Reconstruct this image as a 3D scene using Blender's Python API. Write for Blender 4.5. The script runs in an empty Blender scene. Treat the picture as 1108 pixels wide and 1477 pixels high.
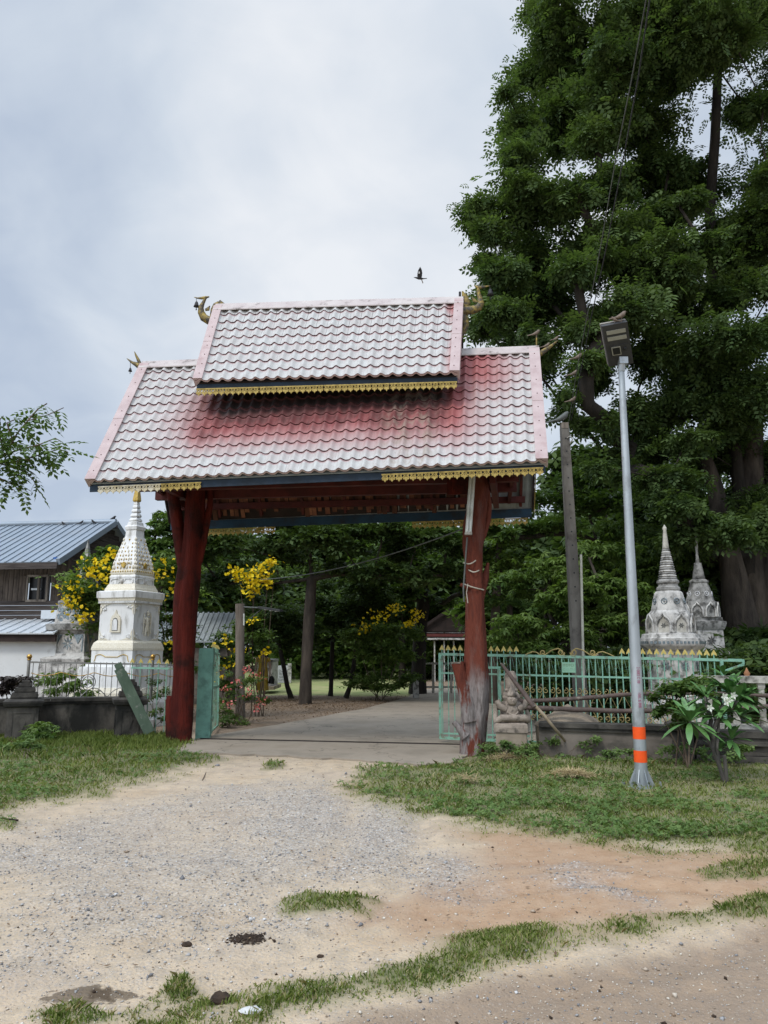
import bpy, math, random, time
import numpy as np
from mathutils import Vector, Matrix, noise as mn
R = math.radians
T0 = time.time()
sc = bpy.context.scene
col = sc.collection
rnd = random.Random(7)
rng = np.random.default_rng(11)

# ------------------------------------------------------------------ camera
FPX, CX, CY, CH, CP, CR = 1117.4, 554.0, 738.5, 1.6, .1755, .0034
cam = bpy.data.cameras.new('camera'); camo = bpy.data.objects.new('camera', cam); col.objects.link(camo)
cam.sensor_fit = 'VERTICAL'; cam.sensor_height = 36; cam.lens = 36*FPX/1477; cam.clip_end = 3000; cam.clip_start = .05
camo.matrix_world = Matrix.Translation((0, 0, CH)) @ Matrix.Rotation(R(90)+CP, 4, 'X') @ Matrix.Rotation(CR, 4, 'Z')
sc.camera = camo

# ------------------------------------------------------------------ sky, sun, exposure
SUN = Vector((-.45, -.62, .95)).normalized()
SKY_GAIN = 1.0
w = bpy.data.worlds.new('World'); sc.world = w; w.use_nodes = True
nt = w.node_tree; N = nt.nodes; L = nt.links
bg = N['Background']; bg.inputs['Strength'].default_value = .1
sky = N.new('ShaderNodeTexSky'); sky.sky_type = 'NISHITA'; sky.sun_disc = False
sky.sun_elevation = math.asin(SUN.z); sky.sun_rotation = math.atan2(SUN.x, SUN.y)
tc = N.new('ShaderNodeTexCoord')
sep = N.new('ShaderNodeSeparateXYZ'); L.new(tc.outputs['Generated'], sep.inputs[0])
def wm(op, a, b=None, clamp=False):
    n = N.new('ShaderNodeMath'); n.operation = op; n.use_clamp = clamp
    for i, x in enumerate((a, b)):
        if x is None: continue
        if isinstance(x, (int, float)): n.inputs[i].default_value = x
        else: L.new(x, n.inputs[i])
    return n.outputs[0]
den = wm('ADD', wm('MAXIMUM', sep.outputs[2], 0), .45)
cmb = N.new('ShaderNodeCombineXYZ')
L.new(wm('DIVIDE', sep.outputs[0], den), cmb.inputs[0]); L.new(wm('DIVIDE', sep.outputs[1], den), cmb.inputs[1]); cmb.inputs[2].default_value = .7
n1 = N.new('ShaderNodeTexNoise'); n1.inputs['Scale'].default_value = 2.3; n1.inputs['Detail'].default_value = 5; n1.inputs['Roughness'].default_value = .5; n1.inputs['Distortion'].default_value = .35
n2 = N.new('ShaderNodeTexNoise'); n2.inputs['Scale'].default_value = 6; n2.inputs['Detail'].default_value = 5; n2.inputs['Distortion'].default_value = .5
L.new(cmb.outputs[0], n1.inputs['Vector']); L.new(cmb.outputs[0], n2.inputs['Vector'])
# a broad brighter break in the cloud deck, a little left of north
dt = N.new('ShaderNodeVectorMath'); dt.operation = 'DOT_PRODUCT'; L.new(tc.outputs['Generated'], dt.inputs[0])
dt.inputs[1].default_value = Vector((.04, .84, .50)).normalized()
brk = N.new('ShaderNodeMapRange'); brk.interpolation_type = 'SMOOTHSTEP'; L.new(dt.outputs['Value'], brk.inputs[0])
brk.inputs[1].default_value = .86; brk.inputs[2].default_value = 1.0
f = wm('ADD', wm('MULTIPLY', n1.outputs[0], 1.5), wm('MULTIPLY', n2.outputs[0], .7))
f = wm('ADD', f, wm('MULTIPLY', brk.outputs[0], .42))
f = wm('SUBTRACT', f, .86)
cr = N.new('ShaderNodeValToRGB'); L.new(f, cr.inputs[0])
e = cr.color_ramp.elements
e[0].position = .12; e[0].color = (.455, .53, .65, 1)
e[1].position = .95; e[1].color = (.82, .845, .88, 1)
x = e.new(.5); x.color = (.61, .675, .76, 1)
gain = N.new('ShaderNodeVectorMath'); gain.operation = 'SCALE'; L.new(cr.outputs[0], gain.inputs[0])
elev = N.new('ShaderNodeMapRange'); L.new(sep.outputs[2], elev.inputs[0]); elev.interpolation_type = 'SMOOTHSTEP'
elev.inputs[1].default_value = .66; elev.inputs[2].default_value = 1.0; elev.inputs[3].default_value = 10.0; elev.inputs[4].default_value = 19.0
# cloud is brighter on the sun's side (behind the viewer)
sd = N.new('ShaderNodeVectorMath'); sd.operation = 'DOT_PRODUCT'; L.new(tc.outputs['Generated'], sd.inputs[0]); sd.inputs[1].default_value = SUN
sm = N.new('ShaderNodeMapRange'); L.new(sd.outputs['Value'], sm.inputs[0]); sm.interpolation_type = 'SMOOTHSTEP'
sm.inputs[1].default_value = .25; sm.inputs[2].default_value = 1.0; sm.inputs[3].default_value = 1.0; sm.inputs[4].default_value = 2.3
L.new(wm('MULTIPLY', wm('MULTIPLY', elev.outputs[0], sm.outputs[0]), SKY_GAIN), gain.inputs['Scale'])
mx = N.new('ShaderNodeMix'); mx.data_type = 'RGBA'; mx.inputs[0].default_value = .9
L.new(sky.outputs[0], mx.inputs[6]); L.new(gain.outputs[0], mx.inputs[7]); L.new(mx.outputs[2], bg.inputs[0])
sl = bpy.data.lights.new('sun', 'SUN'); sl.energy = 1.5; sl.angle = R(14); sl.color = (1, .965, .91)
so = bpy.data.objects.new('sun', sl); col.objects.link(so); so.location = (0, 0, 30)
so.rotation_euler = (-SUN).to_track_quat('-Z', 'Y').to_euler()
sc.view_settings.view_transform = 'Standard'; sc.view_settings.look = 'None'; sc.view_settings.exposure = .16; sc.view_settings.gamma = 1
sc.view_settings.use_curve_mapping = False
sc.cycles.max_bounces = 5; sc.cycles.diffuse_bounces = 3; sc.cycles.glossy_bounces = 2; sc.cycles.transmission_bounces = 2
sc.cycles.caustics_reflective = False; sc.cycles.caustics_refractive = False

# ------------------------------------------------------------------ pixel -> world
def ray(x, y):
    a, b = x-CX, y-CY; c, s = math.cos(CR), math.sin(CR)
    a, b = a*c+b*s, -a*s+b*c
    u, v = a/FPX, -b/FPX
    return Vector((u, math.cos(CP)-v*math.sin(CP), math.sin(CP)+v*math.cos(CP)))
def at(x, y, Y):
    d = ray(x, y); return Vector((0, 0, CH)) + d*(Y/d.y)
def gr(x, y, z=0.):
    d = ray(x, y); return Vector((0, 0, CH)) + d*((z-CH)/d.z)
def ppm(Y, z=1.6): return FPX/(Y*math.cos(CP)+(z-CH)*math.sin(CP))

# ------------------------------------------------------------------ object helpers
def tag(o, label=None, cat=None, group=None, kind=None):
    if label: o['label'] = label
    if cat: o['category'] = cat
    if group: o['group'] = group
    if kind: o['kind'] = kind
    return o
def empty(name, loc, label=None, cat=None, group=None, parent=None):
    o = bpy.data.objects.new(name, None); col.objects.link(o); o.empty_display_size = .2
    o.location = loc
    if parent is not None:
        o.parent = parent; o.location = Vector(loc)-wloc(parent)
    return tag(o, label, cat, group)
def wloc(o):
    p = Vector(o.location)
    while o.parent is not None:
        o = o.parent; p += Vector(o.location)
    return p
def link(name, me, parent=None, loc=None):
    """me in coordinates relative to loc (world); loc None -> parent's location"""
    o = bpy.data.objects.new(name, me); col.objects.link(o)
    if parent is not None:
        o.parent = parent
        o.location = Vector(loc)-wloc(parent) if loc is not None else (0, 0, 0)
    elif loc is not None: o.location = loc
    return o
def dup(o, loc=None, label=None, parent=None):
    c = o.copy(); col.objects.link(c)
    if parent is not None: c.parent = parent
    if loc is not None: c.location = loc
    if label: c['label'] = label
    for ch in list(o.children): dup(ch, parent=c)
    return c

class MB:
    def __init__(s): s.v = []; s.f = []; s.m = []; s.s = []
    def add(s, vs, fs, mat=0, smooth=False):
        b = len(s.v); s.v += [Vector(v) for v in vs]
        for f in fs: s.f.append([b+i for i in f]); s.m.append(mat); s.s.append(smooth)
    def box(s, c, size, rot=None, mat=0, taper=1.):
        c = Vector(c); hx, hy, hz = [q/2 for q in size]
        vs = []
        for z in (-1, 1):
            t = taper if z > 0 else 1
            for (x, y) in ((-1, -1), (1, -1), (1, 1), (-1, 1)):
                p = Vector((x*hx*t, y*hy*t, z*hz)); vs.append(c+(rot @ p if rot else p))
        s.add(vs, [(3, 2, 1, 0), (4, 5, 6, 7), (0, 1, 5, 4), (1, 2, 6, 5), (2, 3, 7, 6), (3, 0, 4, 7)], mat)
    def bar(s, p0, p1, w, h, up=(0, 0, 1), mat=0):
        p0, p1 = Vector(p0), Vector(p1); d = p1-p0; L_ = d.length
        if L_ < 1e-6: return
        x = d/L_; up = Vector(up)
        if abs(x.dot(up)) > .99: up = Vector((0, 1, 0))
        y = up.cross(x).normalized(); z = x.cross(y)
        rot = Matrix((x, y, z)).transposed()
        s.box((p0+p1)/2, (L_, w, h), rot, mat)
    def tube(s, pts, rad, n=8, mat=0, smooth=True, wob=0., seed=0, flat=1., caps=True, flatax=None):
        pts = [Vector(p) for p in pts]
        if isinstance(rad, (int, float)): rad = [rad]*len(pts)
        vs, fs = [], []; ref = None
        for i, p in enumerate(pts):
            d = (pts[min(i+1, len(pts)-1)]-pts[max(i-1, 0)])
            d = d.normalized() if d.length > 1e-9 else Vector((0, 0, 1))
            if ref is None:
                ref = Vector(flatax) if flatax is not None else (Vector((1, 0, 0)) if abs(d.x) < .8 else Vector((0, 1, 0)))
            u = (ref-d*ref.dot(d)).normalized(); ref = u; v = d.cross(u)
            for k in range(n):
                a = 2*math.pi*k/n; r = rad[i]
                if wob:
                    q = mn.noise(Vector((math.cos(a)*1.7+seed, math.sin(a)*1.7, p.z*.9+seed*3.1)))
                    q2 = mn.noise(Vector((math.cos(a)*4+seed, math.sin(a)*4, p.z*1.3)))
                    r *= 1+wob*q*1.6+wob*q2*.9
                vs.append(p+u*math.cos(a)*r*flat+v*math.sin(a)*r)
        for i in range(len(pts)-1):
            for k in range(n):
                a, b = i*n+k, i*n+(k+1) % n; fs.append((a, b, b+n, a+n))
        s.add(vs, fs, mat, smooth)
        if caps:
            m = len(pts)-1
            s.add([vs[k] for k in range(n)], [tuple(reversed(range(n)))], mat)
            s.add([vs[m*n+k] for k in range(n)], [tuple(range(n))], mat)
    def lathe(s, c, prof, n=4, yaw=0., mat=0, smooth=False, lean=(0, 0)):
        """prof [(r, z)], r = half width across flats for polygons"""
        c = Vector(c); vs, fs = [], []; kf = 1/math.cos(math.pi/n) if n <= 8 else 1
        for (r, z) in prof:
            for k in range(n):
                a = yaw+math.pi/n+2*math.pi*k/n-math.pi/2
                vs.append(c+Vector((math.cos(a)*r*kf+lean[0]*z, math.sin(a)*r*kf+lean[1]*z, z)))
        for i in range(len(prof)-1):
            for k in range(n):
                a, b = i*n+k, i*n+(k+1) % n; fs.append((a, b, b+n, a+n))
        fs.append(tuple(reversed(range(n)))); fs.append(tuple(range((len(prof)-1)*n, len(prof)*n)))
        s.add(vs, fs, mat, smooth)
    def ball(s, c, r, n=8, m=5, mat=0, sc_=(1, 1, 1), rot=None):
        c = Vector(c); vs, fs = [], []
        for i in range(m+1):
            t = math.pi*i/m
            for k in range(n):
                a = 2*math.pi*k/n
                p = Vector((math.sin(t)*math.cos(a)*r*sc_[0], math.sin(t)*math.sin(a)*r*sc_[1], math.cos(t)*r*sc_[2]))
                vs.append(c+(rot @ p if rot else p))
        for i in range(m):
            for k in range(n):
                a, b = i*n+k, i*n+(k+1) % n; fs.append((a, a+n, b+n, b))
        s.add(vs, fs, mat, True)
    def prism(s, poly, o, ux, uy, th, mat=0):
        """2-D outline poly in axes ux, uy at o, extruded th along ux x uy (centred)"""
        o, ux, uy = Vector(o), Vector(ux), Vector(uy); nz = ux.cross(uy).normalized()*th/2
        n = len(poly); A = [o+ux*x+uy*y-nz for x, y in poly]; B = [o+ux*x+uy*y+nz for x, y in poly]
        s.add(A+B, [tuple(reversed(range(n))), tuple(range(n, 2*n))]+[(i, (i+1) % n, n+(i+1) % n, n+i) for i in range(n)], mat)
    def build(s, name, mats, parent=None, loc=None, **kw):
        o0 = Vector(loc) if loc is not None else (wloc(parent) if parent is not None else Vector((0, 0, 0)))
        me = bpy.data.meshes.new(name)
        me.from_pydata([tuple(v-o0) for v in s.v], [], s.f)
        if not isinstance(mats, (list, tuple)): mats = [mats]
        for m in mats: me.materials.append(m)
        me.polygons.foreach_set('material_index', s.m); me.polygons.foreach_set('use_smooth', s.s)
        me.update()
        return tag(link(name, me, parent, loc), **kw)

def np_mesh(name, V, F, mats, parent=None, loc=None, smooth=False, attrs=None, midx=None):
    me = bpy.data.meshes.new(name); V = np.asarray(V, np.float32); F = np.asarray(F, np.int32)
    k = F.shape[1]
    o0 = Vector(loc) if loc is not None else (wloc(parent) if parent is not None else Vector((0, 0, 0)))
    V = V-np.array(o0, np.float32)
    me.vertices.add(len(V)); me.vertices.foreach_set('co', V.ravel())
    me.loops.add(F.size); me.loops.foreach_set('vertex_index', F.ravel())
    me.polygons.add(len(F)); me.polygons.foreach_set('loop_start', np.arange(len(F), dtype=np.int32)*k)
    me.polygons.foreach_set('loop_total', np.full(len(F), k, np.int32))
    if smooth: me.polygons.foreach_set('use_smooth', np.ones(len(F), bool))
    if not isinstance(mats, (list, tuple)): mats = [mats]
    for m in mats: me.materials.append(m)
    if midx is not None: me.polygons.foreach_set('material_index', np.asarray(midx, np.int32))
    for an, (ty, data) in (attrs or {}).items():
        a = me.attributes.new(an, ty, 'POINT')
        a.data.foreach_set('color' if ty == 'FLOAT_COLOR' else 'value', np.asarray(data, np.float32).ravel())
    me.update(calc_edges=True)
    return link(name, me, parent, loc)

# ------------------------------------------------------------------ materials
def newmat(name):
    m = bpy.data.materials.new(name); m.use_nodes = True
    return m, m.node_tree.nodes, m.node_tree.links, m.node_tree.nodes['Principled BSDF']
def ramp(N, L, src, stops):
    r = N.new('ShaderNodeValToRGB'); L.new(src, r.inputs[0]); e = r.color_ramp.elements
    e[0].position, e[0].color = stops[0][0], (*stops[0][1], 1); e[1].position, e[1].color = stops[-1][0], (*stops[-1][1], 1)
    for p, c in stops[1:-1]: q = e.new(p); q.color = (*c, 1)
    return r.outputs[0]
def nmix(N, L, f, a, b, mode='MIX'):
    m = N.new('ShaderNodeMix'); m.data_type = 'RGBA'; m.blend_type = mode
    for i, x in ((0, f), (6, a), (7, b)):
        if hasattr(x, 'links'): L.new(x, m.inputs[i])
        else: m.inputs[i].default_value = x if isinstance(x, (int, float)) else (*x, 1)
    return m.outputs[2]
def nmath(N, L, op, a, b=None, clamp=False):
    n = N.new('ShaderNodeMath'); n.operation = op; n.use_clamp = clamp
    for i, x in enumerate((a, b)):
        if x is None: continue
        if hasattr(x, 'links'): L.new(x, n.inputs[i])
        else: n.inputs[i].default_value = x
    return n.outputs[0]
def nmap(N, L, src, a, b, c=0., d=1.):
    n = N.new('ShaderNodeMapRange'); n.interpolation_type = 'SMOOTHSTEP'; L.new(src, n.inputs[0])
    for i, x in enumerate((a, b, c, d)): n.inputs[i+1].default_value = x
    return n.outputs[0]
def nnoise(N, L, scale, detail=4, rough=.55, vec=None, stretch=None, dist=0.):
    g = N.new('ShaderNodeNewGeometry') if vec is None else None
    v = g.outputs['Position'] if vec is None else vec
    if stretch:
        mp = N.new('ShaderNodeMapping'); mp.inputs['Scale'].default_value = stretch; L.new(v, mp.inputs[0]); v = mp.outputs[0]
    t = N.new('ShaderNodeTexNoise'); t.inputs['Scale'].default_value = scale; t.inputs['Detail'].default_value = detail
    t.inputs['Roughness'].default_value = rough; t.inputs['Distortion'].default_value = dist; L.new(v, t.inputs['Vector'])
    return t.outputs[0]
def nbump(N, L, bs, h, strength=.3, dist=.01):
    b = N.new('ShaderNodeBump'); b.inputs['Strength'].default_value = strength; b.inputs['Distance'].default_value = dist
    L.new(h, b.inputs['Height']); L.new(b.outputs[0], bs.inputs['Normal'])
def pmat(name, c1, c2=None, scale=3., rough=.7, bump=0., metal=0., stretch=None, dirt=None, dirt_amt=.5, dscale=2., dstretch=None, spec=.3, bscale=None, rand=0., bdist=.01):
    m, N, L, b = newmat(name)
    b.inputs['Roughness'].default_value = rough; b.inputs['Metallic'].default_value = metal; b.inputs['Specular IOR Level'].default_value = spec
    c2 = c2 or tuple(x*.75 for x in c1)
    f = nnoise(N, L, scale, 5, .6, stretch=stretch)
    c = ramp(N, L, f, [(.35, c1), (.65, c2)])
    if dirt:
        d = nnoise(N, L, dscale, 6, .65, stretch=dstretch)
        d = nmap(N, L, d, .62-dirt_amt*.35, .78-dirt_amt*.2)
        c = nmix(N, L, d, c, dirt)
    if rand:
        oi = N.new('ShaderNodeObjectInfo'); v = nmap(N, L, oi.outputs['Random'], 0, 1, 1-rand, 1+rand)
        hs = N.new('ShaderNodeHueSaturation'); L.new(c, hs.inputs['Color']); L.new(v, hs.inputs['Value']); c = hs.outputs[0]
    L.new(c, b.inputs['Base Color'])
    if bump:
        nbump(N, L, b, nnoise(N, L, bscale or scale*6, 5, .7, stretch=stretch), bump, bdist)
    return m
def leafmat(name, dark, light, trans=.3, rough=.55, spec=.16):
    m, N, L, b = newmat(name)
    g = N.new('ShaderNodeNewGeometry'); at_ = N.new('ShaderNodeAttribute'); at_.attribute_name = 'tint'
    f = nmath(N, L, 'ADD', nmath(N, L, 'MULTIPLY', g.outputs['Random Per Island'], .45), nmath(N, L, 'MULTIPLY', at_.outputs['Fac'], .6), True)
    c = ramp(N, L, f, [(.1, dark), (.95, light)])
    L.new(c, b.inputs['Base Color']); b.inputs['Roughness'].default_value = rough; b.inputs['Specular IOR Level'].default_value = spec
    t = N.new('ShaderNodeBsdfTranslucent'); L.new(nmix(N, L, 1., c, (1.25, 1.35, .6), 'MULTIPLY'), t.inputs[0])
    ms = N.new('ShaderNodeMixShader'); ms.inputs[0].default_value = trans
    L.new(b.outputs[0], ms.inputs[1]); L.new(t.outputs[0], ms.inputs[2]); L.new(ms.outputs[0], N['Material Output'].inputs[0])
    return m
M = {}
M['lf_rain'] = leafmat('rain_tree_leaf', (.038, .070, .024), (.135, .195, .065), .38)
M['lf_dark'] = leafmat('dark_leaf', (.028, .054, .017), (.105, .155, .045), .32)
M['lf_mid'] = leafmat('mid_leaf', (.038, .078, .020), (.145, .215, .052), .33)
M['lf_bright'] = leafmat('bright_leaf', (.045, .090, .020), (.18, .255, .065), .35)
M['lf_big'] = leafmat('frangipani_leaf', (.035, .095, .028), (.09, .20, .055), .25, .35, .5)
M['yellow'] = leafmat('yellow_petal', (.62, .42, .012), (.85, .68, .03), .25)
M['pink'] = leafmat('pink_petal', (.58, .10, .10), (.80, .32, .28), .25)
M['white_petal'] = leafmat('white_petal', (.8, .8, .72), (.85, .85, .8), .25)
M['grass'] = leafmat('grass_blade', (.085, .135, .030), (.33, .37, .11), .32, .6)
M['grass_far'] = leafmat('weed_leaf', (.07, .13, .035), (.22, .30, .10), .3, .6)
M['dry'] = leafmat('dry_grass', (.26, .21, .10), (.48, .41, .22), .2, .7)
M['straw'] = leafmat('straw_blade', (.30, .22, .11), (.55, .45, .26), .1, .8)
M['litter'] = leafmat('litter_leaf', (.09, .055, .035), (.25, .17, .10), .05, .8)
M['bark'] = pmat('bark', (.10, .08, .062), (.035, .028, .023), 5, .9, .9, stretch=(1, 1, .25), bdist=.03)
M['bark_dark'] = pmat('dark_bark', (.045, .036, .028), (.018, .015, .012), 5, .9, .9, stretch=(1, 1, .25), bdist=.03)
M['bark_grey'] = pmat('grey_bark', (.17, .155, .135), (.075, .066, .058), 5, .9, .9, stretch=(1.5, 1.5, .2), bdist=.02)
M['twig'] = pmat('twig_bark', (.16, .12, .085), (.07, .05, .035), 12, .85)
M['white_paint'] = pmat('white_paint', (.79, .79, .78), (.70, .70, .685), 1.5, .55, .1, dirt=(.36, .35, .32), dirt_amt=.35, dscale=3.0, dstretch=(2, 2, .5))
M['cream'] = pmat('cream_gold_trim', (.76, .72, .62), (.60, .54, .40), 45, .5, .3)
M['gold'] = pmat('gold_paint', (.60, .42, .10), (.34, .22, .05), 14, .42, .3, metal=.35, spec=.5)
M['gold_old'] = pmat('weathered_gold', (.36, .26, .06), (.05, .045, .04), 12, .5, .5, metal=.3, dirt=(.06, .055, .05), dirt_amt=.5, dscale=9)
M['lace'] = pmat('gold_lace', (.50, .37, .11), (.28, .20, .05), 20, .5, metal=.2)
M['lace_white'] = pmat('faded_lace', (.62, .58, .46), (.50, .42, .24), 12, .6)
M['red_wood'] = pmat('red_painted_wood', (.135, .020, .012), (.055, .010, .008), 4, .7, 1., stretch=(1, 1, .2), dirt=(.025, .010, .008), dirt_amt=.5, bdist=.04, spec=.12)
M['dark_red'] = pmat('dark_red_beam', (.10, .018, .013), (.05, .010, .008), 3, .65, .2)
M['plank'] = pmat('ceiling_plank', (.20, .085, .045), (.09, .032, .02), 6, .75, .2, stretch=(1, 1, .3), rand=.5)
M['blue'] = pmat('blue_fascia', (.016, .055, .10), (.010, .034, .062), 3, .6, .1, dirt=(.02, .02, .02), dirt_amt=.4)
M['soffit'] = pmat('unpainted_sheet_underside', (.33, .36, .36), (.24, .26, .26), 4, .5, .1)
M['black_wood'] = pmat('dark_wood', (.035, .022, .018), (.018, .012, .010), 4, .8, .2)
M['flash'] = pmat('faded_pink_flashing', (.50, .40, .385), (.42, .32, .31), 4, .6, .08, dirt=(.36, .24, .23), dirt_amt=.2, dscale=2, spec=.3)
M['ridge'] = pmat('ridge_flashing', (.50, .45, .42), (.42, .35, .335), 3, .55, .08, dirt=(.14, .12, .10), dirt_amt=.28, dscale=6)
M['green_metal'] = pmat('green_enamel', (.24, .46, .34), (.19, .37, .275), 4, .55, .05, dirt=(.17, .15, .10), dirt_amt=.42, dscale=11, spec=.3)
M['teal_conc'] = pmat('teal_painted_concrete', (.20, .40, .31), (.15, .31, .245), 3, .7, .3, dirt=(.10, .20, .16), dirt_amt=.5, dscale=5)
M['gold_tip'] = pmat('gold_tip_paint', (.62, .50, .16), (.45, .35, .10), 12, .5)
M['gold_scroll'] = pmat('gold_scroll_paint', (.44, .34, .13), (.26, .20, .08), 14, .6)
M['steel'] = pmat('stainless_steel', (.34, .33, .31), (.22, .21, .19), 6, .35, metal=.8, spec=.5)
M['brass'] = pmat('brass', (.60, .36, .10), (.42, .24, .06), 12, .3, metal=.8)
M['galv'] = pmat('galvanised_steel', (.46, .49, .50), (.35, .38, .39), 3, .42, .08, metal=.55, stretch=(1, 1, .3), dirt=(.24, .25, .245), dirt_amt=.42, dscale=5, dstretch=(1, 1, .5))
M['orange'] = pmat('orange_reflective_tape', (.90, .10, .012), (.80, .085, .012), 9, .5)
M['pink_ink'] = pmat('faded_magenta_ink', (.42, .10, .18), (.32, .10, .16), 20, .7)
M['lampgrey'] = pmat('dark_grey_casting', (.055, .056, .056), (.040, .041, .042), 8, .6, .05)
M['lens'] = pmat('frosted_led_lens', (.36, .36, .31), (.30, .30, .26), 30, .35, spec=.5)
M['black'] = pmat('black_plastic', (.012, .012, .013), (.02, .02, .02), 8, .4)
M['tube_white'] = pmat('white_enamel', (.62, .63, .58), (.52, .53, .48), 8, .4, dirt=(.36, .35, .28), dirt_amt=.3)
M['rope'] = pmat('pale_strap', (.50, .46, .38), (.34, .30, .24), 20, .8)
M['wire'] = pmat('black_cable', (.02, .02, .022), (.035, .035, .035), 8, .5)
M['wire_grey'] = pmat('grey_cable', (.12, .13, .12), (.08, .085, .08), 8, .6)
M['conc_pole'] = pmat('weathered_concrete_pole', (.20, .185, .16), (.10, .09, .078), 3, .9, .4, stretch=(1, 1, .3), dirt=(.06, .052, .045), dirt_amt=.4)
M['pvc'] = pmat('pvc_pipe', (.55, .54, .45), (.42, .41, .33), 6, .5)
M['wall_old'] = pmat('stained_plaster', (.17, .15, .125), (.075, .066, .056), 2.2, .9, .6, dirt=(.022, .021, .018), dirt_amt=.75, dscale=1.6, dstretch=(1.4, 1.4, .7))
M['wall_dark'] = pmat('blackened_coping', (.10, .09, .075), (.04, .036, .032), 3, .9, .6, dirt=(.018, .017, .015), dirt_amt=.6)
M['wall_tan'] = pmat('tan_render', (.34, .28, .21), (.23, .185, .14), 3, .9, .5, dirt=(.10, .08, .06), dirt_amt=.35)
M['wall_grey'] = pmat('grey_render_wall', (.21, .18, .15), (.13, .11, .092), 1.5, .9, .5, dirt=(.045, .042, .033), dirt_amt=.55, dstretch=(.6, .6, 1))
M['balus'] = pmat('mouldy_white_balustrade', (.60, .57, .50), (.34, .32, .27), 5, .85, .4, dirt=(.085, .080, .065), dirt_amt=.5, dscale=4)
M['stupa_grey'] = pmat('aged_whitewash', (.60, .58, .54), (.40, .385, .36), 5, .8, .4, dirt=(.12, .115, .105), dirt_amt=.5, dscale=6)
M['stupa_dark'] = pmat('lichened_plaster', (.34, .33, .31), (.20, .195, .18), 6, .85, .4, dirt=(.06, .058, .052), dirt_amt=.5, dscale=6)
M['stupa_dk2'] = pmat('dark_moulding', (.14, .14, .13), (.09, .09, .085), 6, .85, .4)
M['mirror_tile'] = pmat('mirror_mosaic', (.30, .36, .38), (.12, .15, .17), 25, .25, metal=.5, spec=.6)
M['house_wood'] = pmat('weathered_grey_boards', (.135, .105, .082), (.055, .042, .033), 3, .9, .4, stretch=(6, 6, .6), dirt=(.03, .024, .02), dirt_amt=.4)
M['house_wood_h'] = pmat('dark_grey_boards', (.085, .070, .062), (.035, .028, .025), 3, .9, .4, stretch=(.6, .6, 8))
M['zinc'] = pmat('zinc_roof_sheet', (.27, .32, .37), (.22, .26, .30), .8, .45, .05, metal=.25, dirt=(.27, .30, .33), dirt_amt=.35, dscale=2, spec=.5)
M['zinc_bright'] = pmat('bright_zinc_sheet', (.66, .70, .73), (.55, .58, .60), 1.2, .4, .05, metal=.2, spec=.5)
M['white_wall'] = pmat('whitewashed_wall', (.66, .67, .66), (.56, .57, .56), .8, .85, .2, dirt=(.42, .41, .38), dirt_amt=.25)
M['glass_dark'] = pmat('dark_interior', (.012, .012, .013), (.02, .02, .02), 2, .3)
M['blue_tarp'] = pmat('blue_tarp', (.03, .12, .38), (.02, .08, .25), 4, .6)
M['frame_pale'] = pmat('pale_frame', (.33, .31, .27), (.24, .22, .19), 8, .8)
M['post_wood'] = pmat('weathered_post', (.26, .22, .18), (.11, .09, .072), 4, .9, .7, stretch=(2, 2, .25))
M['green_wood'] = pmat('mossy_green_plank', (.12, .165, .115), (.065, .10, .068), 4, .85, .5, stretch=(1, 1, .4), dirt=(.25, .26, .22), dirt_amt=.2, dscale=7)
M['bamboo_dark'] = pmat('old_bamboo_dark', (.12, .085, .07), (.05, .035, .03), 5, .7, .3, dirt=(.26, .22, .18), dirt_amt=.25, dscale=5)
M['bamboo_pale'] = pmat('dry_bamboo_pale', (.36, .29, .20), (.20, .155, .10), 7, .7, .2)
M['stone_grey'] = pmat('sandstone_carving', (.36, .30, .245), (.22, .18, .145), 8, .9, .6, dirt=(.10, .085, .07), dirt_amt=.4, dscale=9)
M['bird'] = pmat('dark_feather', (.018, .017, .018), (.03, .028, .03), 20, .6)
M['bird_brown'] = pmat('brown_feather', (.20, .155, .115), (.12, .09, .07), 20, .7)
M['feather_white'] = pmat('white_feather', (.7, .7, .7), (.6, .6, .6), 20, .7)
M['skin'] = pmat('skin', (.48, .33, .25), (.44, .30, .22), 10, .6)
M['hair'] = pmat('black_hair', (.012, .010, .010), (.02, .016, .015), 20, .5)
M['gold_silk'] = pmat('gold_silk', (.60, .40, .035), (.38, .24, .02), 14, .35, .3, stretch=(3, 3, .5), spec=.6)
M['stone_lt'] = pmat('pale_stone', (.6, .6, .58), (.45, .45, .44), 20, .8)
M['dung'] = pmat('dark_dried_clod', (.055, .035, .022), (.03, .02, .014), 20, .9, .5)
M['far_red'] = pmat('red_roof_trim', (.13, .035, .03), (.10, .025, .02), 3, .6)
M['far_white'] = pmat('white_trim', (.65, .66, .66), (.55, .56, .56), 3, .6)
M['terracotta'] = pmat('terracotta', (.42, .20, .09), (.30, .14, .07), 6, .8)

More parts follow.
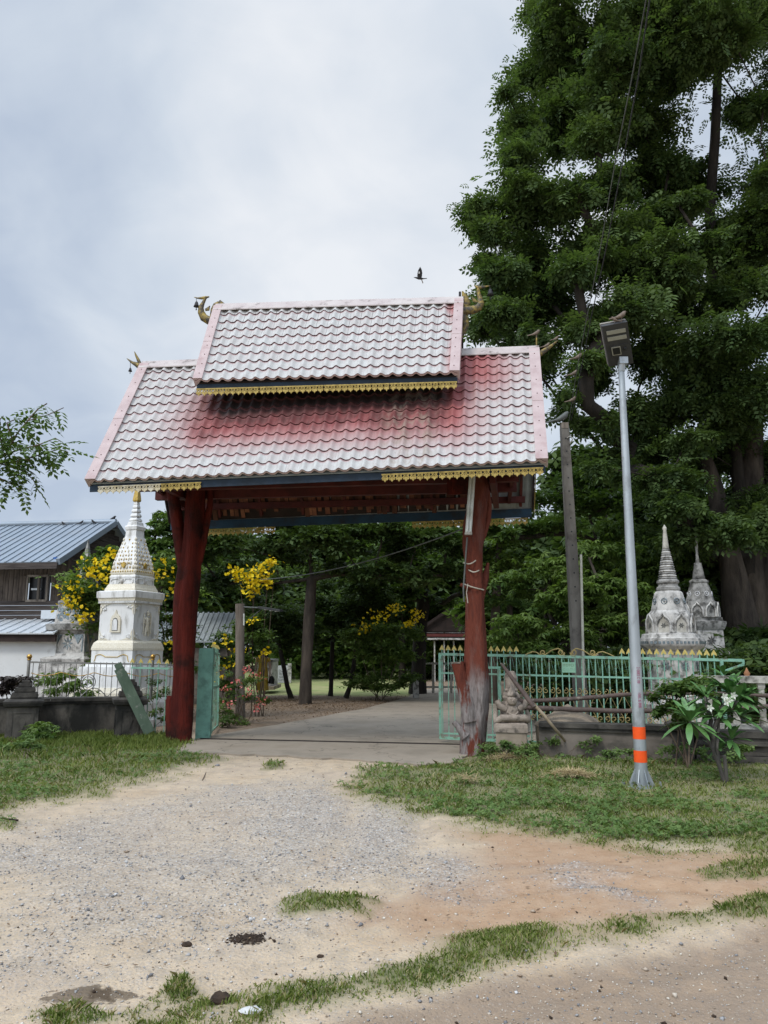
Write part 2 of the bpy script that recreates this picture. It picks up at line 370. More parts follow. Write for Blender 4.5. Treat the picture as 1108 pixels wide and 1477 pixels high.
# ------------------------------------------------------------------ numpy noise and masks
def vnoise(x, y, seed=0):
    xi, yi = np.floor(x).astype(np.int64), np.floor(y).astype(np.int64); fx, fy = x-xi, y-yi
    fx = fx*fx*(3-2*fx); fy = fy*fy*(3-2*fy)
    def h(a, b):
        n = (a*374761393+b*668265263+seed*144269) & 0xffffffff
        n = ((n ^ (n >> 13))*1274126177) & 0xffffffff
        return ((n ^ (n >> 16)) & 0xffff)/65535.
    return (h(xi, yi)*(1-fx)+h(xi+1, yi)*fx)*(1-fy)+(h(xi, yi+1)*(1-fx)+h(xi+1, yi+1)*fx)*fy
def fbm(x, y, s=1., seed=0, o=4):
    r = 0; a = .5; t = 0
    for i in range(o): r = r+a*vnoise(x*s+i*17.3, y*s-i*9.1, seed+i); t += a; a *= .55; s *= 2.1
    return r/t
def sdist(x, y, poly):
    """signed distance to polygon, positive inside"""
    P = np.array([[p[0], p[1]] for p in poly]); Q = np.roll(P, -1, 0)
    d = np.full(x.shape, 1e9); ins = np.zeros(x.shape, bool)
    for (ax, ay), (bx, by) in zip(P, Q):
        ex, ey = bx-ax, by-ay
        t = np.clip(((x-ax)*ex+(y-ay)*ey)/(ex*ex+ey*ey+1e-12), 0, 1)
        d = np.minimum(d, (x-ax-t*ex)**2+(y-ay-t*ey)**2)
        c = ((ay > y) != (by > y)); xx = ax+(y-ay)*ex/(ey if abs(ey) > 1e-12 else 1e-12)
        ins ^= c & (x < xx)
    d = np.sqrt(d); return np.where(ins, d, -d)
def G2(*pts): return [tuple(gr(*p)[:2]) if p[0] is not None else (p[1], p[2]) for p in pts]
W_ = lambda x, y: (None, x, y)
P_grassL = G2(W_(-40, 8.2), W_(-5.4, 8.2), (-60, 1192), (0, 1178), (80, 1157), (150, 1141), (215, 1127), (262, 1112), (322, 1100), (300, 1088), (262, 1078), (225, 1060), (60, 1062), W_(-7, 14.8), W_(-40, 15))
P_grassR = G2((672, 1083), (700, 1070), W_(2.4, 13.2), W_(6, 12), W_(40, 11.6), W_(40, 6.4), W_(6.5, 6.55), (1108, 1238), (1050, 1228), (960, 1226), (880, 1216), (800, 1207), (735, 1196), (690, 1204), (650, 1196), (632, 1176), (560, 1162), (500, 1148), (520, 1130), (556, 1110), (625, 1100))
P_grassM = G2((520, 1108), (600, 1102), (660, 1098), (650, 1130), (540, 1150), (470, 1140))
P_strip = G2((180, 1500), (238, 1452), (300, 1450), (400, 1420), (480, 1408), (560, 1398), (620, 1385), (650, 1355), (690, 1343), (760, 1334), (900, 1328), (1000, 1319), (1108, 1290), W_(5, 6.3), W_(30, 9), W_(30, 8), W_(5, 5.3), (1108, 1328), (1010, 1346), (900, 1362), (800, 1379), (720, 1392), (660, 1412), (560, 1432), (470, 1450), (390, 1480), (330, 1520))
P_patch = G2((405, 1300), (440, 1284), (500, 1286), (545, 1298), (520, 1310), (460, 1318), (420, 1318))
P_small = [G2((112, 1140), (158, 1138), (160, 1150), (118, 1150)), G2((378, 1102), (412, 1102), (412, 1111), (380, 1111)), G2((242, 1415), (268, 1412), (275, 1432), (250, 1440)), G2((60, 1470), (120, 1455), (150, 1480), (60, 1500)), G2((0, 1182), (22, 1184), (18, 1196), (-20, 1198)), G2((1000, 1262), (1108, 1235), (1160, 1250), (1108, 1272), (1020, 1278))]
P_grav = G2((-80, 1230), (60, 1175), (330, 1128), (470, 1120), (560, 1160), (640, 1195), (700, 1262), (640, 1290), (560, 1290), (440, 1330), (300, 1380), (100, 1420), (-80, 1440))
P_gravD = G2((330, 1150), (470, 1128), (545, 1160), (600, 1165), (640, 1200), (690, 1250), (650, 1285), (540, 1270), (400, 1250), (330, 1200))
P_gravS = G2((780, 1262), (850, 1255), (920, 1280), (975, 1308), (940, 1322), (860, 1300), (790, 1278))
P_red = G2((640, 1196), (760, 1198), (960, 1222), (1108, 1236), W_(30, 6.6), W_(30, 9.5), (1108, 1325), (980, 1342), (800, 1360), (660, 1360), (560, 1330), (520, 1300), (600, 1280), (700, 1260))
P_road = G2((300, 1540), (480, 1478), (640, 1440), (760, 1410), (900, 1382), (1010, 1358), (1108, 1335), W_(6, 5.7), W_(30, 8.6), W_(30, -20), W_(-2, -20), W_(-1.0, 2.5))
P_lawn = [(-30, 31), (1.5, 27.5), (1.5, 45), (40, 47), (40, 90), (-60, 90)]
P_slab = G2((255, 1085), (400, 1091), (520, 1097), (600, 1104), (650, 1102), (672, 1092), (720, 1060))+[(3.2, 16), (4.2, 20), (4.4, 27), (2.6, 34)]+G2((598, 997), (589, 1006), (529, 1022), (440, 1039), (333, 1057), (285, 1066))
def smooth(a, lo, hi):
    t = np.clip((a-lo)/(hi-lo), 0, 1); return t*t*(3-2*t)
def masks(x, y):
    nz = (fbm(x, y, 1.6, 3)-.5); nf = (fbm(x, y, 7., 9)-.5)
    j = nz*.7+nf*.35
    g = smooth(sdist(x, y, P_grassL)+j*1.3, -.35, .35)
    g = np.maximum(g, smooth(sdist(x, y, P_grassR)+j*1.3, -.35, .4))
    g = np.maximum(g, .7*smooth(sdist(x, y, P_grassM)+j*1.2, -.05, .25))
    g = np.maximum(g, smooth(sdist(x, y, P_strip)+j*.45, -.12, .14)*(.45+.55*smooth(fbm(x, y, 2.6, 77), .32, .56)))
    g = np.maximum(g, smooth(sdist(x, y, P_patch)+j*.5, -.04, .08))
    for p in P_small: g = np.maximum(g, .8*smooth(sdist(x, y, p)+j*.4, -.04, .06))
    lawn = smooth(sdist(x, y, P_lawn)+j*2, -.5, .5)
    gv = .72*smooth(sdist(x, y, P_grav)+j*1.8, -.4, .7)*(.45+.9*fbm(x, y, 1.1, 31))
    gv = np.maximum(gv, smooth(sdist(x, y, P_gravD)+j*1.4, -.2, .4)*(.75+.25*fbm(x, y, 1.5, 37)))
    gv = np.maximum(gv, smooth(sdist(x, y, P_gravS)+j*1.2, -.25, .3)*.9)
    gv *= 1-g
    rd = smooth(sdist(x, y, P_red)+j*1.1, -.35, .35)
    road = smooth(sdist(x, y, P_road)+j*.35, -.12, .12)
    inside = smooth(y-(15.2+0.0*x)+j*1.5, -.4, .6)
    return g, gv, rd, road, lawn, inside

# ------------------------------------------------------------------ ground
def gmat():
    m, N, L, b = newmat('earth_ground')
    a1 = N.new('ShaderNodeAttribute'); a1.attribute_name = 'mask_a'; a2 = N.new('ShaderNodeAttribute'); a2.attribute_name = 'mask_b'
    s1 = N.new('ShaderNodeSeparateColor'); s2 = N.new('ShaderNodeSeparateColor'); L.new(a1.outputs['Color'], s1.inputs[0]); L.new(a2.outputs['Color'], s2.inputs[0])
    nb = nnoise(N, L, .9, 5, .6); nm = nnoise(N, L, 6, 6, .65); nfine = nnoise(N, L, 60, 4, .7); ng = nnoise(N, L, 130, 3, .8)
    sand = ramp(N, L, nb, [(.3, (.475, .350, .225)), (.5, (.54, .425, .295)), (.7, (.45, .355, .26))])
    sand = nmix(N, L, nmap(N, L, nm, .42, .68, 0, .5), sand, (.30, .245, .18))
    speck = nmath(N, L, 'MULTIPLY', nmap(N, L, nfine, .50, .60), .5)
    sand = nmix(N, L, speck, sand, (.34, .31, .28))
    vor = N.new('ShaderNodeTexVoronoi'); vor.inputs['Scale'].default_value = 55; g = N.new('ShaderNodeNewGeometry'); L.new(g.outputs['Position'], vor.inputs['Vector'])
    vsep = N.new('ShaderNodeSeparateColor'); L.new(vor.outputs['Color'], vsep.inputs[0])
    grav = ramp(N, L, vsep.outputs[0], [(.0, (.15, .145, .145)), (.45, (.31, .30, .29)), (.8, (.46, .45, .43)), (1., (.62, .61, .59))])
    grav = nmix(N, L, nmap(N, L, vor.outputs['Distance'], .25, .6, 0, .5), grav, (.24, .20, .16))
    gf = nmath(N, L, 'MULTIPLY', s1.outputs[1], nmap(N, L, nfine, .36, .62, .35, 1.), True)
    c = nmix(N, L, nmath(N, L, 'MULTIPLY', s1.outputs[2], .8), sand, ramp(N, L, nm, [(.35, (.31, .18, .10)), (.65, (.41, .275, .175))]))
    c = nmix(N, L, gf, c, grav)
    road = ramp(N, L, nm, [(.3, (.33, .235, .155)), (.55, (.26, .195, .14)), (.75, (.38, .285, .20))])
    road = nmix(N, L, nmap(N, L, ng, .52, .62, 0, .45), road, (.14, .12, .105))
    road = nmix(N, L, nmap(N, L, nfine, .60, .66, 0, .5), road, (.46, .42, .37))
    c = nmix(N, L, nmath(N, L, 'MULTIPLY', s2.outputs[0], .9), c, road)
    inn = ramp(N, L, nm, [(.3, (.20, .145, .10)), (.7, (.28, .215, .155))])
    c = nmix(N, L, s2.outputs[2], c, inn)
    soil = ramp(N, L, nm, [(.35, (.115, .135, .055)), (.65, (.20, .185, .095))])
    c = nmix(N, L, nmath(N, L, 'MULTIPLY', s1.outputs[0], .85), c, soil)
    lawn = ramp(N, L, nb, [(.35, (.21, .26, .09)), (.65, (.33, .31, .15))])
    c = nmix(N, L, s2.outputs[1], c, lawn)
    # damp stains
    for (px, py, rx, ry) in ((115, 1444, .17, .10), (165, 1440, .14, .05), (358, 1358, .09, .07)):
        q = gr(px, py); vm = N.new('ShaderNodeVectorMath'); vm.operation = 'SUBTRACT'; L.new(g.outputs['Position'], vm.inputs[0]); vm.inputs[1].default_value = q
        vd = N.new('ShaderNodeVectorMath'); vd.operation = 'DIVIDE'; L.new(vm.outputs[0], vd.inputs[0]); vd.inputs[1].default_value = (rx, ry, 1)
        vl = N.new('ShaderNodeVectorMath'); vl.operation = 'LENGTH'; L.new(vd.outputs[0], vl.inputs[0])
        dd = nmath(N, L, 'ADD', vl.outputs['Value'], nmath(N, L, 'MULTIPLY', nmath(N, L, 'SUBTRACT', nnoise(N, L, 18, 4), .5), 2.2))
        c = nmix(N, L, nmap(N, L, dd, .75, 1.1, .75, 0), c, (.085, .06, .038))
    L.new(c, b.inputs['Base Color']); b.inputs['Roughness'].default_value = .95; b.inputs['Specular IOR Level'].default_value = .15
    hh = nmath(N, L, 'ADD', nmath(N, L, 'MULTIPLY', nm, 1.), nmath(N, L, 'ADD', nmath(N, L, 'MULTIPLY', nfine, .5), nmath(N, L, 'MULTIPLY', nmath(N, L, 'SUBTRACT', 1., vor.outputs['Distance']), .3)))
    nbump(N, L, b, hh, .7, .02)
    return m
xs = np.concatenate([-np.geomspace(900, 13, 26), np.linspace(-12.5, -6, 34)[:-1], np.linspace(-6, 6, 230), np.linspace(6, 12.5, 34)[1:], np.geomspace(13, 900, 26)])
ys = np.concatenate([-np.geomspace(300, 3, 12), np.linspace(-2, 2.6, 14), np.linspace(2.7, 8, 150), np.linspace(8.04, 16, 150)[0:], np.linspace(16.2, 32, 60), np.geomspace(33, 1500, 34)])
X, Y = np.meshgrid(xs, ys); xf, yf = X.ravel(), Y.ravel()
g_, gv_, rd_, road_, lawn_, ins_ = masks(xf, yf)
RUTS = [(G2((-60, 1475), (60, 1432), (200, 1375), (330, 1325), (420, 1280), (500, 1210), (520, 1120)), .09), (G2((60, 1560), (250, 1462), (420, 1380), (560, 1300), (610, 1220), (600, 1120)), .09), (G2((560, 1500), (760, 1440), (980, 1385), (1200, 1340)), .10), (G2((700, 1290), (860, 1275), (1000, 1290), (1160, 1300)), .10)]
def line_dist(x, y, P_):
    d = np.full(x.shape, 1e9)
    for (ax, ay), (bx, by) in zip(P_[:-1], P_[1:]):
        ex, ey = bx-ax, by-ay; t = np.clip(((x-ax)*ex+(y-ay)*ey)/(ex*ex+ey*ey), 0, 1); d = np.minimum(d, np.hypot(x-ax-t*ex, y-ay-t*ey))
    return d
def gz(x, y):
    z = (fbm(x, y, .55, 61)-.5)*.10+(fbm(x, y, 3, 63)-.5)*.035+(fbm(x, y, 11, 65)-.5)*.012
    for P_, w_ in RUTS:
        d_ = line_dist(x, y, P_); z = z-.022*np.exp(-(d_/w_)**2)+.010*np.exp(-((d_-w_*2)/(w_*.6))**2)
    return z
near = smooth(-sdist(xf, yf, [(p[0], p[1]) for p in P_slab]), .0, .5)
damp = np.where((np.abs(xf) < 30) & (yf < 60), 1., 0.)
ins2 = np.where(yf > 14.0, 0.25, 1.)
zf = gz(xf, yf)*near*damp*ins2-.012*(1-near) + g_*.02*near
def ground_z(x, y):
    x = np.atleast_1d(np.asarray(x, float)); y = np.atleast_1d(np.asarray(y, float))
    n_ = smooth(-sdist(x, y, [(p[0], p[1]) for p in P_slab]), .0, .5)
    return gz(x, y)*n_*np.where((np.abs(x) < 30) & (y < 60), 1., 0.)*np.where(y > 14, .25, 1.)-.012*(1-n_)+masks(x, y)[0]*.02*n_
nx, ny = len(xs), len(ys)
ii, jj = np.meshgrid(np.arange(nx-1), np.arange(ny-1)); a = (jj*nx+ii).ravel()
F4 = np.c_[a, a+1, a+1+nx, a+nx]
one = np.ones_like(xf)
rut_ = np.zeros_like(xf)
for P_, w_ in RUTS[:2]: rut_ = np.maximum(rut_, np.exp(-(line_dist(xf, yf, P_)/(w_*1.5))**2))
gv_ = gv_*(1-.75*rut_*fbm(xf, yf, 4, 71))
go = np_mesh('ground', np.c_[xf, yf, zf], F4, gmat(), smooth=True, attrs={'mask_a': ('FLOAT_COLOR', np.c_[g_, np.clip(gv_, 0, 1), rd_, one]), 'mask_b': ('FLOAT_COLOR', np.c_[road_*(1-g_), lawn_, ins_*(1-lawn_), one])})
tag(go, kind='structure')
# concrete drive
def drive_mat():
    m, N, L, b = newmat('worn_concrete')
    nb = nnoise(N, L, 1.1, 6, .6); nf_ = nnoise(N, L, 25, 5, .7)
    c = ramp(N, L, nb, [(.3, (.25, .205, .15)), (.5, (.31, .26, .20)), (.7, (.22, .185, .14))])
    c = nmix(N, L, nmap(N, L, nf_, .5, .7, 0, .35), c, (.20, .17, .13))
    vor = N.new('ShaderNodeTexVoronoi'); vor.feature = 'DISTANCE_TO_EDGE'; vor.inputs['Scale'].default_value = .45
    g = N.new('ShaderNodeNewGeometry'); mp = N.new('ShaderNodeVectorMath'); mp.operation = 'ADD'
    nn = N.new('ShaderNodeTexNoise'); nn.inputs['Scale'].default_value = 3; L.new(g.outputs['Position'], nn.inputs['Vector']); L.new(g.outputs['Position'], mp.inputs[0]); L.new(nn.outputs['Color'], mp.inputs[1]); L.new(mp.outputs[0], vor.inputs['Vector'])
    c = nmix(N, L, nmap(N, L, vor.outputs['Distance'], .0, .012, .7, 0), c, (.10, .08, .06))
    L.new(c, b.inputs['Base Color']); b.inputs['Roughness'].default_value = .9; nbump(N, L, b, nf_, .3, .01)
    return m
mb = MB()
front = [Vector(p).to_3d() for p in P_slab]
# ragged front edge
pts = []
for i, p in enumerate(P_slab):
    q = P_slab[(i+1) % len(P_slab)]; k = 9 if i < 5 else (5 if i > 9 else 1)
    for t in range(k):
        u = t/k; x_, y_ = p[0]*(1-u)+q[0]*u, p[1]*(1-u)+q[1]*u
        if k > 1 and t: x_ += rnd.uniform(-.03, .03); y_ += rnd.uniform(-.09, .09)
        pts.append((x_, y_))
mb.prism(pts, (0, 0, -.035), (1, 0, 0), (0, 1, 0), .10)
mb.build('driveway', drive_mat(), loc=(0, 0, 0), kind='structure')
mb = MB()
p0, p1 = gr(289, 1067), gr(690, 1076)
for o_ in (-.035, .035): mb.bar(p0+Vector((0, o_, .022)), p1+Vector((0, o_, .022)), .014, .012)
mb.bar(p0+Vector((0, 0, .0175)), p1+Vector((0, 0, .0175)), .05, .004)
mb.build('gate_track', pmat('rusty_track', (.045, .035, .03), (.025, .02, .018), 9, .7), loc=tuple(p0), label='rusty steel sliding track set across the concrete threshold', cat='gate track')

# ------------------------------------------------------------------ leaf system
def rotm(yaw, pitch, roll):
    cy, sy, cp, sp, cr_, sr = np.cos(yaw), np.sin(yaw), np.cos(pitch), np.sin(pitch), np.cos(roll), np.sin(roll)
    o = np.zeros((len(yaw), 3, 3))
    o[:, 0, 0] = cy*cp; o[:, 0, 1] = cy*sp*sr-sy*cr_; o[:, 0, 2] = cy*sp*cr_+sy*sr
    o[:, 1, 0] = sy*cp; o[:, 1, 1] = sy*sp*sr+cy*cr_; o[:, 1, 2] = sy*sp*cr_-cy*sr
    o[:, 2, 0] = -sp; o[:, 2, 1] = cp*sr; o[:, 2, 2] = cp*cr_
    return o
def leaflet(o, d, l, wd, dz=0.):
    """diamond-ish quad from o along unit d"""
    o, d = np.array(o, float), np.array(d, float); d = d/np.linalg.norm(d); s = np.array([-d[1], d[0], 0.])
    s = s/(np.linalg.norm(s)+1e-9)
    return [o, o+d*l*.5+s*wd+[0, 0, dz*.3], o+d*l+[0, 0, dz], o+d*l*.5-s*wd+[0, 0, dz*.3]]
def tmpl_pinnate(k=4, L_=1., ll=.42, wd=.09, droop=.25):
    V = []
    for i in range(k):
        x_ = (i+.6)/k*L_; z_ = -droop*x_*x_
        for s in (-1, 1): V += leaflet((x_, 0, z_), (.45, s, 0), ll*(1-.25*i/k), wd, -.12)
    V += leaflet((L_, 0, -droop), (1, .05, 0), ll*.8, wd, -.15)
    return np.array(V)
def tmpl_star(n=5, l=1., wd=.2, droop=-.35, base=.05):
    V = []
    for i in range(n):
        a_ = 2*math.pi*i/n+.3*(i % 2); V += leaflet((base*math.cos(a_), base*math.sin(a_), 0), (math.cos(a_), math.sin(a_), 0), l*(.8+.2*((i*7) % 3)/2), wd, droop)
    return np.array(V)
TP = tmpl_pinnate(3, 1., .5, .12); TPF = tmpl_pinnate(5, 1., .34, .07, .2); TS = tmpl_star(4, 1., .24, -.25); TS6 = tmpl_star(6, 1., .17, -.5); T1 = np.array(leaflet((0, 0, 0), (1, 0, 0), 1., .28, -.1))
def leaf_mesh(name, C, size, T, mat, parent=None, tint=None, pitch=(.1, .45), szvar=.3, r=None, loc=None, yaw=None):
    r = r or rng; n = len(C)
    yw = r.uniform(0, 2*np.pi, n) if yaw is None else yaw+r.normal(0, .5, n)
    Rm = rotm(yw, r.normal(pitch[0], pitch[1], n), r.normal(0, pitch[1]*.8, n))
    s = size*r.uniform(1-szvar, 1+szvar, n)
    V = np.einsum('nij,kj->nki', Rm, T)*s[:, None, None]+C[:, None, :]
    k = len(T); V = V.reshape(-1, 3); F = np.arange(len(V)).reshape(-1, 4)
    t = np.repeat(tint if tint is not None else np.full(n, .5), k)
    return np_mesh(name, V, F, mat, parent, loc, attrs={'tint': ('FLOAT', t)})
def clump_points(clumps, density, r, sub=(7, 12), shell=.55, spread=.36, zs=.72):
    """clumps [(centre, (rx,ry,rz))] -> leaf points in sub-tufts"""
    P, T = [], []
    for c, rad in clumps:
        c = np.array(c); rad = np.array(rad); area = (rad[0]*rad[1]*rad[2])**(2/3)
        ns = int(r.integers(*sub)*max(.6, min(2.2, area/2.)))
        d = r.normal(size=(ns, 3)); d /= np.linalg.norm(d, axis=1)[:, None]; d[:, 2] = np.where(d[:, 2] < -.45, -d[:, 2], d[:, 2])
        sc_ = c+d*rad*r.uniform(shell, 1.05, ns)[:, None]
        n = max(6, int(density*area/ns))
        ct = r.uniform(0, .45)
        for q in sc_:
            sp = rad*spread*r.uniform(.6, 1.25)*np.array([1.1, 1.1, zs])
            m_ = int(n*r.uniform(.6, 1.4)); g = r.normal(size=(m_, 3))*sp*.62*np.where(r.uniform(0, 1, m_) < .28, 1.9, 1.)[:, None]
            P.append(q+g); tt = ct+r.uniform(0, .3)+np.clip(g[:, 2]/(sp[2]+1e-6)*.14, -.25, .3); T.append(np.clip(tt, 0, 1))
    return np.concatenate(P), np.concatenate(T)
def limb_tree(mb, base, trunk, r0, targets, rmin=.02, n=7, seed=1, wob=.12, sag=.0):
    """trunk: list of points from the base. targets joined to the nearest node below them"""
    nodes = [Vector(p) for p in trunk]; par = [i-1 for i in range(len(nodes))]; load = [0.]*len(nodes)
    base = Vector(trunk[0]); leafn = []
    rr = random.Random(seed)
    for t in sorted([Vector(t) for t in targets], key=lambda q: (q-base).length):
        best, bi = 1e9, 0
        for i, p in enumerate(nodes):
            if i == 0 and len(nodes) > 2: continue
            v = t-p; c = v.length*(1+.6*max(0, -v.z/(v.length+1e-6)))
            if c < best: best, bi = c, i
        p = nodes[bi]; v = t-p; k = max(2, int(v.length/1.1)); prev = bi
        for j in range(1, k+1):
            u = j/k; q = p+v*u+Vector((rr.uniform(-1, 1), rr.uniform(-1, 1), rr.uniform(-.5, .8)))*v.length*.07*math.sin(math.pi*u)+Vector((0, 0, -sag*v.length*u*(1-u)))
            nodes.append(q); par.append(prev); load.append(0.); prev = len(nodes)-1
        leafn.append(prev)
    for l in leafn:
        i = l
        while i >= 0: load[i] += 1; i = par[i]
    mx_ = max(load) or 1
    rad = [max(rmin, r0*(l/mx_)**.58) for l in load]
    for i in range(1, len(trunk)): rad[i] = max(rad[i], r0*(1-.45*i/len(trunk)))
    rad[0] = r0*1.25
    kids = {}
    for i, p in enumerate(par):
        if p >= 0: kids.setdefault(p, []).append(i)
    def chain(i):
        c = [i]
        while kids.get(c[-1]):
            ks = sorted(kids[c[-1]], key=lambda q: -load[q]); starts.extend([(c[-1], q) for q in ks[1:]]); c.append(ks[0])
        return c
    starts = []; c = chain(0)
    mb.tube([nodes[i] for i in c], [rad[i] for i in c], n+2, wob=wob, seed=seed)
    while starts:
        p, q = starts.pop(); c = [p]+chain(q); rs = [max(rmin*.7, min(rad[i], rad[c[1]]*1.1)*.62) for i in c]
        mb.tube([nodes[i] for i in c], rs, n, wob=wob*.6, seed=seed+q)
DK = 2.5
def tree(name, base, trunk, r0, clumps, dens, size, T, lmat, bmat, label, cat='tree', group=None, seed=1, pitch=(.1, .45), twigs=0, rmin=.015, shell=.5, spread=.36, sub=(7, 12), szvar=.3, sag=0.):
    r = np.random.default_rng(seed); base = Vector(base)
    root = empty(name, base, label, cat, group)
    mb = MB(); limb_tree(mb, base, [base]+[Vector(p) for p in trunk], r0, [c for c, _ in clumps], rmin=rmin, seed=seed, sag=sag)
    mb.build('trunk', bmat, root)
    P, Tt = clump_points(clumps, dens*DK, r, sub, shell, spread)
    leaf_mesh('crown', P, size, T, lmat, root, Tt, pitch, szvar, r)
    return root
def auto_clumps(c, rad, n, r, cr=(.32, .5)):
    out = []; c = Vector(c)
    for i in range(n):
        d = Vector(r.normal(size=3)); d.normalize()
        if d.z < -.3: d.z = -d.z*.5
        k = r.uniform(.45, .8); s = r.uniform(*cr)
        out.append((c+Vector((d.x*rad[0]*k, d.y*rad[1]*k, d.z*rad[2]*k)), (rad[0]*s, rad[1]*s, rad[2]*s*.8)))
    return out

# ================================================================== THE GATE
TH, GX, GY = -.1241, -1.0488, 13.6005
GD = Vector((math.cos(TH), math.sin(TH), 0)); GN = Vector((-math.sin(TH), math.cos(TH), 0))
def gc(px, py, s, t): return at(px, py, GY+s*GD.y+t*GN.y)
Lo, Wo, off = 3.665, 1.734, .095; Lu, Wu, offu = 2.273, 1.138, .166
FL, FR, RL, RR = gc(128, 697, -Lo+off, -Wo), gc(787, 668, Lo+off, -Wo), gc(207, 530, -Lo+off, 0), gc(775, 508, Lo+off, 0)
UFL, UFR, URL, URR = gc(283, 552, -Lu+offu, -Wu), gc(660, 541, Lu+offu, -Wu), gc(313, 447, -Lu+offu, 0), gc(666, 437, Lu+offu, 0)
def roofmat(name, pale, pale2, strong):
    m, N, L, b = newmat(name)
    g = N.new('ShaderNodeNewGeometry'); sp = N.new('ShaderNodeSeparateXYZ'); L.new(g.outputs['Position'], sp.inputs[0])
    dd = N.new('ShaderNodeVectorMath'); dd.operation = 'DOT_PRODUCT'; L.new(g.outputs['Position'], dd.inputs[0]); dd.inputs[1].default_value = GD
    u = nmath(N, L, 'SUBTRACT', dd.outputs['Value'], Vector((GX, GY, 0)).dot(GD))
    z = sp.outputs[2]
    n1_ = nnoise(N, L, 1.3, 5, .6, stretch=(1, 1, .35)); n2_ = nnoise(N, L, 5, 6, .7); n3_ = nnoise(N, L, 30, 4, .7, stretch=(1, 1, .3))
    c = nmix(N, L, nmap(N, L, n2_, .35, .65), pale, pale2)
    c = nmix(N, L, nmap(N, L, n3_, .46, .68, 0, .5), c, (.40, .355, .335))
    oi = N.new('ShaderNodeObjectInfo'); c = nmix(N, L, nmap(N, L, oi.outputs['Random'], .3, 1., 0, .25), c, (.44, .38, .36))
    zz = nmath(N, L, 'ADD', z, nmath(N, L, 'MULTIPLY', nmath(N, L, 'SUBTRACT', n1_, .5), .7))
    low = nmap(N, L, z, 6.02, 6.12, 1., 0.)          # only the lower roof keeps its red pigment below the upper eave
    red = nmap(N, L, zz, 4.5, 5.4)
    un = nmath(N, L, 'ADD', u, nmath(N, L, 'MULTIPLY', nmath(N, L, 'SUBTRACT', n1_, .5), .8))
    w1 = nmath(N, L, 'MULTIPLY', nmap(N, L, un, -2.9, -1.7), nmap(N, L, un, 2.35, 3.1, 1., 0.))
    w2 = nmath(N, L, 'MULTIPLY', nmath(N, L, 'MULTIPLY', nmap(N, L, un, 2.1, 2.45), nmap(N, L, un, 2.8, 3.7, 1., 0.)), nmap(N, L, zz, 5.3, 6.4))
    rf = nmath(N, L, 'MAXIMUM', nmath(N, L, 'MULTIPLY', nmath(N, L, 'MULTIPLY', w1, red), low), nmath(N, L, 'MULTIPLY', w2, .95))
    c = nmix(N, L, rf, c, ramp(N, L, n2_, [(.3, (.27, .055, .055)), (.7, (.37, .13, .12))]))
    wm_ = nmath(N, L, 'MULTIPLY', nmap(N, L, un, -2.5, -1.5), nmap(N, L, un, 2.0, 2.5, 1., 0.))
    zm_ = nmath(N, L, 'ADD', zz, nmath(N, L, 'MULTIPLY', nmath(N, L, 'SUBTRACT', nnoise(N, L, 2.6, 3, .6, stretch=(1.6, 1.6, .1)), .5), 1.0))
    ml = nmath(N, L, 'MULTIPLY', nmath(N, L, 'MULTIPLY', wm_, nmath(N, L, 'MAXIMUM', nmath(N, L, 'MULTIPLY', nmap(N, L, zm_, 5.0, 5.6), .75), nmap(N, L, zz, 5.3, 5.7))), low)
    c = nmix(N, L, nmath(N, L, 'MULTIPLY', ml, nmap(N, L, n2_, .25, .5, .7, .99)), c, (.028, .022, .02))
    # grey algae streaks where water runs off the upper roof ends
    st = nmath(N, L, 'MULTIPLY', nmath(N, L, 'MULTIPLY', nmap(N, L, u, .9, 1.5), nmap(N, L, u, 1.9, 2.15, 1., 0.)), nmap(N, L, nnoise(N, L, 3.2, 5, .7, stretch=(1.6, 1.6, .5)), .46, .62))
    c = nmix(N, L, nmath(N, L, 'MULTIPLY', nmath(N, L, 'MULTIPLY', st, low), .6), c, (.27, .22, .17))
    if strong: c = nmix(N, L, strong, c, (.42, .16, .16))
    L.new(c, b.inputs['Base Color']); b.inputs['Roughness'].default_value = .62; b.inputs['Specular IOR Level'].default_value = .3
    nbump(N, L, b, n2_, .06, .005)
    return m
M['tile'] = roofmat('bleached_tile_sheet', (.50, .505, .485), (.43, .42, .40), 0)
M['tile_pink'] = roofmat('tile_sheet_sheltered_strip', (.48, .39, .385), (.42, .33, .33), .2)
M['tile_lip'] = pmat('dark_red_tile_edge', (.13, .045, .045), (.08, .03, .03), 9, .6)
M['tile_front'] = pmat('pale_tile_lip', (.60, .50, .49), (.48, .33, .33), 9, .5)
NW = 8
def wave(t): return .050*((math.cos(2*math.pi*(t-.5)) * .5+.5))**1.9
def tile_geo(wd, ln, eave=False):
    """one wave of one pressed row: x along ridge, y down slope, z out"""
    V, F_, Mi = [], [], []
    xs_ = [wd*(i/NW-.5) for i in range(NW+1)]
    rows = [(0., 0.), (.15*ln, .003), (ln*1.0, .020)]
    for (y_, dz) in rows:
        for i, x_ in enumerate(xs_): V.append((x_, y_, wave(i/NW)+dz))
    for r_ in range(2):
        for i in range(NW):
            a_ = r_*(NW+1)+i; F_.append((a_+1, a_, a_+NW+1, a_+NW+2)); Mi.append(1 if r_ == 0 else 0)
    b0 = len(V)
    drops = [(ln, .020), (ln+.003, .013), (ln-.002, .000)] if not eave else [(ln, .020), (ln+.006, .012), (ln+.004, -.020), (ln-.01, -.028)]
    for (y_, dz) in drops:
        for i, x_ in enumerate(xs_): V.append((x_, y_, wave(i/NW)+dz))
    for r_ in range(len(drops)-1):
        for i in range(NW):
            a_ = b0+r_*(NW+1)+i; F_.append((a_+1, a_, a_+NW+1, a_+NW+2)); Mi.append((2 if not eave else (2, 3, 2)[r_]))
    return V, F_, Mi
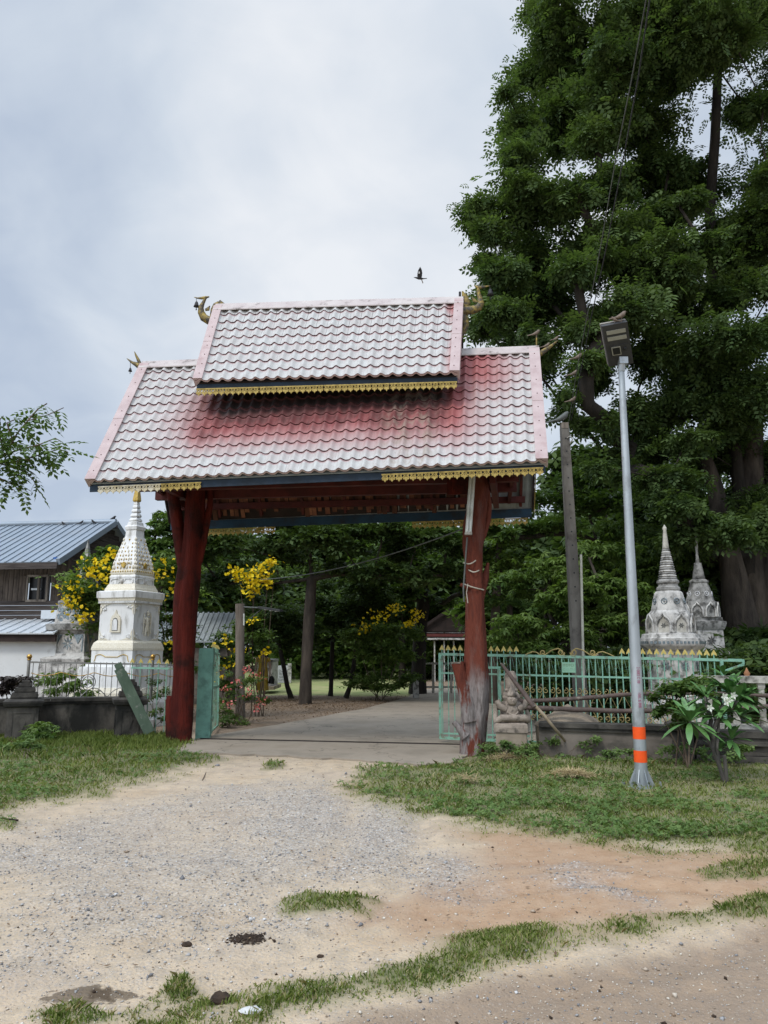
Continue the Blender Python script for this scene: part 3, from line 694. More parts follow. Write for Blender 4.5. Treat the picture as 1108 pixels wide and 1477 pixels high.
def roof_front(E0, E1, R0, R1, ncol, nrow, parent, singles_rows, dz0=.03):
    """tiles between eave line E0-E1 and ridge line R0-R1"""
    P = lambda u, v: (R0*(1-u)+R1*u)*(1-v)+(E0*(1-u)+E1*u)*v
    nrm = ((E1-E0).cross(R0-E0)).normalized()
    if nrm.z < 0: nrm = -nrm
    wd = (E1-E0).length/ncol; ln = (E0-R0).length/nrow
    meshes = {}
    for ev in (False, True):
        V, F_, Mi = tile_geo(wd*1.004, ln, ev); me = bpy.data.meshes.new('tile'); me.from_pydata(V, [], F_)
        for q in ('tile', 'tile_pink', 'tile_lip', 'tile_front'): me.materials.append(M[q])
        me.polygons.foreach_set('material_index', Mi); me.polygons.foreach_set('use_smooth', [i < 2*NW for i in range(len(F_))]); me.update()
        meshes[ev] = (me, V, F_, Mi)
    rest = MB(); cnt = 0; pl = wloc(parent)
    for r_ in range(nrow-1, -1, -1):
        for c_ in range(ncol):
            u0, v0, v1 = (c_+.5)/ncol, r_/nrow, (r_+1)/nrow
            a_, b_ = P(u0, v0), P(u0, v1); l2 = P(c_/ncol, v0); r2 = P((c_+1)/ncol, v0)
            yv = (b_-a_); sy = yv.length/ln; yv.normalize(); xv = (r2-l2); sx = xv.length/wd; xv.normalize(); zv = xv.cross(yv); 
            if zv.dot(nrm) < 0: zv = -zv; xv = -xv
            o_ = a_+nrm*dz0
            if r_ in singles_rows:
                jit = rnd.uniform(-.0022, .0022)
                mat_ = Matrix.LocRotScale(o_-pl+nrm*jit, Matrix((xv, yv, zv)).transposed().to_quaternion(), (1, sy, 1))
                t = bpy.data.objects.new('tile', meshes[r_ == nrow-1][0]); col.objects.link(t); t.parent = parent; t.matrix_basis = mat_; cnt += 1
            else:
                me, V, F_, Mi = meshes[r_ == nrow-1]
                j_ = rnd.uniform(-.0022, .0022)
                b0 = len(rest.v); rest.v += [o_+xv*x*sx+yv*y*sy+zv*(z+j_) for x, y, z in V]
                rest.f += [[b0+i for i in f] for f in F_]; rest.m += Mi; rest.s += [i < 2*NW for i in range(len(F_))]
    if rest.v: rest.build('tile_rows', [M[q] for q in ('tile', 'tile_pink', 'tile_lip', 'tile_front')], parent, kind='stuff')
    return cnt, nrm
gate = empty('temple_gate', (GX, GY, 0), 'Thai style timber gateway with two tiered pale pink tiled roof on red tree trunk posts', 'gateway')
def slab(name, A, B, C_, D_, th, mat, parent):
    n_ = ((B-A).cross(D_-A)).normalized()*th; mb = MB()
    mb.add([A, B, C_, D_, A+n_, B+n_, C_+n_, D_+n_], [(0, 1, 2, 3), (7, 6, 5, 4), (0, 4, 5, 1), (1, 5, 6, 2), (2, 6, 7, 3), (3, 7, 4, 0)])
    return mb.build(name, mat, parent)
def corr_sheet(name, A, B, C_, D_, nw, amp, mat, parent, th=.012):
    """corrugated sheet, A-B along the ridge, D-C along the eave"""
    V, F_ = [], []; n_ = ((B-A).cross(D_-A)).normalized(); k = nw*6
    for side in (0, 1):
        for v in (0, 1):
            for i in range(k+1):
                u = i/k; p = (A*(1-u)+B*u)*(1-v)+(D_*(1-u)+C_*u)*v
                V.append(p+n_*(amp*math.cos(2*math.pi*u*nw)+side*th))
    q = k+1
    for i in range(k):
        F_ += [(i, i+1, q+i+1, q+i), (2*q+i+1, 2*q+i, 3*q+i, 3*q+i+1), (i+1, i, 2*q+i, 2*q+i+1), (q+i, q+i+1, 3*q+i+1, 3*q+i)]
    mb = MB(); mb.add(V, F_, 0, False); return mb.build(name, mat, parent)
# lower roof
lr = empty('lower_roof', tuple((RL+RR)/2), parent=gate)
ur = empty('upper_roof', tuple((URL+URR)/2), parent=gate)
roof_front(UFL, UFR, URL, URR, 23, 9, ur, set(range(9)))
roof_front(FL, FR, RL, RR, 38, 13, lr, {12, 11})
def under(E0, E1, R0, R1, W, parent, drop, mat, th=.02):
    n_ = ((E1-E0).cross(R0-E0)).normalized()
    if n_.z < 0: n_ = -n_
    o_ = n_*-.012
    slab('roof_deck', E0+o_, E1+o_, R1+o_, R0+o_, -th, mat, parent)
    B0, B1 = E0+GN*2*W-Vector((0, 0, drop)), E1+GN*2*W-Vector((0, 0, drop))
    return B0, B1
BL, BR = under(FL, FR, RL, RR, Wo, lr, .08, M['soffit'])
UBL, UBR = under(UFL, UFR, URL, URR, Wu, ur, .05, M['black_wood'])
corr_sheet('back_sheet', RL, RR, BR, BL, 38, .014, M['soffit'], lr)
corr_sheet('back_sheet', URL, URR, UBR, UBL, 23, .014, M['soffit'], ur)
def caps(E0, E1, R0, R1, B0, B1, parent, wcap, ncap):
    nf_ = ((E1-E0).cross(R0-E0)).normalized(); nb_ = ((B1-B0).cross(R0-B0)).normalized()
    if nf_.z < 0: nf_ = -nf_
    if nb_.z < 0: nb_ = -nb_
    ax = (R1-R0).normalized()
    # ridge flashing in lengths with small overlaps
    k = ncap
    for i in range(k):
        a_, b_ = R0+(R1-R0)*(i/k)-ax*.02, R0+(R1-R0)*((i+1)/k)+ax*.03
        mb = MB(); up = Vector((0, 0, .10+.004*(i % 2)))
        fd = (E0-R0).normalized(); bd = (B0-R0).normalized()
        A = [a_+fd*.14+nf_*.112, a_+up+nf_*.03, a_+bd*.14+nb_*.09]; B = [p-a_+b_ for p in A]
        dn = Vector((0, 0, -.02))
        A2 = [p+dn for p in A]; B2 = [p+dn for p in B]
        mb.add(A+B+A2+B2, [(0, 3, 4, 1), (1, 4, 5, 2), (6, 9, 3, 0), (2, 5, 11, 8), (7, 10, 9, 6), (8, 11, 10, 7), (0, 1, 7, 6), (1, 2, 8, 7), (4, 3, 9, 10), (5, 4, 10, 11)])
        mb.build('ridge_cap', M['ridge'], parent)
    # barge flashings along both rakes, two lengths each side
    for (R_, E_, sg) in ((R0, E0, -1), (R1, E1, 1)):
        for j, (v0, v1) in enumerate(((0, .52), (.515, 1.0))):
            p, q = R_+(E_-R_)*v0, R_+(E_-R_)*v1; h_ = nf_*(.106-.004*j); out = ax*sg*.035; inn = -ax*sg*wcap
            mb = MB(); pts_ = [p+inn+h_, p+out+h_, p+out-nf_*.10, p+inn+h_-nf_*.018]; qq = [x+q-p for x in pts_]
            mb.add(pts_+qq, [(0, 1, 5, 4), (1, 2, 6, 5), (3, 0, 4, 7), (2, 3, 7, 6), (3, 2, 1, 0), (4, 5, 6, 7)])
            k_ = 4
            for t in range(k_):
                c_ = p+(q-p)*((t+.5)/k_)+ax*sg*-.06+h_; mb.ball(c_, .011, 6, 3, 1)
            mb.build('barge_flashing', [M['flash'], M['tile_lip']], parent)
    for (R_, E_, sg) in ((R0, B0, -1), (R1, B1, 1)):
        mb = MB(); mb.bar(R_+ax*sg*.02, E_+ax*sg*.02, .03, .16, up=nb_); mb.build('barge_board', M['black_wood'], parent)
    for (R_, E_, sg) in ((R0, E0, -1), (R1, E1, 1)):
        mb = MB(); mb.bar(R_-nf_*.09+ax*sg*-.03, E_-nf_*.09+ax*sg*-.03, .03, .13, up=nf_); mb.build('barge_board', M['black_wood'], parent)
caps(FL, FR, RL, RR, BL, BR, lr, .15, 5)
caps(UFL, UFR, URL, URR, UBL, UBR, ur, .13, 3)
# fascias
Z = Vector((0, 0, 1))
def fascia(a_, b_, h_, mat, parent, dz=-.03, push=0.):
    mb = MB(); mb.bar(a_+Z*(dz-h_/2)+GN*push, b_+Z*(dz-h_/2)+GN*push, .025, h_); return mb.build('fascia_board', mat, parent)
M['navy'] = pmat('dark_navy_fascia', (.018, .035, .058), (.010, .018, .028), 4, .6, .1)
fascia(FL, FR, .13, M['navy'], lr, -.005, .06); fascia(BL, BR, .17, M['blue'], lr, .0, -.05)
fascia(UFL, UFR, .11, M['navy'], ur, -.01, .05); fascia(UBL, UBR, .13, M['blue'], ur, 0, -.05)
# soffit ceiling strips under the back slope (loose wooden boards)
n_ = 62
for i in range(n_):
    if rnd.random() < .05: continue
    u = .05+.80*(i+.5)/n_; a_ = RL+(RR-RL)*u; b_ = BL+(BR-BL)*u; d_ = (b_-a_)
    p = a_+d_*.30; q = a_+d_*(.93+rnd.uniform(-.05, .04)); lean = GD*rnd.uniform(-.05, .05)
    mb = MB(); sh = -Z*.10
    mb.bar(p+sh, q+sh+lean, rnd.uniform(.075, .10), .014, up=(GN+Z).normalized()); o = mb.build('ceiling_board', M['plank'], gate)
mb = MB(); o_ = -Z*.045  # black sheet added behind the boards, darkness of their gaps put in as colour
mb.add([RL+(RR-RL)*.02+(BL-RL)*.05+o_, RL+(RR-RL)*.83+(BR-RR)*.05+o_, RL+(RR-RL)*.83+(BR-RR)*.98+o_, RL+(RR-RL)*.02+(BL-RL)*.98+o_], [(0, 1, 2, 3)]); mb.build('gap_shade_sheet', M['black_wood'], gate)
# rafters and battens
for i in range(9):
    u = .03+.94*i/8
    for (E0_, E1_) in ((FL, FR), (BL, BR)):
        a_ = RL+(RR-RL)*u; b_ = E0_+(E1_-E0_)*u; b_ = b_+(a_-b_)*.07; mb = MB(); mb.bar(a_-Z*.16, b_-Z*.13, .05, .10); mb.build('rafter', M['dark_red'], gate)
# beams
def gp(s, t, z): return Vector((GX, GY, 0))+GD*s+GN*t+Z*z
for t in (-.42, .42):
    mb = MB(); mb.bar(gp(-3.35, t, 4.50), gp(3.4, t, 4.52), .12, .26); mb.build('main_beam', M['dark_red'], gate)
mb = MB(); mb.bar(gp(2.95, -1.0, 4.42), gp(3.05, 1.2, 4.40), .10, .34); mb.build('cross_beam', M['dark_red'], gate)
mb = MB(); mb.bar(gp(-2.75, -1.3, 4.45), gp(-2.75, 1.2, 4.45), .10, .2); mb.build('cross_beam', M['dark_red'], gate)
mb = MB(); mb.bar(gp(2.2, -.62, 4.28), gp(2.75, -.66, 4.28), .06, .26); mb.build('beam_block', M['red_wood'], gate)
for s in (-3.2, 3.3):
    mb = MB(); mb.bar(gp(s, -.0, 4.6), gp(s, 0, 6.6), .12, .12, up=GD); mb.build('king_post', M['dark_red'], gate)
    for t in (-1.55, 1.55):
        mb = MB(); mb.bar(gp(s, 0, 4.55), gp(s, t, 4.45), .06, .14); mb.build('tie_beam', M['dark_red'], gate)
for t in (-1.45, 1.45):
    mb = MB(); mb.bar(gp(-3.5, t, 4.42), gp(3.6, t, 4.44), .08, .12); mb.build('purlin', M['dark_red'], gate)
mb = MB(); mb.bar(gp(-3.4, 0, 6.55), gp(3.5, 0, 6.5), .08, .14); mb.build('purlin', M['dark_red'], gate)
for s in (-2.0, 2.25):
    mb = MB(); mb.bar(gp(s, 0, 4.6), gp(s, 0, 7.6), .14, .14, up=GD); mb.build('king_post', M['dark_red'], gate)
# closing boards between lower roof and upper eave (seen as darkness)
# lace fringes
def lace(a_, b_, unit, h_, mat, parent, name='lace_fringe', push=-.0):
    L_ = (b_-a_).length; k = max(1, int(round(L_/unit))); ux = (b_-a_).normalized(); un = L_/k; mb = MB()
    nrm_ = ux.cross(Z); th = .012
    mb.bar(a_-Z*h_*.07, b_-Z*h_*.07, .014, h_*.14)
    mb.bar(a_-Z*h_*.52, b_-Z*h_*.52, .012, h_*.07)
    for i in range(k):
        c = a_+ux*un*(i+.5)
        P = lambda x, y: (x*un, -y*h_)
        o_ = c
        for sg in (-1, 1):   # diagonal bars of the diamond lattice
            mb.prism([P(sg*.0, .10), P(sg*.13, .10), P(sg*.50, .50), P(sg*.37, .50)][::sg], o_, ux, Z, th)
            mb.prism([P(sg*.50, .10), P(sg*.37, .10), P(sg*.0, .50), P(sg*.13, .50)][::sg], o_, ux, Z, th*.8)
        mb.prism([P(0, .24), P(.10, .31), P(0, .38), P(-.10, .31)], o_, ux, Z, th)
        mb.prism([P(-.36, .54), P(-.46, .66), P(-.34, .76), P(-.22, .70), P(-.20, .80), P(-.10, .84), P(0, 1.), P(.10, .84), P(.20, .80), P(.22, .70), P(.34, .76), P(.46, .66), P(.36, .54)], o_, ux, Z, th)
    return mb.build(name, mat, parent)
ef = lambda u: FL+(FR-FL)*u-GN*.0
def ex(px):  # fraction along lower eave for a photo x
    return (px-128)/(787-128)
for (x0, x1, mt) in ((142, 238, 'lace_white'), (238, 299, 'lace'), (561, 640, 'lace'), (641, 712, 'lace'), (713, 784, 'lace')):
    a_, b_ = ef(ex(x0))-Z*.055+GN*.02, ef(ex(x1))-Z*.055+GN*.02
    lace(a_, b_, .105, .135, M[mt], lr)
for i in range(4):
    a_, b_ = UFL+(UFR-UFL)*(i/4), UFL+(UFR-UFL)*((i+1)/4-.002); lace(a_-Z*.10+GN*.02, b_-Z*.10+GN*.02, .10, .14, M['lace'], ur)
for (u0, u1) in ((.06, .30), (.68, .82), (.84, .99)):
    lace(BL+(BR-BL)*u0-Z*.17, BL+(BR-BL)*u1-Z*.17, .105, .15, M['lace'], lr)
# rake lace on the right end
mb = MB(); a_, b_ = BR+(RR-BR)*.03, BR+(RR-BR)*.55
for i in range(14):
    p = a_+(b_-a_)*(i/14)-Z*.05+GD*.05; mb.prism([(-.04, .05), (-.05, -.04), (0, -.11), (.05, -.04), (.04, .05)], p, GN, Z, .012)
mb.build('lace_fringe', M['lace'], lr)
# posts -----------------------------------------------------------
def pathpx(seq, Y): return [at(x, y, Y) for x, y in seq]
gpl = empty('post', (-3.55, 14.1, 0), parent=gate)
mb = MB(); Yp = 14.1
def rpx(w_, Y=Yp): return w_/2/ppm(Y)
mb.tube(pathpx([(262, 1082), (262, 1072), (263, 1040), (264, 1000), (265, 950), (267, 900), (270, 850), (274, 815), (277, 780), (280, 740), (283, 690), (284, 670)], Yp), [rpx(q) for q in (34, 31, 31, 31, 31, 33, 34, 31, 29, 28, 28, 28)], 22, wob=.17, seed=3)
mb.tube(pathpx([(252, 1080), (250, 1062), (247, 1035), (246, 1010), (247, 1004)], Yp-.05), [rpx(q) for q in (24, 21, 17, 14, 11)], 12, wob=.12, seed=5)
mb.tube(pathpx([(272, 860), (266, 820), (259, 780), (253, 740), (248, 705), (245, 680)], Yp-.02), [rpx(q) for q in (24, 20, 19, 18, 17, 15)], 12, wob=.12, seed=8)
mb.tube(pathpx([(285, 810), (292, 785), (298, 755), (303, 730), (303, 715), (305, 690)], Yp+.05), [rpx(q) for q in (16, 13, 11, 9, 8, 8)], 10, wob=.12, seed=9)
mb.build('trunk', M['red_wood'], gpl)
# right post with worn patches
def worn_red():
    m, N, L, b = newmat('worn_red_painted_trunk')
    g = N.new('ShaderNodeNewGeometry'); sp = N.new('ShaderNodeSeparateXYZ'); L.new(g.outputs['Position'], sp.inputs[0])
    n1_ = nnoise(N, L, 3.2, 6, .65, stretch=(1.3, 1.3, .35)); n2_ = nnoise(N, L, 9, 6, .7, stretch=(1, 1, .25)); n3_ = nnoise(N, L, 22, 4, .7, stretch=(1, 1, .2))
    c = ramp(N, L, n2_, [(.3, (.075, .022, .016)), (.55, (.150, .042, .026)), (.75, (.09, .030, .022))])
    low = nmap(N, L, sp.outputs[2], .9, 1.55, 1, 0)
    wr = nmap(N, L, nmath(N, L, 'ADD', n1_, nmath(N, L, 'MULTIPLY', low, .17)), .56, .64)
    wr = nmath(N, L, 'MULTIPLY', wr, nmath(N, L, 'MAXIMUM', low, .12))
    c = nmix(N, L, wr, c, ramp(N, L, n3_, [(.35, (.13, .11, .10)), (.65, (.30, .265, .25))]))
    L.new(c, b.inputs['Base Color']); b.inputs['Roughness'].default_value = .8; b.inputs['Specular IOR Level'].default_value = .12; nbump(N, L, b, nmath(N, L, 'ADD', n2_, n3_), .9, .03)
    return m
M['worn_red'] = worn_red()
gpr = empty('post', (1.4, 12.5, 0), parent=gate); Yr = 12.5
mb = MB()
mb.tube(pathpx([(681, 1100), (682, 1085), (684, 1060), (686, 1020), (687, 985), (687, 950), (686, 900), (684, 850), (684, 815), (683, 790), (686, 760), (690, 730), (693, 700), (694, 672)], Yr), [rpx(q, Yr) for q in (34, 33, 34, 35, 34, 31, 28, 26, 25, 28, 32, 29, 25, 24)], 22, wob=.19, seed=13)
mb.tube(pathpx([(679, 1040), (673, 1010), (667, 985), (662, 965), (660, 956)], Yr-.08), [rpx(q, Yr) for q in (24, 21, 18, 17, 18)], 12, wob=.08, seed=15)
mb.tube(pathpx([(672, 1062), (666, 1055), (660, 1047), (655, 1041)], Yr-.12), [rpx(q, Yr) for q in (16, 11, 8, 8)], 8, wob=.1, seed=16)
mb.tube(pathpx([(691, 870), (696, 850), (700, 832), (704, 812)], Yr+.05), [rpx(q, Yr) for q in (13, 12, 12, 4)], 8, wob=.1, seed=17)
mb.tube(pathpx([(690, 785), (698, 770), (704, 750), (705, 730), (702, 712), (698, 700)], Yr), [rpx(q, Yr) for q in (13, 10, 9, 9, 10, 10)], 9, wob=.12, seed=18)
mb.tube(pathpx([(684, 848), (672, 847), (664, 843)], Yr-.1), [rpx(q, Yr) for q in (8, 6, 5)], 7, wob=.1, seed=19)
mb.build('trunk', M['worn_red'], gpr)
mb = MB(); c_ = at(660, 956, Yr-.08); mb.lathe(c_, [(.10, -.01), (.095, .012)], 12, smooth=False); mb.build('cut_face', M['post_wood'], gpr)
# straps and wires wound on the right post
mb = MB()
for (x0, y0, x1, y1, sg) in ((669, 812, 689, 806, 5), (676, 822, 692, 822, 4), (668, 842, 698, 851, 1)):
    pts_ = [at(x0+(x1-x0)*t, y0+(y1-y0)*t+math.sin(math.pi*t)*sg*.8, Yr-.10-.10*math.sin(math.pi*t)) for t in [i/8 for i in range(9)]]
    mb.tube(pts_, .011, 5)
mb.tube(pathpx([(675, 842), (673, 855), (675, 870)], Yr-.22), .008, 5)
mb.build('strap', M['rope'], gpr)
# fluorescent batten on the right post
fl = empty('fluorescent_light', at(680, 690, Yr-.32), 'long white fluorescent batten light hanging on the right gate post', 'light fitting')
a_, b_ = at(681.5, 686, Yr-.30), at(675.5, 770, Yr-.30)
mb = MB(); mb.bar(a_, b_, .10, .05, up=(0, -1, 0)); mb.build('housing', M['tube_white'], fl)
ax_ = (b_-a_).normalized(); sx_ = Vector((1, 0, 0))
for s_ in (-.026, .026):
    mb = MB(); mb.tube([a_+ax_*.03+sx_*s_+Vector((0, -.04, 0)), b_-ax_*.03+sx_*s_+Vector((0, -.04, 0))], .015, 8); mb.build('tube', M['tube_white'], fl)
for p in (a_, b_):
    mb = MB(); mb.box(p+Vector((0, -.01, 0)), (.115, .08, .035)); mb.build('end_cap', M['frame_pale'], fl)
cd = MB(); cd.tube([at(674, 775, Yr-.27), at(671, 815, Yr-.2), at(668.5, 850, Yr-.2), at(669.5, 868, Yr-.2)], .013, 6)
o = cd.build('conduit', M['wire_grey'], loc=tuple(at(671, 815, Yr-.2)), label='thin grey conduit hanging below the fluorescent light on the right post', cat='conduit')
# thin cable from the post across the opening to the left
def cable(name, A, B, sag, r_, mat, label, cat='cable', n=18, group=None):
    mb = MB(); mb.tube([A+(B-A)*(i/n)-Z*sag*4*(i/n)*(1-i/n) for i in range(n+1)], r_, 5)
    return mb.build(name, mat, loc=tuple(A), label=label, cat=cat, group=group)
cable('cable', at(665, 764, 12.5), at(376, 836, 17.6), .16, .011, M['wire_grey'], 'slack grey cable strung across the gateway opening from the right post')

# finials -----------------------------------------------------------
def bell(name, px, py, Y, s, label, top):
    b0 = at(px, py, Y); mb = MB()
    mb.lathe(b0, [(.012*s, .10*s), (.03*s, .085*s), (.045*s, .04*s), (.055*s, 0), (.075*s, -.045*s)], 10, smooth=True)
    root = mb.build(name, M['bird'], loc=tuple(b0), label=label, cat='bell')
    m2 = MB(); m2.tube([b0+Z*.09*s, top], .005, 4); m2.tube([b0-Z*.04*s, b0-Z*.10*s], .006, 4); m2.box(b0-Z*.12*s, (.03*s, .004, .04*s)); m2.build('clapper', M['bird'], root)
def finial(label, Y, parts, base):
    root = empty('roof_finial', tuple(base), label, 'finial')
    for (nm, seq, rs, fl_) in parts:
        mb = MB(); mb.tube(pathpx(seq, Y), [r/ppm(Y, 7) for r in rs], 9, flat=fl_, flatax=(0, 1, 0)); mb.build(nm, M['gold_old'], root)
    return root
YUL, YUR, YLL, YLR = URL.y, URR.y, RL.y, RR.y
fu = finial('gilded bird shaped finial with raised beak on the upper left roof end', YUL, [
    ('body', [(316, 452), (308, 461), (301, 462), (294, 458), (290, 450), (290, 443), (293, 437), (296, 431), (297, 429)], [6, 7, 6.5, 6, 5, 4, 2.6, 2, 2.4], .75),
    ('beak', [(302, 428), (297, 429), (291, 430), (285, 430), (280, 428.5)], [1, 2.2, 2.2, 1.2, .4], .6),
    ('wing', [(305, 456), (308, 447), (312, 440), (316, 435)], [2.5, 4.5, 5, 1.5], .35),
    ('crest', [(319, 446), (320, 438), (317, 433)], [4, 4, 1], .3),
    ('feather', [(296, 447), (300, 446), (303, 441)], [2, 3.2, .6], .3)], URL)
fu2 = finial('gilded bird shaped finial with raised beak on the upper right roof end', YUR, [
    ('body', [(666, 449), (673, 448), (682, 447), (690, 444), (694, 437), (692, 428), (690, 421), (690, 416)], [7, 7, 6.5, 6, 5, 3.6, 2.6, 2.2], .75),
    ('beak', [(684, 411.5), (689, 414.5), (694, 414.5), (700, 413.5), (707.5, 412)], [.6, 2.6, 2.6, 1.5, .4], .6),
    ('wing', [(670, 442), (674, 437), (671, 429), (667, 420)], [5, 5.5, 5, 1], .35),
    ('feather', [(688, 436), (684, 433), (681, 428)], [2, 3, .6], .3),
    ('tail', [(668, 452), (671, 462), (672, 470), (669, 479), (666, 487)], [5, 5.5, 4.5, 3.5, 1], .5)], URR)
mb = MB(); mb.tube(pathpx([(663.5, 434), (663.5, 421)], YUR), .022, 6); mb.build('spike', M['bird'], fu2)
fl_ = finial('small weathered finial with two upswept horns on the lower left roof end', YLL, [
    ('body', [(206, 532), (201, 528), (196, 525), (191, 523), (187, 520), (183, 517)], [4.6, 4.4, 3.4, 2, 1.3, .4], .7),
    ('tail', [(205, 535), (203, 527), (199, 518), (196, 512), (194, 507)], [2.2, 2.8, 2.2, 1.4, .4], .5)], RL)
fr_ = finial('slim gilded upswept horn finial on the lower right roof end', YLR, [
    ('body', [(775, 513), (781, 509), (788, 504), (795, 499), (801, 494), (805, 491)], [3.6, 4.2, 3.6, 2.2, 1.3, .4], .6)], RR)
mb = MB(); mb.tube(pathpx([(774, 516), (774, 500), (774, 484)], YLR), .014, 6); mb.build('spike', M['gold_old'], fr_)
bell('bell', 283.5, 440, YUL, .75, 'small dark bell hanging from the beak of the upper left finial', at(283, 430, YUL))
bell('bell', 707.5, 423, YUR, .85, 'small dark bell hanging from the beak of the upper right finial', at(706, 413, YUR))
bell('bell', 188, 534, YLL, .5, 'tiny bell hanging from the finial on the lower left roof end', at(188, 521, YLL))
# birds -------------------------------------------------------------
def perched(px, py, Y, s, face, label, mat='bird_brown', group=None):
    p = at(px, py, Y); root = empty('bird', tuple(p), label, 'bird', group)
    f = face; mb = MB()
    mb.tube([p+Vector((-f*.10*s, 0, .045*s)), p+Vector((-f*.05*s, 0, .055*s)), p+Vector((0, 0, .075*s)), p+Vector((f*.035*s, 0, .105*s)), p+Vector((f*.05*s, 0, .13*s)), p+Vector((f*.065*s, 0, .14*s))], [.008*s, .02*s, .034*s, .03*s, .021*s, .01*s], 8)
    mb.tube([p+Vector((-f*.09*s, 0, .047*s)), p+Vector((-f*.16*s, 0, .03*s))], [.014*s, .008*s], 6, flat=.5)
    mb.tube([p+Vector((f*.06*s, 0, .137*s)), p+Vector((f*.09*s, 0, .133*s))], [.007*s, .001], 5)
    for d in (-.012, .012): mb.tube([p+Vector((f*.005*s, d*s, .05*s)), p+Vector((f*.005*s, d*s, 0))], .003*s, 4)
    mb.build('body', M[mat], root); return root
perched(602, 438.5, (URL.y+URR.y)/2-.03, .55, -1, 'tiny dark bird sitting on the upper roof ridge below the flying bird', 'bird')
perched(773.5, 486.5, YLR, 1.0, 1, 'brown bird perched on the spike at the lower right roof end')
perched(789, 503, YLR, .8, 1, 'pale brown bird perched midway along the lower right roof horn')
perched(802, 492.5, YLR, .7, 1, 'small brown bird at the tip of the lower right roof horn')
# flying bird
p = at(605, 401, 12.0); root = empty('bird', tuple(p), 'black bird flying with wings raised above the roof', 'bird'); k = 1/ppm(12, 8)
q_ = lambda x, y, dy=0: p+Vector(((x-605)*k, dy, -(y-401)*k))
mb = MB(); mb.tube([q_(597, 400), q_(600, 400.5), q_(604, 401.5), q_(608, 402), q_(611, 402), q_(616, 401.5)], [.3*k, 1.1*k, 1.9*k, 1.6*k, .8*k, .5*k], 8); mb.build('body', M['bird'], root)
for dy, nm in ((.05, 'wing'), (-.05, 'wing')):
    mb = MB(); o2_ = q_(605, 401, dy*.3)
    mb.prism([(-1.5*k, 0), (-3*k, 5*k), (-2*k, 10*k), (1*k, 15*k), (3.2*k, 11*k), (4.2*k, 6*k), (3*k, 0)], o2_, (1, 0, 0), Vector((0, dy*7, 1)).normalized(), .012); wg = mb.build(nm, M['bird'], root)
    m2 = MB(); m2.prism([(-1.6*k, 5*k), (-1*k, 8.6*k), (.4*k, 7.2*k), (.6*k, 5*k)], o2_+Vector((0, -.012 if dy < 0 else .012, 0)), (1, 0, 0), Vector((0, dy*7, 1)).normalized(), .016); m2.build('wing_patch', M['feather_white'], wg)
mb = MB(); mb.tube([q_(608, 403), q_(609.5, 407), q_(610, 409)], .008, 5); mb.build('leg', M['bird_brown'], root)
# fallback birds on house ridge etc. are added with the house

# ================================================================== WALLS AND RAILINGS
def wall_run(name, A, B, h, th, mats, label, cope=.13, base_h=.12, holes=None, wallname='wall_panel'):
    A, B = Vector(A), Vector(B); root = empty(name, tuple(A), label, 'wall')
    d = (B-A).normalized(); n = int((B-A).length/.35)+1
    mb = MB(); mb.bar(A+Z*(h-cope*.7)/2, B+Z*(h-cope*.7)/2, th, h-cope*.7); mb.build(wallname, mats[0], root)
    mb = MB(); mb.bar(A+Z*(h-cope*.62)-d*.0, B+Z*(h-cope*.62), th+.07, cope*.36); mb.build('coping_moulding', mats[1], root)
    # coping in uneven lengths
    k = max(1, int((B-A).length/1.2))
    for i in range(k):
        a_, b_ = A+(B-A)*(i/k)+d*.004, A+(B-A)*((i+1)/k)-d*.004; z_ = h-cope*.22+rnd.uniform(-.004, .004)
        mb = MB(); mb.bar(a_+Z*z_, b_+Z*z_, th+.13, cope*.44); mb.build('coping', mats[1], root)
    return root
# left wall
LW0, LW1 = gr(-330, 1079)+Vector((0, .12, 0)), gr(178, 1060.5)+Vector((0, .12, 0)); hl = .70
LWd = (LW1-LW0).normalized(); LWn = Vector((-LWd.y, LWd.x, 0))
wl = wall_run('low_wall', LW0, LW1, hl, .22, (M['wall_old'], M['wall_dark']), 'low stained blackish plaster wall below the steel railing, left of the gate')
def wall_pillar(p, wd, h, yaw, mats, label, name='wall_pillar', stepped=True, carve=True):
    root = empty(name, tuple(p), label, 'pillar'); mb = MB(); hw = wd/2
    mb.lathe(p, [(hw, -.05), (hw, h-.10)], 4, yaw); mb.build('shaft', mats[0], root)
    mb = MB(); mb.lathe(p, [(hw+.02, h-.10), (hw+.05, h-.085), (hw+.07, h-.03), (hw+.07, h), (hw*.96, h+.035)], 4, yaw); mb.build('cap', mats[1], root)
    if stepped:
        z = h+.036; r_ = hw*.72
        for i, (rr_, hh) in enumerate(((.84, .10), (.64, .09), (.42, .07), (.26, .05))):
            mb = MB(); mb.lathe(p, [(hw*rr_, z), (hw*rr_*1.04, z+hh*.3), (hw*rr_*.97, z+hh)], 4, yaw); mb.build('cap_step', mats[1], root); z += hh
    if carve:
        for k in range(4):
            a = yaw+k*math.pi/2-math.pi/2; nv = Vector((math.cos(a), math.sin(a), 0)); tv = Vector((-nv.y, nv.x, 0))
            mb = MB(); c = p+nv*(hw+.004)
            for (x, y, w_, h_) in ((-.66*hw, h*.42, .02, h*.62), (.66*hw, h*.42, .02, h*.62), (0, h*.73, 1.3*hw, .02), (0, h*.11, 1.3*hw, .02)):
                mb.box(c+tv*x+Z*y, (w_ if abs(x) > 0 or w_ > .05 else w_, .012, h_), Matrix((tv, nv, Z)).transposed())
            mb.prism([(0, h*.62), (-.12*hw*2, h*.5), (-.05*hw*2, h*.38), (0, h*.28), (.05*hw*2, h*.38), (.12*hw*2, h*.5)], c, tv, Z, .014)
            mb.build('carved_panel', mats[0], root)
    return root
yawL = math.atan2(LWd.y, LWd.x)
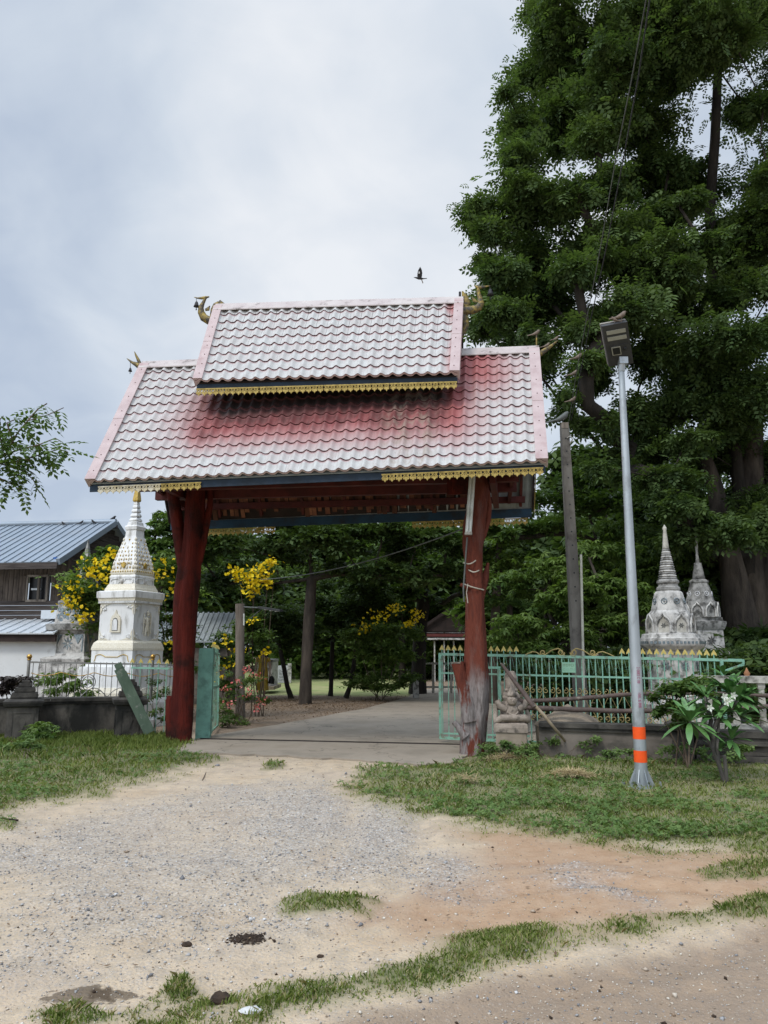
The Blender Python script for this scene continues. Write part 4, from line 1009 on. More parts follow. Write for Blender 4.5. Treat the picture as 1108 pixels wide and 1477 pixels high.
pl1 = wall_pillar(gr(185, 1066)+LWn*.10, .46, .70, yawL, (M['wall_old'], M['wall_dark']), 'stained square wall pillar with stepped cap beside the leaning green plank')
pl2 = wall_pillar(gr(30, 1071)+LWn*.10, .50, .70, yawL, (M['wall_old'], M['wall_dark']), 'stained square wall pillar with stepped cap at the left edge, purple leafed plant on top')
# wall returning away behind the end pillar
e0 = LW1+LWn*.1+LWd*.2
mb = MB()
# stainless railing -------------------------------------------------
RA, RB = at(42, 955, 14.72), at(250, 959, 15.45); 
zb = (at(42, 1009, 14.72).z, at(159, 1012.5, 15.15).z-.0)
rl = empty('steel_railing', (RA.x, RA.y, zb[0]), 'stainless steel railing with round brass topped posts on the left wall', 'railing')
def rp(u, z): p = RA+(RB-RA)*u; return Vector((p.x, p.y, zb[0]+(p.z-zb[0])*z))
mb = MB(); mb.bar(rp(-.0, 1), rp(1.25, 1), .03, .03); mb.build('top_rail', M['steel'], rl)
mb = MB(); mb.bar(rp(0, .04), rp(1.25, .04), .025, .025); mb.build('bottom_rail', M['steel'], rl)
bm_ = MB(); bm_.tube([Vector((0, 0, .02)), Vector((0, 0, RA.z-zb[0]))], .0075, 6)
me0 = bm_.build('bar', M['steel'], rl, (0, 0, 0)).data; bpy.data.objects.remove([o for o in rl.children if o.name.startswith('bar')][0])
kn = MB(); kn.ball((0, 0, 0), .016, 6, 4); kme = kn.build('knob', M['steel'], rl, (0, 0, 0)); kdat = kme.data; bpy.data.objects.remove(kme)
nb_ = 29
for i in range(nb_):
    u = .03+1.2*i/nb_; o = link('bar', me0, rl, tuple(rp(u, 0)))
    link('knob', kdat, o, tuple(rp(u, .62 if i % 2 else .28)))
for u in (0, .85):
    mb = MB(); p = rp(u, 0); mb.tube([p-Z*.04, p+Z*(RA.z-zb[0]+.05)], .028, 10); po = mb.build('rail_post', M['steel'], rl)
    mb = MB(); mb.ball(p+Z*(RA.z-zb[0]+.10), .05, 10, 7); mb.lathe(p+Z*(RA.z-zb[0]+.03), [(.03, 0), (.045, .015), (.03, .03)], 10, smooth=True); mb.build('ball', M['brass'], po)
uc = (127-42)/208.
for rr_ in (.14, .10, .04):
    mb = MB(); c = rp(uc, .47)-Vector((0, .02, 0)); mb.tube([c+Vector((math.cos(a)*rr_, 0, math.sin(a)*rr_)) for a in [2*math.pi*i/20 for i in range(21)]], .009, 5, caps=False); mb.build('ring', M['steel'], rl)
mb = MB()
pp = []
for i in range(61):
    u = .02+1.1*i/60; z = .74-.10*abs(math.sin(u*14)); pp.append(rp(u, z)-Vector((0, .015, 0)))
mb.tube(pp, .008, 5); mb.build('wavy_rail', M['brass'], rl)
mb = MB(); pp = []
for i in range(61):
    u = .36+.6*i/60; z = .04+.26*abs(math.sin((u-.36)*17)); pp.append(rp(u, z)-Vector((0, .015, 0)))
mb.tube(pp, .009, 5); mb.build('arched_rail', M['steel'], rl)
# leaning plank
A, B = at(216, 1057, 14.25), at(168, 957, 14.1)
mb = MB(); d = B-A
mb.bar(A, A+d*.86, .19, .05, up=(.2, -1, .3)); 
mb.bar(A+d*.86, A+d*.93, .17, .05, up=(.2, -1, .3)); mb.bar(A+d*.93+Vector((.02, 0, 0)), B+Vector((.02, 0, 0)), .13, .05, up=(.2, -1, .3))
mb.build('plank', M['green_wood'], loc=tuple(A), label='old green painted plank leaning diagonally against the left wall pillar', cat='plank')
# green section left of the left post ------------------------------
def arrow_tip(s=1.): return [(-.0, .0), (-.045*s, -.02*s), (-.04*s, .015*s), (0, .085*s), (.04*s, .015*s), (.045*s, -.02*s)]
gf = empty('green_fence_panel', tuple(gr(192, 1058)), 'short green bar fence panel with yellow tips beside the left gate post', 'fence')
A, B = at(190, 963, 14.75), at(262, 965, 14.55)
mb = MB(); mb.bar(A, B, .035, .035); mb.build('top_rail', M['green_metal'], gf)
for x in (190.5, 203, 216, 229, 241, 252):
    u = (x-190)/72; p = A+(B-A)*u; mb = MB(); mb.bar(Vector((p.x, p.y, .09)), p+Z*.10, .014, .014); br_ = mb.build('bar', M['green_metal'], gf)
    mb = MB(); mb.prism(arrow_tip(.9), p+Z*.10, (1, 0, 0), Z, .012); mb.build('tip', M['gold_tip'], br_)
tp = empty('gate_pillar', tuple(gr(291, 1065)), 'square turquoise painted concrete gate pillar standing right beside the left trunk post', 'pillar')
q = gr(291, 1066)+Vector((0, .12, 0)); ht = at(292, 935, q.y).z
mb = MB(); mb.lathe(q, [(.13, -.05), (.13, ht-.04), (.12, ht)], 4, .12); mb.build('shaft', M['teal_conc'], tp)
for z in (.35, ht-.3):
    mb = MB(); mb.box(q+Vector((.14, -.02, z)), (.06, .04, .10)); mb.build('hinge', M['green_metal'], tp)
lf = empty('gate_leaf', tuple(gr(305, 1060)), 'narrow green bar gate leaf swung open, seen nearly edge on at the left pillar', 'gate')
A, B = gr(304, 1063)+Z*.06, gr(314, 1052); B.z = .06
A2, B2 = at(305, 938, A.y), at(316, 942, B.y)
for (p, q2) in ((A, A2), (B, B2)):
    mb = MB(); mb.bar(p, q2, .035, .035); mb.build('stile', M['green_metal'], lf)
for t in (.02, .55, .98):
    mb = MB(); mb.bar(A+(A2-A)*t, B+(B2-B)*t, .03, .03); mb.build('rail', M['green_metal'], lf)
for i in range(1, 6):
    u = i/6; p, q2 = A+(B-A)*u, A2+(B2-A2)*u; mb = MB(); mb.bar(p, q2+Z*.08, .012, .012); b_ = mb.build('bar', M['green_metal'], lf)
    mb = MB(); mb.prism(arrow_tip(.8), q2+Z*.08, (1, 0, 0), Z, .012); mb.build('tip', M['gold_tip'], b_)
# right wall --------------------------------------------------------
RW0, RW1 = Vector((2.42, 12.42, 0)), Vector((4.30, 11.92, 0)); hr = at(760, 1040, 12.5).z
wr_ = wall_run('low_wall', RW0, RW1, hr, .2, (M['wall_grey'], M['wall_dark']), 'low grey brown rendered wall right of the gate, behind the metal street lamp', cope=.15)
RW2 = Vector((9.5, 10.6, 0))
wr2 = wall_run('low_wall', RW1+Vector((.3, -.08, 0)), RW2, hr-.05, .24, (M['wall_grey'], M['wall_dark']), 'low wall with stepped ledges under the white balustrade at the right edge', cope=.2)
mb = MB(); dd_ = (RW2-RW1).normalized(); nn_ = Vector((dd_.y, -dd_.x, 0))
for (z, th, hh) in ((hr-.22, .30, .05), (hr-.36, .20, .05), (.06, .34, .10)):
    mb.bar(RW1+dd_*.3+nn_*.06+Z*z, RW2+nn_*.06+Z*z, th, hh)
mb.build('ledge', M['wall_dark'], wr2)
wall_pillar(RW1+Vector((.13, -.02, 0)), .30, hr+.02, -.26, (M['wall_dark'], M['wall_dark']), 'dark square wall pillar behind the leafy shrub, right of the street lamp', stepped=False, carve=False)
# white balustrade
BA, BB = Vector((4.75, 12.10, hr-.05)), Vector((9.4, 10.85, hr-.05)); zt = at(1075, 980, 11.9).z
bl = empty('balustrade', tuple(BA), 'mouldy white concrete balustrade with square balusters at the right edge', 'balustrade')
mb = MB(); mb.bar(Vector((BA.x, BA.y, zt)), Vector((BB.x, BB.y, zt)), .16, .10); mb.build('handrail', M['balus'], bl)
mb = MB(); mb.bar(BA+Z*.03, BB+Z*.03, .18, .07); mb.build('plinth', M['balus'], bl)
n_b = 13; mb = MB(); hz = zt-.05-(BA.z+.065); mb.lathe((0, 0, 0), [(.05, 0), (.05, .06), (.036, .1), (.045, hz*.5), (.036, hz-.1), (.05, hz-.06), (.05, hz)], 4, -.26)
tmp_ = mb.build('baluster', M['balus'], bl, (0, 0, 0)); bd_ = tmp_.data; bpy.data.objects.remove(tmp_)
for i in range(n_b): link('baluster', bd_, bl, tuple(BA+(BB-BA)*((i+.5)/n_b)+Z*.065))
mb = MB(); q = at(1078, 979, 12.3); mb.lathe(q, [(.05, -.02), (.06, .02), (.035, .05), (.05, .08), (.02, .13), (.004, .17)], 10, smooth=True)
mb.build('finial_pot', M['terracotta'], loc=tuple(q), label='small brown pointed pot ornament standing on the white balustrade', cat='ornament')

# sliding green gate -------------------------------------------------
GA, GB = at(633, 943.5, 13.95), at(1046, 951.5, 12.62)
sg = empty('sliding_gate', (GA.x, GA.y, 0), 'long green sliding bar gate with gold arrow tips and scrolls behind the right post', 'gate')
def sgp(px, z): # z as height
    u = (px-633)/(1046-633); p = GA+(GB-GA)*u; return Vector((p.x, p.y, z))
def sgz(px, py): u = (px-633)/(1046-633); p = GA+(GB-GA)*u; return at(px, py, p.y).z
tz = lambda px: (GA+(GB-GA)*((px-633)/413)).z
def sgbar(nm, x0, y0, x1, y1, w_, h_, mat=M['green_metal'], par_=None):
    mb = MB(); mb.bar(sgp(x0, sgz(x0, y0)), sgp(x1, sgz(x1, y1)), w_, h_, up=(0, -1, 0)); return mb.build(nm, mat, par_ or sg)
sgbar('top_rail', 633, 943.5, 1068, 952.5, .045, .035)
sgbar('middle_rail', 633, 970.5, 1046, 981, .03, .025)
sgbar('lower_rail', 633, 1057.5, 770, 1062, .028, .022)
sgbar('bottom_rail', 633, 1064, 1046, 1084, .045, .04)
sgbar('stile', 634.5, 943, 634.5, 1065, .045, .04)
sgbar('stile', 1041, 952, 1041, 1084, .045, .04)
sgbar('end_stay', 1069, 951, 1069, 958, .035, .035); sgbar('end_stay', 1070, 958, 1042, 969, .035, .03)
sgbar('stile', 702, 958, 702, 1066, .035, .03); sgbar('stile', 727, 963, 727, 1066, .045, .03); sgbar('middle_rail', 700, 963, 729, 963, .04, .03)
nbars = 43; k = 0
for i in range(nbars):
    x = 633+9.6*(i+.55)
    if x > 1038: break
    tip = x < 757 or 905 < x
    y1 = 1064+20*(x-633)/413; yt = 943.5+8*(x-633)/413
    lx_ = rnd.gauss(0, .45); b_ = sgbar('bar', x+lx_, yt-(8 if tip else 0), x-lx_, y1, .0155 if tip else .018, .0155)
    if tip:
        mb = MB(); p = sgp(x, sgz(x, yt-7)); ud = (GB-GA); ud.z = 0; ud.normalize(); mb.prism(arrow_tip(.95), p, ud, Z, .014); mb.build('tip', M['gold_tip'], b_)
def curve2(fn, n, mat, nm, r_=.008, parent=None, dy=-.012):
    mb = MB(); mb.tube([fn(i/n)+Vector((0, dy, 0)) for i in range(n+1)], r_, 5); return mb.build(nm, mat, parent or sg)
# zig-zag rods in the top band
for i in range(40):
    x = 640+9.6*i
    if x > 1030: break
    mb = MB(); yt, yb = 946+8*(x-633)/413, 968+10*(x-633)/413
    mb.tube([sgp(x+1, sgz(x+1, yt)), sgp(x+4.8, sgz(x+4.8, yb-2)), sgp(x+8.6, sgz(x+8.6, yt))], .0045, 4); mb.build('zigzag_rod', M['green_metal'], sg)
# C scrolls low on the gate
def scroll(cx_, cy_, r0_, turns, a0, dirn, nm='scroll', mat=None):
    pts_ = []
    for i in range(22):
        t = i/21; a = a0+dirn*t*turns*2*math.pi; r_ = r0_*(1-.72*t); x, y = cx_+r_*math.cos(a), cy_-r_*math.sin(a); pts_.append(sgp(x, sgz(x, y))-Vector((0, .012, 0)))
    mb = MB(); mb.tube(pts_, .0065, 5); return mb.build(nm, mat or M['gold_scroll'], sg)
for i in range(14):
    x = 762+19.2*i
    if x > 1010: break
    y0 = 995+8*(x-762)/250
    for s_ in (-1, 1): scroll(x+s_*4.8, y0, 4.4, 1.1, math.pi/2 if s_ > 0 else math.pi/2, -s_); scroll(x+s_*4.8, y0+38, 4.4, 1.1, -math.pi/2, s_)
    mb = MB(); mb.tube([sgp(x-9, sgz(x-9, y0+4)), sgp(x, sgz(x, y0+22)), sgp(x+9, sgz(x+9, y0+4))], .006, 4); mb.tube([sgp(x-9, sgz(x-9, y0+36)), sgp(x, sgz(x, y0+20)), sgp(x+9, sgz(x+9, y0+36))], .006, 4); mb.build('scroll_rod', M['gold_scroll'], sg)
# big gold scrolls on top
def top_curve(pts_px, r_=.011):
    mb = MB(); P = [sgp(x, sgz(x, y)) for x, y in pts_px]; mb.tube(P, r_, 6); mb.build('top_scroll', M['gold_scroll'], sg)
def spir(cx_, cy_, r_, a0, dirn, turns=1.25, n=18): return [(cx_+r_*(1-.7*i/n)*math.cos(a0+dirn*2*math.pi*turns*i/n), cy_-r_*(1-.7*i/n)*math.sin(a0+dirn*2*math.pi*turns*i/n)) for i in range(n+1)]
for s_, c0 in ((-1, 828), (1, 830)):
    X_ = lambda dx: c0+s_*dx
    top_curve(spir(X_(8), 941, 5.2, math.pi if s_ > 0 else 0, s_*1))
    top_curve([(X_(2), 948)]+[(X_(3+12*t), 946-10.5*math.sin(math.pi*t*.62)) for t in [i/6 for i in range(7)]]+[(X_(22), 938), (X_(30), 943.5), (X_(36), 946)])
    top_curve(spir(X_(35), 941.5, 4.2, -math.pi/2, s_*1))
    top_curve([(X_(38), 946), (X_(44), 941), (X_(50), 940), (X_(58), 943), (X_(66), 947)])
# small sign on the gate with two faded lines
x0, x1, y0, y1 = 820.5, 839, 955.5, 970
mb = MB(); ctr = sgp(829.7, sgz(829.7, 962.6))+Vector((0, -.025, 0)); ud = (GB-GA); ud.z = 0; ud.normalize()
wq = 18.5/ppm(13.3); hq = 14.5/ppm(13.3)
mb.prism([(-wq/2, -hq/2), (wq/2, -hq/2), (wq/2, hq/2), (-wq/2, hq/2)], ctr, ud, Z, .006)
M['sign_green'] = pmat('pale_green_plate', (.30, .52, .36), (.24, .45, .31), 8, .5)
M['sign_ink'] = pmat('faded_brown_ink', (.20, .24, .12), (.14, .20, .12), 20, .6)
gs = mb.build('sign_plate', M['sign_green'], sg)
def text_mesh(name, body, size, loc, rot, mat, parent, sx=1.):
    cu = bpy.data.curves.new(name, 'FONT'); cu.body = body; cu.size = size; cu.extrude = .0008; cu.align_x = 'CENTER'; cu.align_y = 'CENTER'
    t = bpy.data.objects.new(name, cu); col.objects.link(t); bpy.context.view_layer.update()
    me = bpy.data.meshes.new_from_object(t.evaluated_get(bpy.context.evaluated_depsgraph_get())); bpy.data.objects.remove(t)
    me.materials.clear(); me.materials.append(mat)
    o = link(name, me, parent, loc); o.rotation_mode = 'QUATERNION'; o.rotation_quaternion = rot; o.scale = (sx, 1, 1); return o
rotS = Matrix((ud, Z, ud.cross(Z))).transposed().to_quaternion()
text_mesh('lettering', 'ITOTC1', .062, tuple(ctr+Z*.034+Vector((0, -.006, 0))), rotS, M['sign_ink'], gs, .9)
text_mesh('lettering', 'C1T-TN', .060, tuple(ctr-Z*.038+Vector((0, -.006, 0))), rotS, M['green_metal'], gs, .9)
# carved guardian pillar ---------------------------------------------
gq = Vector((1.98, 12.35, 0)); gpz = at(742, 1047, 12.2).z
gp_ = empty('carved_pillar', tuple(gq), 'tan wall pillar topped with a weathered seated guardian carving, right of the gate', 'pillar')
mb = MB(); mb.lathe(gq, [(.23, -.05), (.23, gpz-.09), ], 4, -.2); mb.build('shaft', M['wall_tan'], gp_)
mb = MB(); mb.lathe(gq, [(.25, gpz-.09), (.255, gpz-.02), (.245, gpz+.03), (.20, gpz+.05)], 4, -.2); mb.build('cap', M['stone_grey'], gp_)
GSC = 1.2
gs_ = empty('guardian_statue', tuple(gq+Z*(gpz+.05)), 'small weathered seated guardian carving with pointed crown on the tan wall pillar', 'statue')
c = gq+Z*(gpz+.05); mb = MB()
fy = Vector((0, -1, 0))
mb.ball(c+fy*.06+Z*.13, .105, 12, 8, sc_=(1, .75, 1.15))            # chest
mb.ball(c+fy*.12+Z*.055, .10, 10, 6, sc_=(1.25, .8, .55))            # lap
for s_ in (-1, 1):
    mb.tube([c+Vector((s_*.08, -.08, .16)), c+Vector((s_*.16, -.08, .20)), c+Vector((s_*.19, -.07, .27))], [.045, .04, .038], 8)
    mb.tube([c+Vector((s_*.05, -.14, .05)), c+Vector((s_*.15, -.16, .06)), c+Vector((s_*.20, -.12, .02))], [.05, .045, .035], 8)
    mb.tube([c+Vector((s_*.20, -.05, .0)), c+Vector((s_*.21, -.05, .08)), c+Vector((s_*.19, -.05, .15))], [.045, .035, .02], 8)
    mb.ball(c+Vector((s_*.055, -.10, .29)), .022, 6, 4, sc_=(.6, 1, 1.7))
mb.ball(c+fy*.10+Z*.275, .068, 12, 8, sc_=(1, .95, 1.1))
mb.ball(c+fy*.165+Z*.27, .014, 6, 4, sc_=(.8, 1, 1.4)); 
for s_ in (-1, 1): mb.ball(c+Vector((s_*.026, -.157, .29)), .010, 6, 4)
mb.ball(c+fy*.158+Z*.240, .018, 6, 4, sc_=(1.3, .6, .5))
mb.lathe(c+fy*.09+Z*.325, [(.072, 0), (.06, .03), (.045, .05), (.03, .09), (.012, .13), (.003, .165)], 12, smooth=True)
mb.tube([c+Vector((-.07, -.12, .13)), c+Vector((0, -.17, .075)), c+Vector((.07, -.12, .13))], [.014, .018, .014], 8)
mb.v = [c+(v-c)*GSC for v in mb.v]; mb.build('figure', M['stone_grey'], gs_)
mb = MB(); bq = c+Vector((.02, .10, 0))
mb.lathe(bq, [(.17, 0), (.17, .16), (.14, .19), (.16, .24), (.15, .28), (.11, .31), (.135, .36), (.12, .41), (.09, .45)], 8, smooth=False)
zt_ = at(742, 968, 12.4).z-bq.z
mb.lathe(bq, [(.09, .44), (.10, .47), (.085, .50), (.095, zt_-.10), (.075, zt_-.03), (.05, zt_)], 8)
mb.build('backing_spire', M['stone_grey'], gs_)
# poles --------------------------------------------------------------
def pole(seq, rs, mat, label, cat='bamboo pole', name='bamboo_pole', wob=.05):
    mb = MB(); P = []; Rr = []
    for i in range(len(seq)-1):
        a_, b_ = seq[i], seq[i+1]; n = max(2, int((b_-a_).length/.22))
        for j in range(n): P.append(a_+(b_-a_)*(j/n)); Rr.append(rs[i]+(rs[i+1]-rs[i])*j/n)
    P.append(seq[-1]); Rr.append(rs[-1])
    P = [p+Vector((rnd.uniform(-1, 1), rnd.uniform(-1, 1), rnd.uniform(-1, 1)))*.004 for p in P]
    Rr = [r_*(1.12 if i % 2 else .96) for i, r_ in enumerate(Rr)]
    mb.tube(P, Rr, 9, wob=wob); return mb.build(name, mat, loc=tuple(seq[0]), label=label, cat=cat)
pole([at(733, 1012.5, 12.6), at(830, 1008, 12.45), at(915, 1001, 12.3), at(1000, 999, 12.1), at(1115, 1004, 11.6), at(1180, 1005, 11.4)], [.036, .034, .03, .03, .03, .028], M['bamboo_dark'], 'upper of the two dark horizontal poles laid along the right fence')
pole([at(717, 1020.5, 12.55), at(765, 1021, 12.5), at(900, 1026, 12.2), at(1000, 1024, 11.95), at(1108, 1019, 11.5), at(1180, 1017, 11.3)], [.042, .04, .036, .034, .032, .03], M['bamboo_dark'], 'lower and thicker of the two dark horizontal poles laid along the right fence')
pole([at(723, 957, 12.1), at(745, 986, 12.0), at(771, 1020, 11.8)], [.022, .034, .038], M['bamboo_dark'], 'dark knotty upper stick leaning on the guardian pillar at a slant', 'stick', 'stick', .15)
pole([gr(829, 1087), at(800, 1050, 11.85), at(768, 1013, 12.0)], [.018, .022, .024], M['bamboo_pale'], 'pale bare stick leaning diagonally from the grass to the guardian pillar', 'stick', 'stick')

# ================================================================== STUPAS
def stupa_sq(name, Y, cxb, prof, yaw, mats, label, n=4, kfac=None, lean=(0, 0)):
    """prof: (py, total width px, material key); built as stacked parts"""
ST = {}
def st_root(name, px, Y, label): 
    p = at(px, 1000, Y); root = empty(name, (p.x, p.y, 0), label, 'stupa'); return root, Vector((p.x, p.y, 0))
def st_z(px, py, Y): return at(px, py, Y).z
def px2m(py, px, Y, wpx, kf): 
    z = st_z(px, py, Y); return wpx/ppm(Y, z)/kf/2
# white stupa
Yw = 17.0; yw = R(-20); kf = math.cos(R(38))+math.sin(R(38))
sw, c0 = st_root('white_stupa', 181, Yw, 'ornate white and gold stupa with golden tip behind the steel railing')
axp = lambda py: 182+(1000-py)*.052
def seg(root, c0, Y, axp, prof, n, yaw, kf, mat, nm, smooth=False):
    P = [(px2m(py, axp(py), Y, w_, kf), st_z(axp(py), py, Y)) for py, w_ in prof]
    mb = MB(); mb.lathe(c0, P, n, yaw, smooth=smooth); return mb.build(nm, mat, root)
S = lambda prof, mat, nm, **kw: seg(sw, c0, Yw, axp, prof, 4, yw, kf, M[mat], nm, **kw)
S([(1052, 170), (1035, 168), (1030, 160), (1012, 158), (1005, 152)], 'white_paint', 'base_tier')
S([(1005, 150), (997, 148), (990, 138)], 'cream', 'gold_moulding')
S([(990, 134), (968, 130), (961, 128)], 'white_paint', 'base_tier')
S([(961, 112), (957, 112), (956, 104)], 'white_paint', 'base_slab')
S([(956, 98), (938, 98)], 'white_paint', 'plinth')
S([(938, 100), (935, 100), (930, 96), (927.5, 94), (924, 84)], 'cream', 'gold_moulding')
S([(925, 82), (872, 81)], 'white_paint', 'body')
S([(872, 84), (870, 84), (868, 88), (864, 90)], 'cream', 'gold_moulding')
S([(864, 93), (859, 93.5), (855, 93.5), (854, 86)], 'white_paint', 'cornice')
S([(854, 74), (851, 73), (849, 70), (844, 64)], 'cream', 'gold_moulding')
S([(845, 62), (836, 60), (835, 62), (833, 62), (831, 58)], 'white_paint', 'upper_tier')
S([(831, 58), (829, 60), (825, 60), (823, 56)], 'cream', 'gold_moulding')
S([(823, 56), (812, 53), (800, 45), (790, 38), (779, 29.5), (775, 27)], 'white_paint', 'bell')
S([(775, 26), (765, 24.5)], 'white_paint', 'neck'); S([(765, 27), (760.5, 29), (759, 26)], 'white_paint', 'neck_cap')
S([(759, 23), (754, 21), (753, 17)], 'white_paint', 'spire_base')
z0 = []
for i, py in enumerate((753, 746.5, 740, 734, 729)):
    w_ = 18.5-2.4*i; S([(py, w_*.8), (py-1.5, w_), (py-3.5, w_*.92), (py-5.6, w_*.72)], 'white_paint', 'spire_ring')
S([(724, 10), (722, 12), (718, 11), (700, 5), (692, 1.2)], 'gold', 'gold_tip', smooth=False)
# relief work on the four faces
def face_frame(k, root_c, yaw, hw):
    a = yaw-math.pi/2+k*math.pi/2; nv = Vector((math.cos(a), math.sin(a), 0)); return nv, Vector((-nv.y, nv.x, 0))
hb = px2m(900, 188, Yw, 81.5, kf); zb0, zb1 = st_z(188, 924, Yw), st_z(190, 872, Yw); zm = (zb0+zb1)/2; hh_ = (zb1-zb0)/2
for k in range(4):
    nv, tv = face_frame(k, c0, yw, hb); fc = c0+nv*(hb+.004)
    for sx_, sz_ in ((-1, -1), (-1, 1), (1, -1), (1, 1)):     # corner spandrels
        poly = [(sx_*hb*.98, zm+sz_*hh_*.97)]
        for i in range(7):
            a = (i/6)*math.pi/2*.82+.14; poly.append((sx_*hb*.98*max(.22, math.cos(a))**.6 if i not in (0,) else sx_*hb*.97, zm+sz_*hh_*.97*math.sin(a)**.7 if i else zm+sz_*hh_*.40))
        poly.append((sx_*hb*.25, zm+sz_*hh_*.97))
        if sx_*sz_ > 0: poly = poly[::-1]
        mb = MB(); mb.prism(poly, fc, tv, Z, .018); mb.build('corner_ornament', M['cream'], sw)
        mb = MB()
        for i in range(14): mb.ball(fc+tv*sx_*hb*rnd.uniform(.62, .93)+Z*(zm+sz_*hh_*rnd.uniform(.62, .92))+nv*.01, .016, 6, 4)
        mb.build('corner_relief', M['white_paint'], sw, kind='stuff')
    if k % 2 == 0:       # niche with pointed arch
        arch = [(-.13, -.20), (-.13, .06), (-.09, .14), (-.03, .19), (0, .27), (.03, .19), (.09, .14), (.13, .06), (.13, -.20)]
        mb = MB(); mb.prism([(x, zm+y-.02) for x, y in arch][::-1], fc+nv*.01, tv, Z, .05); mb.build('niche_surround', M['cream'], sw)
        mb = MB(); inn_ = [(-.075, -.17), (-.075, .03), (-.045, .09), (0, .105), (.045, .09), (.075, .03), (.075, -.17)]
        mb.prism([(x, zm+y-.02) for x, y in inn_][::-1], fc+nv*.032, tv, Z, .01); mb.build('niche', M['stupa_dk2'], sw)
        mb = MB(); mb.prism([(x*.78, zm+y*.86-.03) for x, y in inn_][::-1], fc+nv*.040, tv, Z, .012); mb.build('portrait_plaque', M['white_paint'], sw)
    else:                # standing deity relief
        mb = MB(); cc = fc+nv*.015
        mb.tube([cc+Z*(zm-.20)+tv*.0, cc+Z*(zm-.05), cc+Z*(zm+.06), cc+Z*(zm+.12)], [.055, .06, .07, .03], 8, flat=.6)
        mb.ball(cc+Z*(zm+.17)+nv*.015, .036, 8, 6)
        mb.lathe(cc+Z*(zm+.195)+nv*.01, [(.034, 0), (.02, .03), (.004, .07)], 8, smooth=True)
        for s_ in (-1, 1):
            mb.tube([cc+tv*s_*.05+Z*(zm+.09), cc+tv*s_*.11+Z*(zm+.03), cc+tv*s_*.07+Z*(zm-.03)], .022, 6)
            mb.tube([cc+tv*s_*.035+Z*(zm-.08), cc+tv*s_*.05+Z*(zm-.20), cc+tv*s_*.06+Z*(zm-.29)], .028, 6)
            mb.tube([cc+tv*s_*.10+Z*(zm+.20), cc+tv*s_*.125+Z*(zm+.05), cc+tv*s_*.11+Z*(zm-.15), cc+tv*s_*.13+Z*(zm-.25)], .014, 6)
        mb.build('deity_relief', M['cream'], sw)
    # wavy gold line on the plinth
    hp = px2m(947, 185, Yw, 98, kf); zp = st_z(185, 944, Yw); mb = MB()
    pts_ = []
    for i in range(41):
        t = -1+2*i/40; z = .05*math.cos(t*math.pi*1.0)*-1 if abs(t) > .35 else .035*math.sin(t*42)-.03+.05*1
        pts_.append(c0+nv*(hp+.005)+tv*t*hp*.86+Z*(zp-.05+(.09 if abs(t) > .93 else 0)*-1+ (0 if abs(t) < .35 else .05*math.sin((abs(t)-.35)/.65*math.pi))))
    mb.tube(pts_, .009, 5); mb.build('gold_scroll_line', M['gold'], sw)
    # gold studs and leaf relief on bell, rows narrowing upwards
    mb = MB(); mb2 = MB()
    for row in range(9):
        py = 826-row*5.8; hw_ = px2m(py, 190, Yw, [58, 56, 54, 50, 46, 41.5, 37, 33, 30][row], kf)
        npt = [9, 7, 8, 6, 5, 4, 3, 2, 1][row]; z = st_z(191, py, Yw)
        for i in range(npt):
            x = 0 if npt == 1 else (-.8+1.6*i/(npt-1))*hw_*(1 if row < 2 else .72)
            q = c0+nv*(hw_+.006)+tv*x+Z*z
            if row == 0 or (row+i) % 2 == 0: mb.ball(q, .019, 6, 4, sc_=(1, 1, 1.2))
            else: mb2.ball(q, .030, 6, 4, sc_=(.8, .8, 1.5))
        for s_ in (-1, 1): mb2.ball(c0+nv*(hw_+.0)+tv*s_*hw_*.93+Z*z, .030, 6, 4, sc_=(.8, .8, 1.5))
    mb.build('gold_studs', M['gold'], sw, kind='stuff'); mb2.build('leaf_relief', M['cream'], sw, kind='stuff')
    # diamond boss + medallion
    zq = st_z(191, 817, Yw); hq_ = px2m(817, 190, Yw, 54, kf)
    mb = MB(); mb.prism([(0, -.07), (.06, 0), (0, .07), (-.06, 0)], c0+nv*(hq_+.02)+Z*zq, tv, Z, .05); mb.build('diamond_boss', M['gold'], sw)
    zq = st_z(190, 840, Yw); hq_ = px2m(840, 190, Yw, 62, kf)
    mb = MB(); mb.ball(c0+nv*(hq_-.005)+Z*zq, .055, 10, 6, sc_=(.9, .9, 1.1)); mb.build('medallion', M['stupa_grey'], sw)
    for s_ in (-1, 1):
        mb = MB(); q = c0+nv*(hq_+.004)+tv*s_*hq_*.52+Z*zq; w2, h2 = hq_*.34, .055
        P4 = [q+tv*x*w2+Z*y*h2 for x, y in ((-1, -.3), (-.7, -1), (.7, -1), (1, -.3), (1, .3), (.7, 1), (-.7, 1), (-1, .3), (-1, -.3))]; mb.tube(P4, .010, 5, caps=False); mb.build('frame_moulding', M['white_paint'], sw)
    # dentils under the cornice
    hd = px2m(869, 188, Yw, 86, kf); zd = st_z(189, 870, Yw); mb = MB()
    for i in range(22): mb.box(c0+nv*(hd+.01)+tv*hd*(-.95+1.9*i/21)+Z*zd, (.028, .028, .045), Matrix((tv, nv, Z)).transposed())
    mb.build('dentils', M['white_paint'], sw, kind='stuff')
